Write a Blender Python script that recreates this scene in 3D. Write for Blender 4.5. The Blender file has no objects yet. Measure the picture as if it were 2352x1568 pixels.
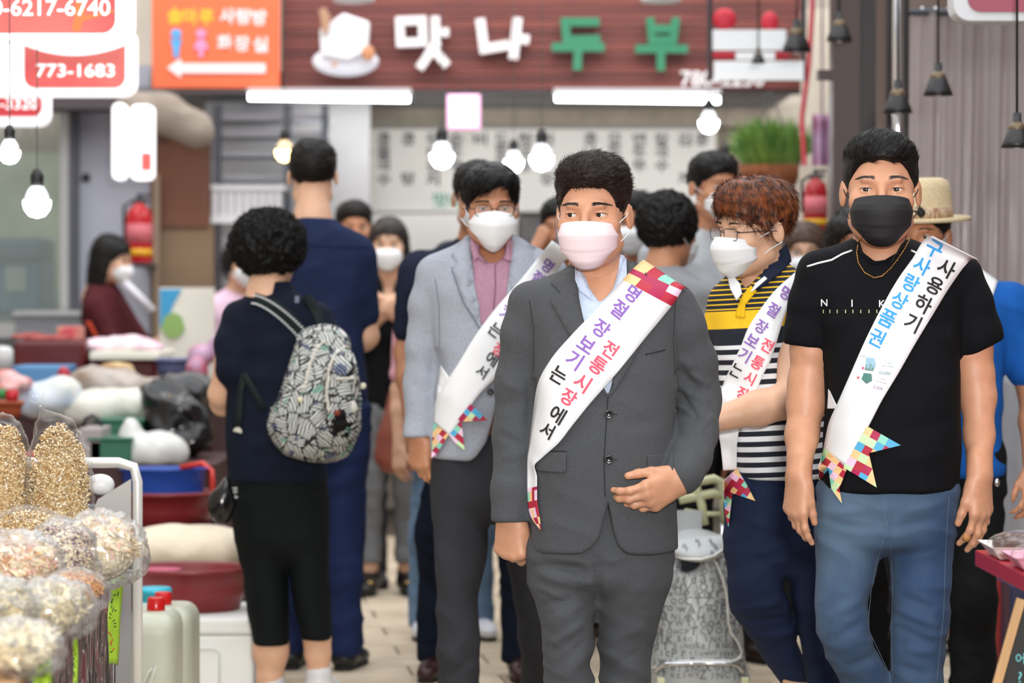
import bpy, bmesh, math, random
import numpy as np
from mathutils import Vector, Matrix
from mathutils.bvhtree import BVHTree
random.seed(7); RNG = np.random.default_rng(7)
SC = bpy.context.scene; COL = SC.collection
# ---------------------------------------------------------------- camera, world, lights
F = 6533.3; CX, HY, HC = 1176.0, 661.0, 1.35          # focal length in pixels, image centre, horizon row, eye height
cam = bpy.data.objects.new('camera', bpy.data.cameras.new('camera')); COL.objects.link(cam)
cam.location = (0, 0, HC); cam.rotation_euler = (math.pi/2, 0, 0)
cam.data.lens = 100; cam.data.sensor_width = 36; cam.data.shift_y = -(784-HY)/2352
cam.data.clip_end = 200
cam.data.dof.use_dof = True; cam.data.dof.focus_distance = 6.75; cam.data.dof.aperture_fstop = 3.2
SC.camera = cam
SC.view_settings.view_transform = 'Standard'; SC.view_settings.look = 'None'
SC.view_settings.exposure = 0.3; SC.view_settings.gamma = 1.0; SC.view_settings.use_curve_mapping = False
w = bpy.data.worlds.new('World'); SC.world = w; w.use_nodes = True
w.node_tree.nodes['Background'].inputs[0].default_value = (0.93, 0.96, 1.0, 1)
w.node_tree.nodes['Background'].inputs[1].default_value = 0.62
def area(name, loc, target, size, power, color=(1,1,1)):
    l = bpy.data.lights.new(name, 'AREA'); l.shape = 'RECTANGLE'; l.size = size[0]; l.size_y = size[1]; l.energy = power; l.color = color
    o = bpy.data.objects.new(name, l); COL.objects.link(o); o.location = loc
    o.rotation_euler = (Vector(target)-Vector(loc)).to_track_quat('-Z', 'Y').to_euler(); return o
area('camera_flash', (0.30, -0.1, 1.9), (0.1, 7, 1.1), (0.5, 0.35), 260, (1.0, 0.975, 0.94))
area('roof_light', (0, 9.5, 6.0), (0, 9.5, 0), (9, 12), 520, (0.97, 0.985, 1.0))
area('shop_fill_light', (0.6, 16.0, 2.36), (0.6, 16.6, 1.2), (3.6, .8), 24, (1.0, 0.99, 0.96))  # unseen fill added under the soffit to brighten the shop's back wall
area('rear_roof_light', (0, 13.2, 4.2), (0, 15.5, 1.2), (8, 1.5), 130, (1.0, 0.99, 0.97))
# ---------------------------------------------------------------- helpers
def W(px, py, Y):                                        # a pixel of the photograph at depth Y -> world point
    return np.array([(px-CX)*Y/F, Y, HC-(py-HY)*Y/F])
def lin(c):
    if isinstance(c, str):
        c = [int(c[i:i+2], 16)/255 for i in (1, 3, 5)]
    return tuple(x/12.92 if x <= 0.04045 else ((x+0.055)/1.055)**2.4 for x in c)+(1,)
MATS = {}
def mat(name, col, rough=0.6, bump=0, scale=200, metal=0, emit=0, trans=0, alpha=1, var=0, vscale=6, sheen=0, sss=0, spec=0.5, col2=None, coat=0, stretch=None):
    if name in MATS: return MATS[name]
    if rough >= .74 and spec == .5: spec = .18
    m = bpy.data.materials.new(name); m.use_nodes = True; MATS[name] = m
    nt = m.node_tree; b = nt.nodes['Principled BSDF']; L = nt.links
    c = lin(col); b.inputs['Base Color'].default_value = c; b.inputs['Roughness'].default_value = rough
    b.inputs['Metallic'].default_value = metal; b.inputs['Specular IOR Level'].default_value = spec
    if trans: b.inputs['Transmission Weight'].default_value = trans; b.inputs['IOR'].default_value = 1.15
    if alpha < 1: b.inputs['Alpha'].default_value = alpha
    if sheen: b.inputs['Sheen Weight'].default_value = sheen
    if coat: b.inputs['Coat Weight'].default_value = coat
    if sss:
        b.inputs['Subsurface Weight'].default_value = sss; b.inputs['Subsurface Radius'].default_value = (1, .35, .2); b.inputs['Subsurface Scale'].default_value = .01
    if emit:
        b.inputs['Emission Color'].default_value = c; b.inputs['Emission Strength'].default_value = emit
    tc = None
    def coord():
        nonlocal tc
        if tc is None:
            tc = nt.nodes.new('ShaderNodeTexCoord')
            if stretch:
                mp = nt.nodes.new('ShaderNodeMapping'); mp.inputs['Scale'].default_value = stretch
                L.new(tc.outputs['Object'], mp.inputs[0]); tc = mp; return mp.outputs[0]
        return tc.outputs['Object'] if tc.bl_idname == 'ShaderNodeTexCoord' else tc.outputs[0]
    if bump:
        n = nt.nodes.new('ShaderNodeTexNoise'); n.inputs['Scale'].default_value = scale; n.inputs['Detail'].default_value = 3
        L.new(coord(), n.inputs['Vector'])
        bp = nt.nodes.new('ShaderNodeBump'); bp.inputs['Strength'].default_value = bump; bp.inputs['Distance'].default_value = 0.004
        L.new(n.outputs['Fac'], bp.inputs['Height']); L.new(bp.outputs[0], b.inputs['Normal'])
    if var or col2:
        n = nt.nodes.new('ShaderNodeTexNoise'); n.inputs['Scale'].default_value = vscale; n.inputs['Detail'].default_value = 4
        L.new(coord(), n.inputs['Vector'])
        r = nt.nodes.new('ShaderNodeValToRGB'); e = r.color_ramp.elements
        e[0].position = .35; e[1].position = .65
        if col2: e[0].color = c; e[1].color = lin(col2)
        else:
            e[0].color = tuple(x*(1-var) for x in c[:3])+(1,); e[1].color = tuple(min(1, x*(1+var)) for x in c[:3])+(1,)
        L.new(n.outputs['Fac'], r.inputs[0]); L.new(r.outputs[0], b.inputs['Base Color'])
        if emit: L.new(r.outputs[0], b.inputs['Emission Color'])
    return m
def link(name, me, parent=None, m=None, smooth=False):
    o = bpy.data.objects.new(name, me); COL.objects.link(o)
    if parent is not None: o.parent = parent
    if m is not None:
        for x in (m if isinstance(m, (list, tuple)) else [m]): me.materials.append(x)
    if smooth and len(me.polygons): me.polygons.foreach_set('use_smooth', [True]*len(me.polygons))
    return o
def mesh(name, v, f, m=None, parent=None, smooth=False, mi=None):
    me = bpy.data.meshes.new(name); me.from_pydata([tuple(map(float, x)) for x in v], [], [tuple(map(int, x)) for x in f])
    o = link(name, me, parent, m, smooth)
    if mi is not None: me.polygons.foreach_set('material_index', mi)
    me.update(); return o
def npmesh(name, V, Q, m=None, parent=None, smooth=True):   # fast route for numpy faces with n corners each
    me = bpy.data.meshes.new(name); n = Q.shape[1]
    me.vertices.add(len(V)); me.vertices.foreach_set('co', np.asarray(V, dtype=np.float32).ravel())
    me.loops.add(Q.size); me.loops.foreach_set('vertex_index', Q.astype(np.int32).ravel())
    me.polygons.add(len(Q)); me.polygons.foreach_set('loop_start', np.arange(len(Q), dtype=np.int32)*n)
    try: me.polygons.foreach_set('loop_total', np.full(len(Q), n, dtype=np.int32))
    except Exception: pass
    if smooth: me.polygons.foreach_set('use_smooth', np.ones(len(Q), dtype=bool))
    me.update(calc_edges=True)
    return link(name, me, parent, m)
def thing(name, label, cat, loc=(0, 0, 0), group=None, kind=None):
    o = bpy.data.objects.new(name, None); COL.objects.link(o); o.location = tuple(map(float, loc)); o.empty_display_size = .1
    if label: o['label'] = label
    if cat: o['category'] = cat
    if group: o['group'] = group
    if kind: o['kind'] = kind
    return o
def tag(o, label=None, cat=None, group=None, kind=None):
    for k, v in (('label', label), ('category', cat), ('group', group), ('kind', kind)):
        if v: o[k] = v
    return o
def keep(o, parent):                                        # parent without moving
    bpy.context.view_layer.update() if False else None
    o.parent = parent; o.matrix_parent_inverse = Matrix.Translation(parent.location).inverted(); return o
# -- polygon shape builders collected in a bmesh
class MB:
    def __init__(s): s.v = []; s.f = []; s.mi = []; s.cur = 0
    def box(s, x0, x1, y0, y1, z0, z1, R=None, c=None):
        b = len(s.v); P = [(x, y, z) for x in (x0, x1) for y in (y0, y1) for z in (z0, z1)]
        if R is not None: P = [tuple(R @ Vector(p) + Vector(c)) for p in P]
        s.v += P
        for q in ((0, 1, 3, 2), (4, 6, 7, 5), (0, 4, 5, 1), (2, 3, 7, 6), (0, 2, 6, 4), (1, 5, 7, 3)):
            s.f.append([b+i for i in q]); s.mi.append(s.cur)
        return s
    def tube(s, pts, r, n=10, cap=True, closed=False, flat=1.0):
        pts = [Vector(p) for p in pts]; N = len(pts); rs = r if hasattr(r, '__len__') else [r]*N
        b = len(s.v); up = Vector((0.13, 0.31, 1)).normalized(); prev = None
        for i, p in enumerate(pts):
            if closed: t = (pts[(i+1) % N]-pts[i-1]).normalized()
            else: t = (pts[min(i+1, N-1)]-pts[max(i-1, 0)]).normalized()
            a = prev if prev is not None else (t.cross(up) if t.cross(up).length > .1 else t.cross(Vector((1, 0, 0))))
            a = (a-t*a.dot(t)).normalized(); prev = a; c = t.cross(a)
            for k in range(n):
                th = 2*math.pi*k/n; s.v.append(tuple(p+(a*math.cos(th)+c*math.sin(th)*flat)*rs[i]))
        M = N if closed else N-1
        for i in range(M):
            j = (i+1) % N
            for k in range(n):
                s.f.append([b+i*n+k, b+i*n+(k+1) % n, b+j*n+(k+1) % n, b+j*n+k]); s.mi.append(s.cur)
        if cap and not closed:
            s.f.append([b+k for k in range(n)][::-1]); s.mi.append(s.cur); s.f.append([b+(N-1)*n+k for k in range(n)]); s.mi.append(s.cur)
        return s
    def lathe(s, prof, c=(0, 0, 0), n=24, sx=1, sy=1, R=None, power=2):
        b = len(s.v)
        for (r, z) in prof:
            for k in range(n):
                th = 2*math.pi*k/n; ct, st = math.cos(th), math.sin(th)
                if power != 2:
                    ct = math.copysign(abs(ct)**(2/power), ct); st = math.copysign(abs(st)**(2/power), st)
                p = Vector((r*ct*sx, r*st*sy, z))
                if R is not None: p = R @ p
                s.v.append(tuple(p+Vector(c)))
        for i in range(len(prof)-1):
            for k in range(n):
                s.f.append([b+i*n+k, b+i*n+(k+1) % n, b+(i+1)*n+(k+1) % n, b+(i+1)*n+k]); s.mi.append(s.cur)
        for i, rev in ((0, True), (len(prof)-1, False)):
            if prof[i][0] > 1e-5:
                q = [b+i*n+k for k in range(n)]; s.f.append(q[::-1] if rev else q); s.mi.append(s.cur)
        return s
    def quadgrid(s, fn, nu, nv):
        b = len(s.v)
        for j in range(nv+1):
            for i in range(nu+1): s.v.append(tuple(map(float, fn(i/nu, j/nv))))
        for j in range(nv):
            for i in range(nu):
                a = b+j*(nu+1)+i; s.f.append([a, a+1, a+nu+2, a+nu+1]); s.mi.append(s.cur)
        return s
    def prism(s, poly, y0, y1, plane='xz'):               # poly in the x-z plane, extruded in y
        b = len(s.v); n = len(poly)
        for y in (y0, y1):
            for p in poly: s.v.append((p[0], y, p[1]) if plane == 'xz' else (p[0], p[1], y))
        s.f.append([b+i for i in range(n)]); s.mi.append(s.cur); s.f.append([b+n+i for i in range(n)][::-1]); s.mi.append(s.cur)
        for i in range(n):
            j = (i+1) % n; s.f.append([b+i, b+n+i, b+n+j, b+j]); s.mi.append(s.cur)
        return s
    def ico(s, c, r, n=10, m=7, jit=0):
        prof = [(max(1e-6, math.sin(math.pi*i/m)), -math.cos(math.pi*i/m)) for i in range(m+1)]
        rr = r if hasattr(r, '__len__') else (r, r, r); b = len(s.v); s.lathe([(p, z) for p, z in prof], (0, 0, 0), n)
        for i in range(b, len(s.v)):
            x, y, z = s.v[i]; k = 1+random.uniform(-jit, jit); s.v[i] = (c[0]+x*rr[0]*k, c[1]+y*rr[1]*k, c[2]+z*rr[2]*k)
        return s
    def build(s, name, m=None, parent=None, smooth=False, bevel=0, solid=0, sub=0):
        o = mesh(name, s.v, s.f, m, parent, smooth, s.mi if isinstance(m, (list, tuple)) else None)
        if solid:
            d = o.modifiers.new('s', 'SOLIDIFY'); d.thickness = solid; d.offset = 0
        if bevel:
            d = o.modifiers.new('b', 'BEVEL'); d.width = bevel; d.segments = 2; d.limit_method = 'ANGLE'
        if sub:
            d = o.modifiers.new('u', 'SUBSURF'); d.levels = sub; d.render_levels = sub
        return o
def rrect(x0, x1, z0, z1, r, n=6):
    P = []
    for cx, cz, a0 in ((x1-r, z1-r, 0), (x0+r, z1-r, 90), (x0+r, z0+r, 180), (x1-r, z0+r, 270)):
        for i in range(n+1):
            a = math.radians(a0+90*i/n); P.append((cx+r*math.cos(a), cz+r*math.sin(a)))
    return P
# -- text glyphs as flat meshes
_g = {}
def glyph(ch, bold=0.0, res=3):
    if (ch, bold) in _g: return _g[(ch, bold)]
    c = bpy.data.curves.new('t', 'FONT'); c.body = ch; c.size = 1; c.offset = bold; c.resolution_u = res; c.align_x = 'CENTER'; c.fill_mode = 'FRONT'
    o = bpy.data.objects.new('t', c); COL.objects.link(o); dg = bpy.context.evaluated_depsgraph_get()
    me = bpy.data.meshes.new_from_object(o.evaluated_get(dg)); v = np.array([x.co[:2] for x in me.vertices]).reshape(-1, 2)
    f = [tuple(p.vertices) for p in me.polygons]; bpy.data.objects.remove(o); bpy.data.meshes.remove(me); bpy.data.curves.remove(c)
    if len(v):
        lo, hi = v.min(0), v.max(0); v = v-(lo+hi)/2; v = v/max(hi[0]-lo[0], hi[1]-lo[1], 1e-6)
    _g[(ch, bold)] = (v, f); return _g[(ch, bold)]
def word(name, txt, x, z, y, h, m, parent=None, w=None, bold=0.0, depth=0.0, rot=0):   # lettering on an x-z plane facing -y, centred
    v, f = glyph(txt, bold)
    lo, hi = v.min(0), v.max(0); sz = hi-lo; k = h/sz[1]; kx = (w/sz[0]) if w else k
    a = math.radians(rot); b = MB()
    P = [(p[0]*kx, p[1]*k) for p in v]; P = [(x+p[0]*math.cos(a)-p[1]*math.sin(a), y, z+p[0]*math.sin(a)+p[1]*math.cos(a)) for p in P]
    b.v = P; b.f = [list(q) for q in f]; b.mi = [0]*len(f)
    return b.build(name, m, parent, solid=depth)
# ---------------------------------------------------------------- signed distance modelling
def vnoise(p, seed=0):
    i = np.floor(p).astype(np.int64); f = p-i; u = f*f*(3-2*f); out = 0
    for dx in (0, 1):
        for dy in (0, 1):
            for dz in (0, 1):
                h = ((i[:, 0]+dx)*73856093) ^ ((i[:, 1]+dy)*19349663) ^ ((i[:, 2]+dz)*83492791) ^ (seed*7919+13)
                h = (h ^ (h >> 13))*1274126177 & 0xffffffff; h = (h ^ (h >> 16)) & 0xffff
                wx = u[:, 0] if dx else 1-u[:, 0]; wy = u[:, 1] if dy else 1-u[:, 1]; wz = u[:, 2] if dz else 1-u[:, 2]
                out = out+h/65535.0*wx*wy*wz
    return out*2-1
def fbm(p, seed=0, o=3): return sum(vnoise(p*2**k, seed+k)*.5**k for k in range(o))
def nrm(v): v = np.asarray(v, float); return v/np.linalg.norm(v)
def cat(rows, z):                                           # smooth interpolation of rows sorted by z
    R = np.array(rows, float); R = R[np.argsort(R[:, 0])]; out = []
    for c in range(1, R.shape[1]):
        x, y = R[:, 0], R[:, c]
        m = np.gradient(y, x) if len(x) > 2 else np.full(len(x), (y[-1]-y[0])/(x[-1]-x[0]))
        d = np.diff(y)/np.diff(x)                           # monotone limit
        for i in range(len(d)):
            if d[i] == 0: m[i] = m[i+1] = 0
            else:
                for q in (i, i+1):
                    if m[q]/d[i] > 3: m[q] = 3*d[i]
                    if m[q]/d[i] < 0: m[q] = 0
        i = np.clip(np.searchsorted(x, z)-1, 0, len(x)-2); h = x[i+1]-x[i]; t = np.clip((z-x[i])/h, 0, 1)
        out.append((2*t**3-3*t**2+1)*y[i]+(t**3-2*t**2+t)*h*m[i]+(-2*t**3+3*t**2)*y[i+1]+(t**3-t**2)*h*m[i+1])
    return out
class SDF:
    def __init__(s): s.p = []
    def _a(s, op, lo, hi, fn, k): s.p.append((op, np.array(lo, float), np.array(hi, float), fn, k)); return s
    def cone(s, a, b, ra, rb, k=.01, op='add', n=None, f=1.0):
        a = np.array(a, float); b = np.array(b, float); ab = b-a; L2 = max(ab@ab, 1e-12); R = max(ra, rb)*max(1, 1/f if f < 1 else 1)
        nn = None if n is None else nrm(n)
        def fn(x, y, z):
            px, py, pz = x-a[0], y-a[1], z-a[2]
            t = np.clip((px*ab[0]+py*ab[1]+pz*ab[2])/L2, 0, 1)
            qx, qy, qz = px-t*ab[0], py-t*ab[1], pz-t*ab[2]
            if nn is not None:
                c = (qx*nn[0]+qy*nn[1]+qz*nn[2])*(f-1); qx = qx+c*nn[0]; qy = qy+c*nn[1]; qz = qz+c*nn[2]
            return (np.sqrt(qx*qx+qy*qy+qz*qz)-(ra+(rb-ra)*t))*(1 if f <= 1 else .8)
        return s._a(op, np.minimum(a, b)-R, np.maximum(a, b)+R, fn, k)
    def chain(s, pts, rs, k=.02, **kw):
        for i in range(len(pts)-1): s.cone(pts[i], pts[i+1], rs[i], rs[i+1], k, **kw)
        return s
    def ell(s, c, r, k=.01, R=None, op='add'):
        c = np.array(c, float); r = np.array(r, float); M = np.eye(3) if R is None else np.array(R); m = r.min(); rr = np.abs(M) @ r
        def fn(x, y, z):
            X = [x-c[0], y-c[1], z-c[2]]; q = [(M[0][i]*X[0]+M[1][i]*X[1]+M[2][i]*X[2])/r[i] for i in range(3)]
            k0 = np.sqrt(q[0]**2+q[1]**2+q[2]**2); k1 = np.sqrt((q[0]/r[0])**2+(q[1]/r[1])**2+(q[2]/r[2])**2)
            return k0*(k0-1)/np.maximum(k1, 1e-6)
        return s._a(op, c-rr, c+rr, fn, k)
    def col(s, rows, k=.02, p=2.2, op='add', round=.01):    # rows: z, cx, cy, half x, half y
        R = np.array(rows, float); z0, z1 = R[:, 0].min(), R[:, 0].max()
        def fn(x, y, z):
            zz = z.ravel(); cx, cy, ax, ay = [q.reshape(z.shape) for q in cat(rows, zz)]
            r = (np.abs((x-cx)/ax)**p+np.abs((y-cy)/ay)**p)**(1/p); g = (r-1)*np.minimum(ax, ay)
            # rescale the distance by the local gradient so x and y walls match
            e = np.maximum(z0-z, z-z1)
            return np.maximum(g, e) if round == 0 else np.where((g > -round) & (e > -round), np.sqrt(np.maximum(g+round, 0)**2+np.maximum(e+round, 0)**2)-round, np.maximum(g, e))
        return s._a(op, ((R[:, 1]-R[:, 3]).min(), (R[:, 2]-R[:, 4]).min(), z0), ((R[:, 1]+R[:, 3]).max(), (R[:, 2]+R[:, 4]).max(), z1), fn, k)
    def poly(s, P, y0, y1, k=.004, op='sub'):               # polygon in x-z, prism in y
        P = np.array(P, float)
        def fn(x, y, z):
            d = np.full(np.broadcast(x, z).shape, 1e9); sg = np.ones_like(d); N = len(P)
            for i in range(N):
                a, b = P[i], P[i-1]; ex, ez = b-a; wx, wz = x-a[0], z-a[1]
                t = np.clip((wx*ex+wz*ez)/(ex*ex+ez*ez), 0, 1); d = np.minimum(d, (wx-ex*t)**2+(wz-ez*t)**2)
                c1 = z >= a[1]; c2 = z < b[1]; c3 = ex*wz > ez*wx
                sg = np.where((c1 & c2 & c3) | (~c1 & ~c2 & ~c3), -sg, sg)
            return np.maximum(sg*np.sqrt(d), np.maximum(y0-y, y-y1))
        return s._a(op, (P[:, 0].min(), y0, P[:, 1].min()), (P[:, 0].max(), y1, P[:, 1].max()), fn, k)
    def half(s, pt, n, k=.003):                             # keep the side the normal points away from
        pt = np.array(pt, float); n = nrm(n)
        return s._a('and', (-9e9,)*3, (9e9,)*3, lambda x, y, z: (x-pt[0])*n[0]+(y-pt[1])*n[1]+(z-pt[2])*n[2], k)
    def surf(s, h):
        A = [q for q in s.p if q[0] == 'add']; lo = np.min([q[1] for q in A], 0)-3*h; hi = np.max([q[2] for q in A], 0)+3*h
        n = np.ceil((hi-lo)/h).astype(int)+1; ax = [lo[i]+h*np.arange(n[i]) for i in range(3)]
        D = np.full(n, .08, np.float32)
        for op, a, b, fn, k in s.p:
            i0 = np.clip(np.floor((a-k-2*h-lo)/h), 0, n).astype(int); i1 = np.clip(np.ceil((b+k+2*h-lo)/h)+1, 0, n).astype(int)
            if (i1 <= i0).any(): continue
            sl = tuple(slice(i0[i], i1[i]) for i in range(3))
            d = fn(ax[0][sl[0]][:, None, None], ax[1][sl[1]][None, :, None], ax[2][sl[2]][None, None, :]).astype(np.float32)
            g = D[sl]
            if op == 'add': hh = np.maximum(k-np.abs(g-d), 0)/k; D[sl] = np.minimum(g, d)-hh*hh*k*.25
            else:
                if op == 'sub': d = -d
                hh = np.maximum(k-np.abs(g-d), 0)/k; D[sl] = np.maximum(g, d)+hh*hh*k*.25
        return nets(D, lo, h)
def nets(D, lo, h):
    n = D.shape; S = D < 0
    c = S[:-1, :-1, :-1].astype(np.int8)
    for dx, dy, dz in ((1,0,0),(0,1,0),(0,0,1),(1,1,0),(1,0,1),(0,1,1),(1,1,1)):
        c = c+S[dx:n[0]-1+dx, dy:n[1]-1+dy, dz:n[2]-1+dz]
    act = (c > 0) & (c < 8); I = np.argwhere(act); idx = np.full(act.shape, -1, np.int32); idx[act] = np.arange(len(I))
    cor = [(0,0,0),(1,0,0),(0,1,0),(1,1,0),(0,0,1),(1,0,1),(0,1,1),(1,1,1)]
    v = [D[I[:, 0]+a, I[:, 1]+b, I[:, 2]+e] for a, b, e in cor]; acc = np.zeros((len(I), 3)); cnt = np.zeros(len(I))
    for a in range(8):
        for ax in range(3):
            if cor[a][ax]: continue
            q = list(cor[a]); q[ax] = 1; b = cor.index(tuple(q)); m = (v[a] < 0) != (v[b] < 0)
            if not m.any(): continue
            t = v[a][m]/(v[a][m]-v[b][m]); pt = np.tile(np.array(cor[a], float), (m.sum(), 1)); pt[:, ax] = t
            acc[m] += pt; cnt[m] += 1
    V = lo+(I+acc/cnt[:, None])*h; Q = []
    for ax in range(3):
        o1, o2 = [(1, 2), (2, 0), (0, 1)][ax]
        s0 = [slice(1, n[i]-1) for i in range(3)]; s0[ax] = slice(0, n[ax]-1); s1 = list(s0); s1[ax] = slice(1, n[ax])
        A, B = S[tuple(s0)], S[tuple(s1)]
        for m, flip in ((A & ~B, False), (~A & B, True)):
            E = np.argwhere(m)
            if not len(E): continue
            for i in range(3):
                if i != ax: E[:, i] += 1
            e1 = np.zeros(3, int); e1[o1] = 1; e2 = np.zeros(3, int); e2[o2] = 1
            g = lambda P: idx[P[:, 0], P[:, 1], P[:, 2]]
            q = np.stack([g(E-e1-e2), g(E-e2), g(E), g(E-e1)], 1)
            Q.append(q[:, ::-1] if flip else q)
    Q = np.concatenate(Q) if Q else np.zeros((0, 4), int)
    return V, Q[(Q >= 0).all(1)]
def vnorm(V, Q):
    a = V[Q[:, 2]]-V[Q[:, 0]]; b = V[Q[:, 3 if Q.shape[1] > 3 else 1]]-V[Q[:, 1 if Q.shape[1] > 3 else 0]]
    n = np.cross(a, b); N = np.zeros_like(V)
    for i in range(Q.shape[1]): np.add.at(N, Q[:, i], n)
    return N/np.maximum(np.linalg.norm(N, axis=1, keepdims=True), 1e-12)
def relax(V, Q, it=1, w=.5):
    for _ in range(it):
        S = np.zeros_like(V); C = np.zeros(len(V)); c = V[Q].mean(1)
        for i in range(Q.shape[1]): np.add.at(S, Q[:, i], c); np.add.at(C, Q[:, i], 1)
        V = V*(1-w)+w*S/np.maximum(C, 1)[:, None]
    return V
def wrinkle(V, Q, amp, freq, seed=0, shear=0.0, folds=(), mask=None):
    N = vnorm(V, Q); p = V.copy(); p[:, 2] += shear*p[:, 0]
    d = fbm(p*np.array(freq), seed, 2); d = 1-2*np.abs(d)
    a = amp if mask is None else amp*mask(V)
    V = V+N*(d*a)[:, None] if np.ndim(a) else V+N*(d*a)[:, None]
    for p0, p1, wd, am in folds:
        p0 = np.array(p0); p1 = np.array(p1); ab = p1-p0; t = np.clip(((V-p0)[:, [0, 2]]@ab[[0, 2]])/(ab[[0, 2]]@ab[[0, 2]]), 0, 1)
        r = np.linalg.norm((V-p0-t[:, None]*ab)[:, [0, 2]], axis=1)+np.where(N[:, 1] < -.15, 0, .05); e = np.sin(np.clip(t, .0, 1)*math.pi)**.5
        V = V+N*(am*np.exp(-(r/wd)**2)*e)[:, None]
    return V
def bvh(*VQ):
    V = []; T = []; b = 0
    for v, q in VQ: V.append(v); T.append(q+b); b += len(v)
    return BVHTree.FromPolygons([tuple(x) for x in np.concatenate(V)], [tuple(map(int, x)) for x in np.concatenate(T)])
def Rz(a): a = math.radians(a); c, s = math.cos(a), math.sin(a); return np.array([[c, -s, 0], [s, c, 0], [0, 0, 1]])
def Rx(a): a = math.radians(a); c, s = math.cos(a), math.sin(a); return np.array([[1, 0, 0], [0, c, -s], [0, s, c]])
def Ry(a): a = math.radians(a); c, s = math.cos(a), math.sin(a); return np.array([[c, 0, s], [0, 1, 0], [-s, 0, c]])
# ---------------------------------------------------------------- people
SKIN = mat('skin', '#cf9878', .46, bump=.12, scale=350, sss=.12, var=.06, vscale=30)
SKIN2 = mat('skin_pale', '#dcae90', .5, bump=.1, scale=350, sss=.12, var=.05, vscale=30)
SKIN3 = mat('skin_tan', '#bd8463', .46, bump=.12, scale=350, sss=.12, var=.07, vscale=30)
HAIR = mat('hair_black', '#0b0908', .5, var=.5, vscale=240, spec=.28)
HAIRB = mat('hair_soft_black', '#15100d', .5, var=.5, vscale=240, spec=.25)
HAIRR = mat('hair_auburn', '#2a120a', .42, col2='#8a4820', vscale=55, spec=.4)
HAIRN = mat('hair_brown', '#4a3224', .5, var=.4, vscale=120)
SCLERA = mat('eye_white', '#d8cfc8', .2); IRIS = mat('eye_iris', '#1c100b', .12, spec=.7)
LASH = mat('eyelid_line', '#1b1412', .6)
MASKW = mat('mask_white', '#eceef0', .8, bump=.15, scale=900); MASKP = mat('mask_pink', '#f4dfe4', .8, bump=.15, scale=900); MASKK = mat('mask_black', '#17171a', .65, bump=.2, scale=900)
def head_sdf(lo=False, slit=.0040):
    s = SDF()
    s.ell((0, .014, .036), (.074, .094, .080), .01)
    s.ell((0, -.026, -.026), (.063, .062, .086), .03)
    s.ell((0, -.020, -.060), (.054, .052, .052), .03)
    s.ell((0, -.066, -.098), (.022, .018, .017), .025)
    for q in (-1, 1):
        s.cone((q*.050, .002, -.066), (q*.016, -.060, -.098), .017, .016, .025)
        s.ell((q*.044, -.056, -.026), (.021, .020, .018), .025)
    s.cone((-.034, -.081, .021), (.034, -.081, .021), .008, .008, .016)
    for q in (-1, 1):
        s.ell((q*.033, -.0965, -.003), (.019, .014, .0115), .012, op='sub')
    s.cone((0, -.086, .006), (0, -.106, -.033), .007, .0105, .012); s.ell((0, -.108, -.036), (.010, .009, .009), .008)
    for q in (-1, 1): s.ell((q*.012, -.098, -.039), (.0075, .010, .007), .007)
    if not lo:
        for q in (-1, 1):
            s.ell((q*.032, -.0690, -.0005), (.0155, .0150, .0140), .0035)
            s.ell((q*.032, -.0860, -.0012), (.0150, .012, slit), .0012, op='sub')
        s.cone((-.019, -.088, -.062), (.019, -.088, -.062), .0055, .0055, .006); s.cone((-.016, -.088, -.071), (.016, -.088, -.071), .006, .006, .006)
    for q in (-1, 1):
        s.ell((q*.080, .018, -.006), (.0065, .0170, .029), .008, R=Rz(q*-16) @ Rx(10))
        s.ell((q*.088, .014, -.004), (.0040, .0100, .019), .004, R=Rz(q*-16) @ Rx(10), op='sub')
    s.cone((0, .020, -.060), (0, .040, -.165), .054, .056, .02)
    s.cone((0, .040, -.155), (0, .050, -.225), .056, .080, .04, n=(0, 1, 0), f=1.3)
    return s
_H = {}
def head_tpl(key):
    if key not in _H:
        V, Q = head_sdf(key == 'lo', {'n': .0044, 's': .0034}.get(key, .0042)).surf(.0052 if key == 'lo' else .0023)
        _H[key] = (relax(V, Q, 1, .4), Q, )
    return _H[key]
def hair_cap(style, P={}):
    s = SDF(); g = P.get('g', 1.0)
    s.ell((0, .016, .040), (.0815*g, .101*g, .084*g), .01)
    for c, r in P.get('add', []): s.ell(c, r, .03)
    hl = P.get('hairline', .052)
    s.ell((0, -.105, hl-.088), (P.get('fw', .070), .078, .088), .006, op='sub')
    if P.get('square', True):
        for q in (-1, 1): s.ell((q*.032, -.100, hl-.050), (.040, .066, .046), .010, op='sub')
    if P.get('sides', True):
        for q in (-1, 1): s.ell((q*.090, -.030, -.058), (.035, .062, .060), .008, op='sub')
    for c, r in P.get('cut', []): s.ell(c, r, .008, op='sub')
    s.half((0, .05, P.get('nape', -.070)), (0, P.get('tilt', -.5), -1))
    return s
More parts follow.
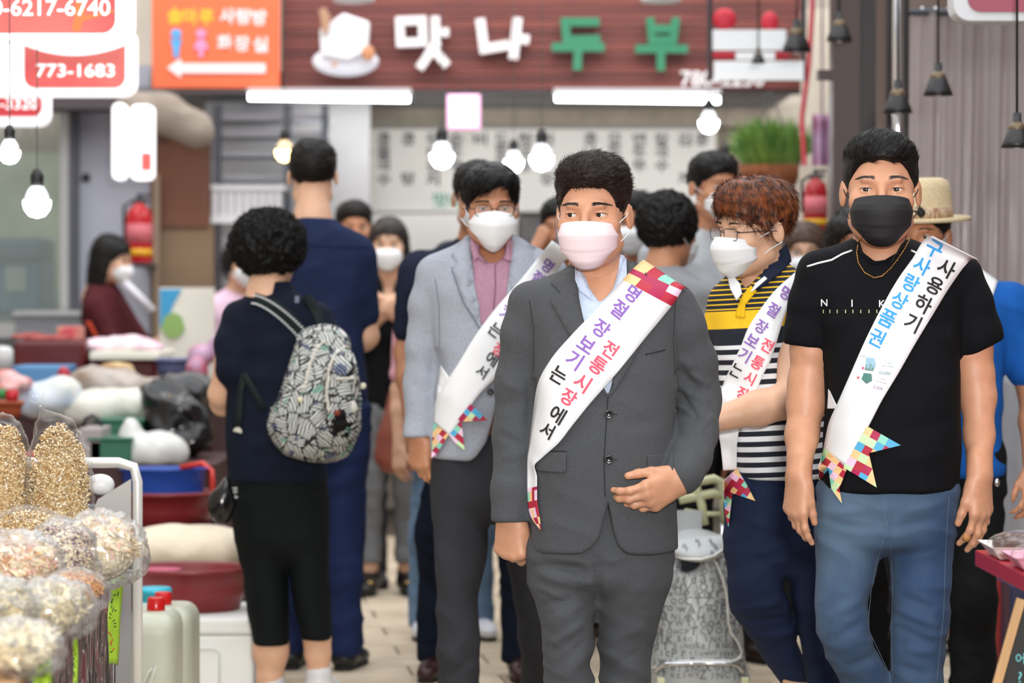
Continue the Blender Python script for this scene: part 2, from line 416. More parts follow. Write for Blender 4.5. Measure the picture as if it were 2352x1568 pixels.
def strands(V, Q, n, L, comb, lift=.5, width=.0007, seg=4, curl=0, seed=1, sel=None, droop=0, jitter=.25):
    rg = np.random.default_rng(seed); N = vnorm(V, Q); fc = V[Q].mean(1)
    if sel is not None: ok = np.where(sel(fc))[0]
    else: ok = np.arange(len(Q))
    i = ok[rg.integers(0, len(ok), n)]; p = fc[i]+rg.normal(0, .0006, (n, 3)); nn = N[Q[i, 0]]
    d = comb(p)+rg.normal(0, jitter, (n, 3)); d = d-nn*(d*nn).sum(1, keepdims=True); d /= np.maximum(np.linalg.norm(d, axis=1, keepdims=True), 1e-6)
    Ls = (L(p) if callable(L) else L)*rg.uniform(.6, 1.15, n); ax = np.cross(d, nn); ph = rg.uniform(0, 6.28, n)
    pts = [p-nn*.002]; cur = p-nn*.002; lf = lift(p)[:, None] if callable(lift) else lift
    for k in range(seg):
        t = (k+1)/seg; v = d+nn*lf*(1-t*.9)
        if curl: v = v+curl*(np.cos(ph+t*9)[:, None]*ax+np.sin(ph+t*9)[:, None]*nn)
        v = v+np.array([0, 0, -droop*t]); v /= np.linalg.norm(v, axis=1, keepdims=True)
        cur = cur+v*(Ls/seg)[:, None]; pts.append(cur)
    X = np.stack(pts, 1); wd = width*np.linspace(1, .15, seg+1)[None, :, None]
    sd = ax/np.maximum(np.linalg.norm(ax, axis=1, keepdims=True), 1e-6); sd = (sd+rg.normal(0, .4, (n, 3)))[:, None, :]
    VV = np.stack([X-sd*wd, X+sd*wd], 2).reshape(-1, 3); b = (np.arange(n)*(seg+1)*2)[:, None]+np.arange(seg)[None, :]*2
    return VV, np.stack([b, b+1, b+3, b+2], -1).reshape(-1, 4)
def joinVQ(L):
    V = []; Q = []; b = 0
    for v, q in L: V.append(v); Q.append(q+b); b += len(v)
    return np.concatenate(V), np.concatenate(Q)
def hand(s, o, R, sc=1.0, flip=1, stub=.045, curl=(18, 28, 18), spread=4, thumb=(35, 25, 20), per=None, k=.006):
    """o wrist, R columns: +x thumb side, +y palm side, +z towards the forearm"""
    R = np.array(R, float); o = np.array(o, float)
    def T(p): return o+R @ (np.array(p, float)*[flip, 1, 1]*sc)
    nv = R[:, 1]
    s.cone(T((0, 0, stub)), T((0, 0, -.005)), .0265*sc, .0255*sc, .015, n=nv, f=1.25)
    base = [(.030, .000, -.088), (.010, -.003, -.093), (-.011, -.002, -.089), (-.030, .002, -.080)]
    for i, bs in enumerate(base): s.cone(T((bs[0]*.55, 0, -.012)), T(bs), .0185*sc, .0135*sc, .014, n=nv, f=1.15)
    s.ell(T((.022, .008, -.035)), (.016*sc, .016*sc, .020*sc), .014); s.ell(T((-.022, .008, -.04)), (.013*sc,)*3, .012)
    Ls = [(.040, .025, .021), (.044, .028, .022), (.041, .026, .021), (.032, .020, .019)]; rr = [.0098, .0100, .0095, .0083]
    for i in range(4):
        c = curl if per is None else per[i]; p = np.array(base[i]); a = 0; sp = math.radians((1.5-i)*spread)
        for j in range(3):
            a += math.radians(c[j]); d = np.array([math.sin(sp)*math.cos(a), math.sin(a), -math.cos(a)*math.cos(sp)]); q = p+d*Ls[i][j]
            r0 = rr[i]*(1-.09*j); s.cone(T(p), T(q), r0*sc, (rr[i]*(1-.09*(j+1)))*sc, k if j else .008); p = q
    p = np.array([.026, .006, -.022]); a, b2, c2 = [math.radians(x) for x in thumb]
    d = np.array([math.sin(a)*.9, .25, -math.cos(a)]); d /= np.linalg.norm(d); q = p+d*.042; s.cone(T(p), T(q), .0155*sc, .0118*sc, .012)
    d2 = np.array([math.sin(a-b2)*.9, .40, -math.cos(a-b2)]); d2 /= np.linalg.norm(d2); q2 = q+d2*.030; s.cone(T(q), T(q2), .0115*sc, .0105*sc, .006)
    d3 = np.array([math.sin(a-b2-c2)*.9, .45, -math.cos(a-b2-c2)]); d3 /= np.linalg.norm(d3); q3 = q2+d3*.024; s.cone(T(q2), T(q3), .0105*sc, .0085*sc, .005)
    return T
def frame(zdir, palm):                                       # hand axes: z up the forearm, y towards the palm
    z = nrm(zdir); y = np.array(palm, float); y = nrm(y-z*(y@z)); return np.stack([np.cross(y, z), y, z], 1)
class Person:
    def __init__(s, label, Y, px, head=None, skin=None, lo=False, group=None, foot=None):
        s.Y = Y; s.s = F/Y; s.lo = lo; s.skin = skin or SKIN; s.body = []; s.g = {}; s.o = {}
        s.root = thing('person', label, 'person', ((px-CX)*Y/F, Y, 0), group)
        if head: s.set_head(*head)
    def pt(s, px, py, dy=0): return W(px, py, s.Y+dy)
    def set_head(s, px, py, yaw=0, pitch=0, roll=0, hs=1.0, dy=0, key=None):
        s.hc = s.pt(px, py, dy); s.hR = Rz(yaw) @ Rx(pitch) @ Ry(roll); s.hs = hs; s.hk = key or ('lo' if s.lo else 'm')
        V, Q = head_tpl(s.hk); s.headV = s.H(V); s.body.append((s.headV, Q)); s.headQ = Q
    def H(s, P): return s.hc+s.hs*(np.asarray(P, float) @ s.hR.T)
    def put(s, o): return keep(o, s.root)
    def add(s, name, V, Q, m, par=None, smooth=True):
        o = npmesh(name, V, Q, m, None, smooth)
        if par is None: keep(o, s.root)
        else: o.parent = par
        return o
    def rows(s, R):                                          # (py, xl, xr, dyc, half depth)
        return [(HC-(r[0]-HY)/s.s, ((r[1]+r[2])/2-CX)/s.s, s.Y+r[3], (r[2]-r[1])/2/s.s, r[4]) for r in R]
    def garment(s, name, sdf, h, m, amp=.003, freq=(7, 7, 14), seed=0, shear=0, folds=(), label=None, rel=1, mask=None):
        if s.lo: h = max(h, .009)
        V, Q = sdf.surf(h); V = relax(V, Q, rel, .5)
        fo = [(s.pt(*f[0]), s.pt(*f[1]), f[2], f[3]) for f in folds]
        V = wrinkle(V, Q, amp, freq, seed, shear, fo, mask); s.g[name] = (V, Q); o = s.add(name, V, Q, m); s.o[name] = o
        if label: o['label'] = label
        return o
    def eyes(s, gaze=(0, 0), brow=None, browm=None, lash=True):
        g = Rz(gaze[0]) @ Rx(gaze[1])
        for q in (-1, 1):
            b = MB(); prof = [(math.sin(a), math.cos(a)) for a in np.linspace(0, math.pi, 27)]
            R = Matrix((g @ np.array([[1, 0, 0], [0, 0, -1], [0, 1, 0]])).tolist()); b.lathe([(max(r, 1e-6)*.0128, z*.0128) for r, z in prof], (q*.032, -.0690, -.0005), 24, R=R)
            mi = [1 if i//24 < 4 else 0 for i in range(len(b.f))]; mi += [0]*(len(b.f)-len(mi))
            b.v = [tuple(p) for p in s.H(np.array(b.v))]
            s.put(mesh('eye', b.v, b.f, [SCLERA, IRIS], None, True, mi))
            sl = {'n': .0044, 's': .0034}.get(s.hk, .0042); L = []
            for t in np.linspace(-.95, 1.0, 14):
                x = t*.0148; z = sl*math.sqrt(max(0, 1-t*t))-.0010+(.0006 if q*t > .5 else 0); L.append(s.H((q*.032+x*1.0, -.0690-math.sqrt(max(1e-6, .0153**2-x*x*.98-z*z))-.0002, z)))
            s.put(MB().tube(L, .00075, 5).build('eyelashes', LASH, None, True))
    def brows(s, m, z=.0225, th=.0034, arch=.004, y=-.0905, n=120, x0=.014, x1=.050):
        tree = bvh((s.headV, s.headQ)); V = []; Q = []; rg = np.random.default_rng(3)
        for q in (-1, 1):
            for i in range(n*2):
                t = rg.uniform(0, 1); x = x0+(x1-x0)*t; zz = z+arch*math.sin(t*math.pi*.8)-.003*t+rg.uniform(-1, 1)*th*(1-.65*t)
                p = s.H([q*x, -.13, zz]); hit = tree.ray_cast(Vector(p), Vector(s.hR @ np.array([0, 1, 0])))
                if hit[0] is None: continue
                h = np.array(hit[0])+np.array(hit[1])*.0006; d = s.hR @ np.array([q*.9, 0, .35-.6*t]); w_ = s.hR @ np.array([0, 0, 1])*.00030; nn = np.array(hit[1])*.0008
                b = len(V); e = h+d*.0075*s.hs; V += [h-w_, h+w_, e+nn+w_*.3, e+nn-w_*.3]; Q.append((b, b+1, b+2, b+3))
        if V: s.add('eyebrow_hair', np.array(V), np.array(Q), m, smooth=False)['kind'] = 'stuff'
    def mask(s, m, kind='surgical', loopm=None, dz=0.0, name='face_mask', label=None):
        def fn(u, v):
            U = 2*u-1; a = U*math.pi/2
            hw = np.interp(v, [0, .3, .7, 1], [.060, .066, .062, .038])
            yc = np.interp(v, [0, .18, .35, .6, .85, 1], [-.109, -.1225, -.126, -.117, -.106, -.082])
            ys = np.interp(v, [0, 1], [-.048, -.036])
            zc = np.interp(v, [0, 1], [-.014+dz, -.121]); zs = np.interp(v, [0, 1], [-.026+dz, -.092])
            if kind == 'kf':
                y = ys+(yc-.006*math.sin(v*math.pi)-ys)*(1-abs(U)**1.45); x = (hw+.004)*math.sin(a); k = abs(U)**1.6
                zc = np.interp(v, [0, 1], [-.006+dz, -.128]); zs = np.interp(v, [0, 1], [-.030+dz, -.070])
            else:
                y = ys+(yc-ys)*math.cos(a)**.75; x = hw*math.sin(a); k = abs(U)**2
                y -= .0022*((v*3.2) % 1)*(1-.3*abs(U)) if .1 < v < .95 else 0
            if abs(x) < .016 and v < .12 and kind != 'kf': y -= .002
            return s.H([x, y, zc*(1-k)+zs*k])
        b = MB().quadgrid(fn, 26, 30); o = s.put(b.build(name, m, None, True, solid=.0012))
        if label: o['label'] = label
        s.o['mask'] = o; s.maskfn = fn
        for q in (-1, 1):
            u = 0 if q < 0 else 1
            for v, ez, n in ((.02, .016, 0), (.97, -.034, 1)):
                a = fn(u, v); e = s.H([q*.0835, .026, ez]); mid = s.H([q*.076, -.010, (-.020 if n == 0 else -.060)*.6+ez*.4]); e2 = s.H([q*.084, .034, 0-.008])
                lp = MB().tube([a, mid, e, e2], .0013, 6).build('ear_loop', loopm or m, None, True); lp.parent = o
        return o
    def hairpiece(s, cap, m, h=.004, amp=.002, freq=60, strs=(), name='hair', base=True, k=0):
        V, Q = cap.surf(h if not s.lo else max(h, .006)); N = vnorm(V, Q); V = V+N*(fbm(V*freq, 5, 2)*amp)[:, None]
        L = [(V, Q)] if base else []
        for st in strs:
            st = dict(st); n = st.pop('n'); 
            if s.lo: n = int(n*.45); st['width'] = st.get('width', .0011)*1.6
            L.append(strands(V, Q, n, **st))
        A, B = joinVQ(L); A = s.H(A); s.hairVQ = (A, B); return s.add(name, A, B, m)
    def project(s, px, py, tree, off, fallback=None):
        o = Vector((0, 0, HC)); d = Vector(W(px, py, 1.0))-o; d.normalize(); h = tree.ray_cast(o, d)
        if h[0] is None: return None
        return np.array(h[0]-d*off)
    def tree(s, names): return bvh(*[s.g[n] for n in names])
    def patch(s, name, poly, names, off, m, par=None, thick=.0015, n=14, curve=True):
        """a cloth piece cut to a picture-measured outline, laid on the garments named"""
        T = s.tree(names) if isinstance(names, (list, tuple)) else names; P = [tuple(map(float, p)) for p in poly]
        bm = bmesh.new(); vs = [bm.verts.new((p[0], p[1], 0)) for p in P]; bm.faces.new(vs); bmesh.ops.triangulate(bm, faces=bm.faces[:])
        mx = max(max(p[0] for p in P)-min(p[0] for p in P), max(p[1] for p in P)-min(p[1] for p in P)); tgt = max(mx/n, 2.5)
        for _ in range(5):
            es = [e for e in bm.edges if e.calc_length() > tgt*1.5]
            if not es: break
            bmesh.ops.subdivide_edges(bm, edges=es, cuts=1); bmesh.ops.triangulate(bm, faces=[f for f in bm.faces if len(f.verts) > 3])
        miss = []; dep = []
        for v in bm.verts:
            h = s.project(v.co.x, v.co.y, T, off)
            if h is None: miss.append(v); v.tag = True
            else: dep.append((v, h))
        if not dep: bm.free(); return None
        Hs = [(v.co.x, v.co.y, h[1]) for v, h in dep]
        for v in miss:
            y = min(Hs, key=lambda q: (q[0]-v.co.x)**2+(q[1]-v.co.y)**2)[2]; v.co = W(v.co.x, v.co.y, y)
        for v, h in dep: v.co = h
        me = bpy.data.meshes.new(name); bm.to_mesh(me); bm.free(); o = link(name, me, None, m, True)
        if par is None: keep(o, s.root)
        else: o.parent = par
        d = o.modifiers.new('s', 'SOLIDIFY'); d.thickness = thick; d.offset = 0
        return o
    def line(s, name, pts, names, off, r, m, par=None, n=6, step=8):
        T = s.tree(names) if isinstance(names, (list, tuple)) else names; P = []
        for (a, b) in zip(pts[:-1], pts[1:]):
            k = max(1, int(math.hypot(b[0]-a[0], b[1]-a[1])/step))
            for i in range(k): P.append((a[0]+(b[0]-a[0])*i/k, a[1]+(b[1]-a[1])*i/k))
        P.append(pts[-1]); W3 = [s.project(p[0], p[1], T, off) for p in P]; W3 = [p for p in W3 if p is not None]
        if len(W3) < 2: return None
        o = MB().tube(W3, r, n).build(name, m, None, True)
        if par is None: keep(o, s.root)
        else: o.parent = par
        return o
    def sash(s, E, names, off=.006, ends=((0, .06), (.88, 1)), pal=None, nu=8, nv=90, m=None, extra=(), name='sash', label=None, cell=(4, .03), seed=1):
        """ribbon given by pairs of edge pixels from the shoulder down"""
        T = s.tree(names); E = np.array(E, float); off = off; L = np.r_[0, np.cumsum(np.hypot(np.diff((E[:, 0]+E[:, 2])/2), np.diff((E[:, 1]+E[:, 3])/2)))]; L /= L[-1]
        vv = np.linspace(0, 1, nv+1); C = np.array(cat(np.c_[L, E], vv)).T; D = np.full((nv+1, nu+1), np.nan); PX = np.zeros((nv+1, nu+1, 2))
        for j in range(nv+1):
            for i in range(nu+1):
                t = i/nu; px = C[j, 0]*(1-t)+C[j, 2]*t; py = C[j, 1]*(1-t)+C[j, 3]*t; PX[j, i] = (px, py); h = s.project(px, py, T, off)
                if h is not None: D[j, i] = h[1]
        md = np.nanmedian(D, axis=1); md = np.where(np.isnan(md), np.nanmedian(D), md)
        for j in range(nv+1):
            for i in range(nu+1):
                if np.isnan(D[j, i]) or D[j, i] > md[j]+.09: D[j, i] = md[j]+.0
        G = D.copy()
        for _ in range(14):
            G2 = G.copy(); G2[1:-1] = (G[:-2]+G[1:-1]*2+G[2:])/4; G2[:, 1:-1] = (G2[:, :-2]+G2[:, 1:-1]*2+G2[:, 2:])/4; G = np.minimum(G2, D+.012)
        G = np.minimum(G, D+.001) if False else np.minimum(G-.001, D)
        for _ in range(3): G[1:-1] = (G[:-2]+G[1:-1]*2+G[2:])/4; G[:, 1:-1] = (G[:, :-2]+G[:, 1:-1]*2+G[:, 2:])/4
        V = np.array([W(PX[j, i, 0], PX[j, i, 1], G[j, i]) for j in range(nv+1) for i in range(nu+1)])
        Q = np.array([[j*(nu+1)+i, j*(nu+1)+i+1, (j+1)*(nu+1)+i+1, (j+1)*(nu+1)+i] for j in range(nv) for i in range(nu)])[:, ::-1]
        o = s.add(name, V, Q, None); ms = [m or SASH]+PAL
        for x in ms: o.data.materials.append(x)
        rg = random.Random(seed); cellmap = {}; mi = []
        for j in range(nv):
            for i in range(nu):
                v = (j+.5)/nv; k = 0
                if any(a <= v <= b for a, b in ends):
                    key = (int(i/nu*cell[0]), int(v/cell[1]))
                    if key not in cellmap: cellmap[key] = 1+rg.choice((0, 0, 1, 1, 2, 3, 3, 4))
                    k = cellmap[key]
                mi.append(k)
        o.data.polygons.foreach_set('material_index', mi)
        d = o.modifiers.new('s', 'SOLIDIFY'); d.thickness = .0012; d.offset = 0
        if label: o['label'] = label
        s.g[name] = (V, Q); s.o[name] = o; return o
    def glyphs(s, L, on, par, off=.0034, bold=.02):
        """L: (text, px, py, size px, rotation, material[, x squeeze])"""
        T = s.tree([on]) if isinstance(on, str) else on; groups = {}
        for g in L:
            ch, px, py, sz, rot, m = g[:6]; sx = g[6] if len(g) > 6 else 1
            v, f = glyph(ch, bold); 
            if not len(v): continue
            a = math.radians(rot); pv = [(px+(p[0]*sx*math.cos(a)-p[1]*math.sin(a))*sz, py-(p[0]*sx*math.sin(a)+p[1]*math.cos(a))*sz) for p in v]
            H3 = [s.project(x, y, T, off) for x, y in pv]
            ok = [h is not None for h in H3]; P3 = [h if h is not None else np.zeros(3) for h in H3]
            b = groups.setdefault(m.name, MB()); n0 = len(b.v); b.v += [tuple(p) for p in P3]
            for q in f:
                if all(ok[i] for i in q): b.f.append([n0+i for i in q]); b.mi.append(0)
        for k, b in groups.items():
            o = b.build('lettering', MATS[k], None, False)
            if par is None: keep(o, s.root)
            else: o.parent = par
    def tail(s, poly, names, off, cell, ang, par, seed=1, name='sash_tail'):
        T = s.tree(names) if isinstance(names, (list, tuple)) else names; a = math.radians(ang); ca, sa = math.cos(a), math.sin(a)
        r = [(x*ca+y*sa, -x*sa+y*ca) for x, y in poly]; b = MB(); rg = random.Random(seed)
        ref = [s.project(x, y, T, off) for x, y in poly]; ys = [h[1] for h in ref if h is not None]; yd = min(ys) if ys else s.Y-.15
        x0, x1 = min(p[0] for p in r), max(p[0] for p in r); y0, y1 = min(p[1] for p in r), max(p[1] for p in r)
        def clip(P, k, v, sg):
            o = []
            for i in range(len(P)):
                A, B = P[i-1], P[i]; da, db = (A[k]-v)*sg, (B[k]-v)*sg
                if (da >= 0) != (db >= 0): t = da/(da-db); o.append((A[0]+(B[0]-A[0])*t, A[1]+(B[1]-A[1])*t))
                if db >= 0: o.append(B)
            return o
        from mathutils.geometry import tessellate_polygon
        tris = tessellate_polygon([[Vector((p[0], p[1], 0)) for p in r]]); X = x0
        while X < x1:
            Y_ = y0
            while Y_ < y1:
                P = r
                b.cur = rg.choice((0, 0, 1, 1, 2, 3, 3, 4, 5, 6))
                for tri in tris:
                    P = [r[n_] for n_ in tri]
                    for k, v, sg in ((0, X, 1), (0, X+cell, -1), (1, Y_, 1), (1, Y_+cell, -1)):
                        P = clip(P, k, v, sg) if len(P) > 2 else []
                    if len(P) < 3: continue
                    n0 = len(b.v)
                    for p in P:
                        q = (p[0]*ca-p[1]*sa, p[0]*sa+p[1]*ca); h = s.project(q[0], q[1], T, off); b.v.append(tuple(h if h is not None else W(q[0], q[1], yd)))
                    b.f.append(list(range(n0, n0+len(P)))); b.mi.append(b.cur)
                Y_ += cell
            X += cell
        o = b.build(name, PAL, None, False, solid=.0012)
        if par is None: keep(o, s.root)
        else: o.parent = par
        return o
    def finish(s, zmin=None):
        V, Q = joinVQ(s.body); o = s.add('body', V, Q, s.skin); return o
def shoe(P, px, py, Y, yaw, m, L=.28, solem=None, w_=.05, h=.075, name='shoe', z0=None):
    c = W(px, py, Y); c[2] = 0 if z0 is None else z0; s = SDF(); R = Rz(yaw)
    T = lambda p: c+R @ np.array(p)
    s.cone(T((0, .0, .045)), T((0, -L*.45, .034)), .045, .036, .03, n=(0, 0, 1), f=1.0); s.cone(T((0, -L*.45, .034)), T((0, -L*.72, .030)), .042, .034, .02, n=(0, 0, 1), f=1.3); s.cone(T((0, .0, .05)), T((0, 0, h+.02)), .042, .043, .02)
    s.half(c+np.array([0, 0, .012]), (0, 0, -1)); V, Q = s.surf(.006); o = P.add(name, V, Q, m)
    b = MB(); pr = [T((x*w_/.05*.9, y, 0)) for x, y in [(-.034, .03), (0, .045), (.034, .03), (.040, -.05), (.046, -L*.5), (.030, -L*.78), (0, -L*.85), (-.030, -L*.78), (-.046, -L*.5), (-.040, -.05)]]
    b.prism([(p[0], p[1]) for p in pr], c[2], c[2]+.016, 'xy'); so = b.build('sole', solem or mat('sole_dark', '#151313', .7), None, False, bevel=.003); so.parent = o
    return o
PUR, RED, BLK, BLU = [mat(n, c, .7) for n, c in (('print_purple', '#8d63b8'), ('print_red', '#f0526a'), ('print_black', '#231f20'), ('print_blue', '#359fe0'))]
SASH = mat('sash_white', '#eef0f2', .55, bump=.05, scale=60)
PAL = [mat('patch_'+n, c, .6) for n, c in (('red', '#b8263c'), ('peach', '#f7cf94'), ('mint', '#8ed8c0'), ('pink', '#f3cfe6'), ('crimson', '#b01c50'), ('sky', '#4fb0dc'), ('lime', '#cdeeb8'))]
# ---- the man in the grey suit, walking in front
SUIT = mat('suit_grey', '#4e5053', .85, bump=.35, scale=700, var=.16, vscale=420, sheen=.05)
SUITD = mat('suit_seam', '#2c2d30', .9)
SHIRTB = mat('shirt_pale_blue', '#c6d3ea', .8, bump=.15, scale=500, var=.05, vscale=90)
def suit_man():
    P = Person('man in charcoal grey suit and pink mask with purple-lettered white sash', 6.63, 1372, (1361, 492, -12, 2, 0, 1.05, 0, 'n'))
    P.eyes((-22, 0)); P.brows(HAIRB, z=.0215)
    P.mask(MASKP, loopm=MASKW, label='pale pink pleated face mask')
    cap = hair_cap('', dict(g=1.0, add=[((0, -.022, .088), (.066, .070, .038)), ((0, .02, .085), (.074, .082, .048))], hairline=.066, fw=.068))
    top = lambda c: c[:, 2] > .05
    P.hairpiece(cap, mat('hair_dark_brown', '#110b09', .5, col2='#2a1c16', vscale=120, spec=.25), .0034, .003, 60, [
        dict(n=7500, L=.024, comb=lambda p: np.c_[p[:, 0]*6+.5, np.full(len(p), .6), np.full(len(p), .3)], lift=.35, curl=.2, seed=2, sel=top),
        dict(n=5000, L=.013, comb=lambda p: np.c_[p[:, 0]*2, np.full(len(p), .5), np.full(len(p), -1.)], lift=.3, seed=3, sel=lambda c: c[:, 2] <= .06),
        dict(n=1200, L=.009, comb=lambda p: np.c_[p[:, 0]*2, np.full(len(p), .3), np.full(len(p), -.2)], lift=1.2, width=.0004, curl=.3, seed=4)])
    # jacket
    s = SDF()
    s.col(P.rows([(590, 1318, 1440, .06, .050), (618, 1296, 1466, .05, .075), (640, 1248, 1512, .045, .090), (662, 1206, 1556, .04, .105), (700, 1192, 1568, .035, .118), (780, 1208, 1560, .02, .128), (860, 1220, 1556, .01, .135), (950, 1222, 1550, .005, .142), (1060, 1218, 1548, 0, .145), (1160, 1214, 1552, 0, .142), (1262, 1212, 1560, 0, .140)]), p=2.35, round=.004)
    s.chain([P.pt(1220, 700, .03), P.pt(1204, 765, .03), P.pt(1188, 880, .035), P.pt(1180, 1000, .03), P.pt(1175, 1120, .0), P.pt(1172, 1200, -.012)], [.054, .053, .048, .0465, .046, .0450], .02)
    s.chain([P.pt(1545, 700, .03), P.pt(1568, 755, .03), P.pt(1594, 830, .045), P.pt(1606, 915, .055), P.pt(1602, 990, .0), P.pt(1586, 1050, -.065), P.pt(1570, 1090, -.12)], [.054, .054, .052, .050, .047, .046, .045], .016)
    s.poly([W(x, y, P.Y)[[0, 2]] for x, y in [(1322, 560), (1440, 560), (1428, 700), (1404, 862), (1394, 906), (1386, 895), (1352, 790), (1326, 680)]], 5.9, P.Y-.035)
    s.poly([W(x, y, P.Y)[[0, 2]] for x, y in [(1322, 560), (1440, 560), (1432, 650), (1400, 740), (1356, 740), (1326, 660)]], 5.9, P.Y+.03)
    s.poly([W(x, y, P.Y)[[0, 2]] for x, y in [(1392, 1136), (1398, 1165), (1404, 1205), (1410, 1226), (1418, 1242), (1430, 1254), (1446, 1261), (1470, 1266), (1470, 1285), (1310, 1285), (1310, 1264), (1335, 1258), (1353, 1248), (1366, 1232), (1376, 1208), (1386, 1165)]], 5.9, P.Y)
    s.poly([W(x, y, P.Y)[[0, 2]] for x, y in [(1100, 1196), (1219, 1196), (1219, 1290), (1100, 1290)]], 5.9, P.Y+.2, op='sub')
    n = P.pt(1566, 1092, -.12)-P.pt(1592, 1010, .0); s.half(P.pt(1566, 1090, -.11), (.15, -.75, -.62)) if False else None
    folds = [((1560, 850), (1618, 905), .012, -.010), ((1555, 885), (1640, 930), .010, .008), ((1570, 950), (1640, 985), .012, -.009), ((1560, 820), (1600, 850), .01, .006), ((1600, 990), (1650, 960), .012, .008),
             ((1140, 1000), (1205, 1030), .010, -.005), ((1150, 1060), (1215, 1040), .012, .005), ((1140, 940), (1200, 925), .014, -.005), ((1222, 870), (1225, 1000), .012, -.010), ((1565, 900), (1610, 965), .006, -.009), ((1590, 860), (1640, 890), .008, .006), ((1556, 930), (1600, 960), .007, .008), ((1560, 1000), (1625, 1030), .010, -.005), ((1150, 880), (1212, 905), .010, .004), ((1145, 1100), (1212, 1090), .010, -.004), ((1300, 960), (1380, 930), .015, .003), ((1420, 980), (1530, 960), .02, -.003), ((1450, 1180), (1540, 1130), .02, .004)]
    fo = [((a[0], a[1], -.12), (b[0], b[1], -.12), w_, am) for a, b, w_, am in folds]
    jk = P.garment('jacket', s, .0052, SUIT, .0026, (5, 5, 9), 3, folds=fo, shear=.4)
    # sleeve ends: dark openings
    # shirt
    s = SDF(); s.col(P.rows([(585, 1326, 1436, .045, .058), (612, 1322, 1440, .045, .066), (640, 1290, 1470, .04, .082), (700, 1240, 1520, .03, .100), (800, 1240, 1530, .015, .112), (920, 1250, 1530, .01, .118)]), p=2.3, round=.004)
    s.poly([W(x, y, P.Y)[[0, 2]] for x, y in [(1330, 560), (1428, 560), (1416, 640), (1402, 668), (1376, 694), (1352, 660), (1336, 620)]], 5.9, P.Y+.035)
    sh = P.garment('shirt', s, .006, SHIRTB, .002, (8, 8, 12), 8)
    P.patch('collar_leaf', [(1322, 602), (1330, 612), (1344, 645), (1362, 690), (1330, 668), (1321, 640)], P.tree(['shirt', 'jacket']), .006, SHIRTB, sh)
    P.patch('collar_leaf', [(1438, 590), (1440, 640), (1432, 655), (1398, 686), (1415, 655), (1428, 610)], P.tree(['shirt', 'jacket']), .006, SHIRTB, sh)
    T = P.tree(['jacket'])
    P.patch('lapel', [(1306, 612), (1322, 600), (1326, 680), (1340, 740), (1362, 815), (1386, 900), (1393, 912), (1360, 868), (1310, 775), (1262, 690), (1288, 672), (1266, 652)], T, .004, SUIT, jk, thick=.004, n=22)
    P.patch('lapel', [(1444, 600), (1470, 606), (1500, 650), (1486, 668), (1506, 690), (1470, 800), (1425, 880), (1396, 912), (1400, 890), (1420, 790), (1432, 690)], T, .004, SUIT, jk, thick=.004, n=22)
    for bx, by in ((1398, 951), (1398, 1055)):
        c = P.project(bx, by, T, .003); MB().lathe([(.0001, .0), (.0085, 0), (.0100, .0015), (.0100, .0035), (.0080, .0042), (.006, .003), (.0001, .003)], (0, 0, 0), 20, R=Matrix.Rotation(math.pi/2, 3, 'X')).build('button', mat('button_black', '#0d0d0f', .2), None, True)
        o = COL.objects[-1]; o.location = c; o.parent = jk
        P.line('buttonhole', [(bx+9, by), (bx+20, by)], T, .001, .0008, SUITD, jk)
    P.patch('pocket_flap', [(1228, 1038), (1300, 1040), (1301, 1082), (1292, 1086), (1240, 1082), (1228, 1076)], T, .004, SUIT, jk, thick=.004)
    P.patch('pocket_flap', [(1487, 1046), (1545, 1038), (1546, 1080), (1500, 1094), (1490, 1088)], T, .004, SUIT, jk, thick=.004)
    P.line('seam', [(1396, 912), (1393, 960), (1387, 1060), (1390, 1140)], T, .0015, .0011, SUITD, jk)
    P.line('seam', [(1228, 1036), (1302, 1036)], T, .0012, .0010, SUITD, jk); P.line('seam', [(1482, 814), (1528, 803)], T, .0012, .0014, SUITD, jk)
    P.line('seam', [(1216, 690), (1226, 760), (1226, 850)], T, .0005, .0009, SUITD, jk); P.line('seam', [(1552, 690), (1546, 780), (1550, 860)], T, .0005, .0009, SUITD, jk)
    # trousers
    s = SDF(); Yc = P.Y+.01
    s.col(P.rows([(1150, 1235, 1525, .01, .11), (1250, 1212, 1546, .01, .128), (1310, 1212, 1538, .01, .125), (1345, 1222, 1532, .01, .105), (1375, 1240, 1520, .01, .06)]), p=2.4, k=.03, round=.02)
    s.col(P.rows([(1240, 1214, 1378, .0, .10), (1330, 1220, 1374, -.01, .098), (1400, 1235, 1368, -.02, .088), (1470, 1248, 1362, -.03, .080), (1568, 1252, 1362, -.03, .072), (1750, 1262, 1360, .0, .068), (1925, 1262, 1362, .03, .068)]), k=.02, p=2.1, round=.006)
    s.col(P.rows([(1240, 1376, 1544, .0, .10), (1330, 1374, 1534, .0, .098), (1400, 1372, 1518, .01, .088), (1470, 1374, 1504, .02, .080), (1568, 1380, 1492, .03, .072), (1750, 1392, 1490, .06, .066), (1930, 1395, 1492, .10, .066)]), k=.02, p=2.1, round=.006)
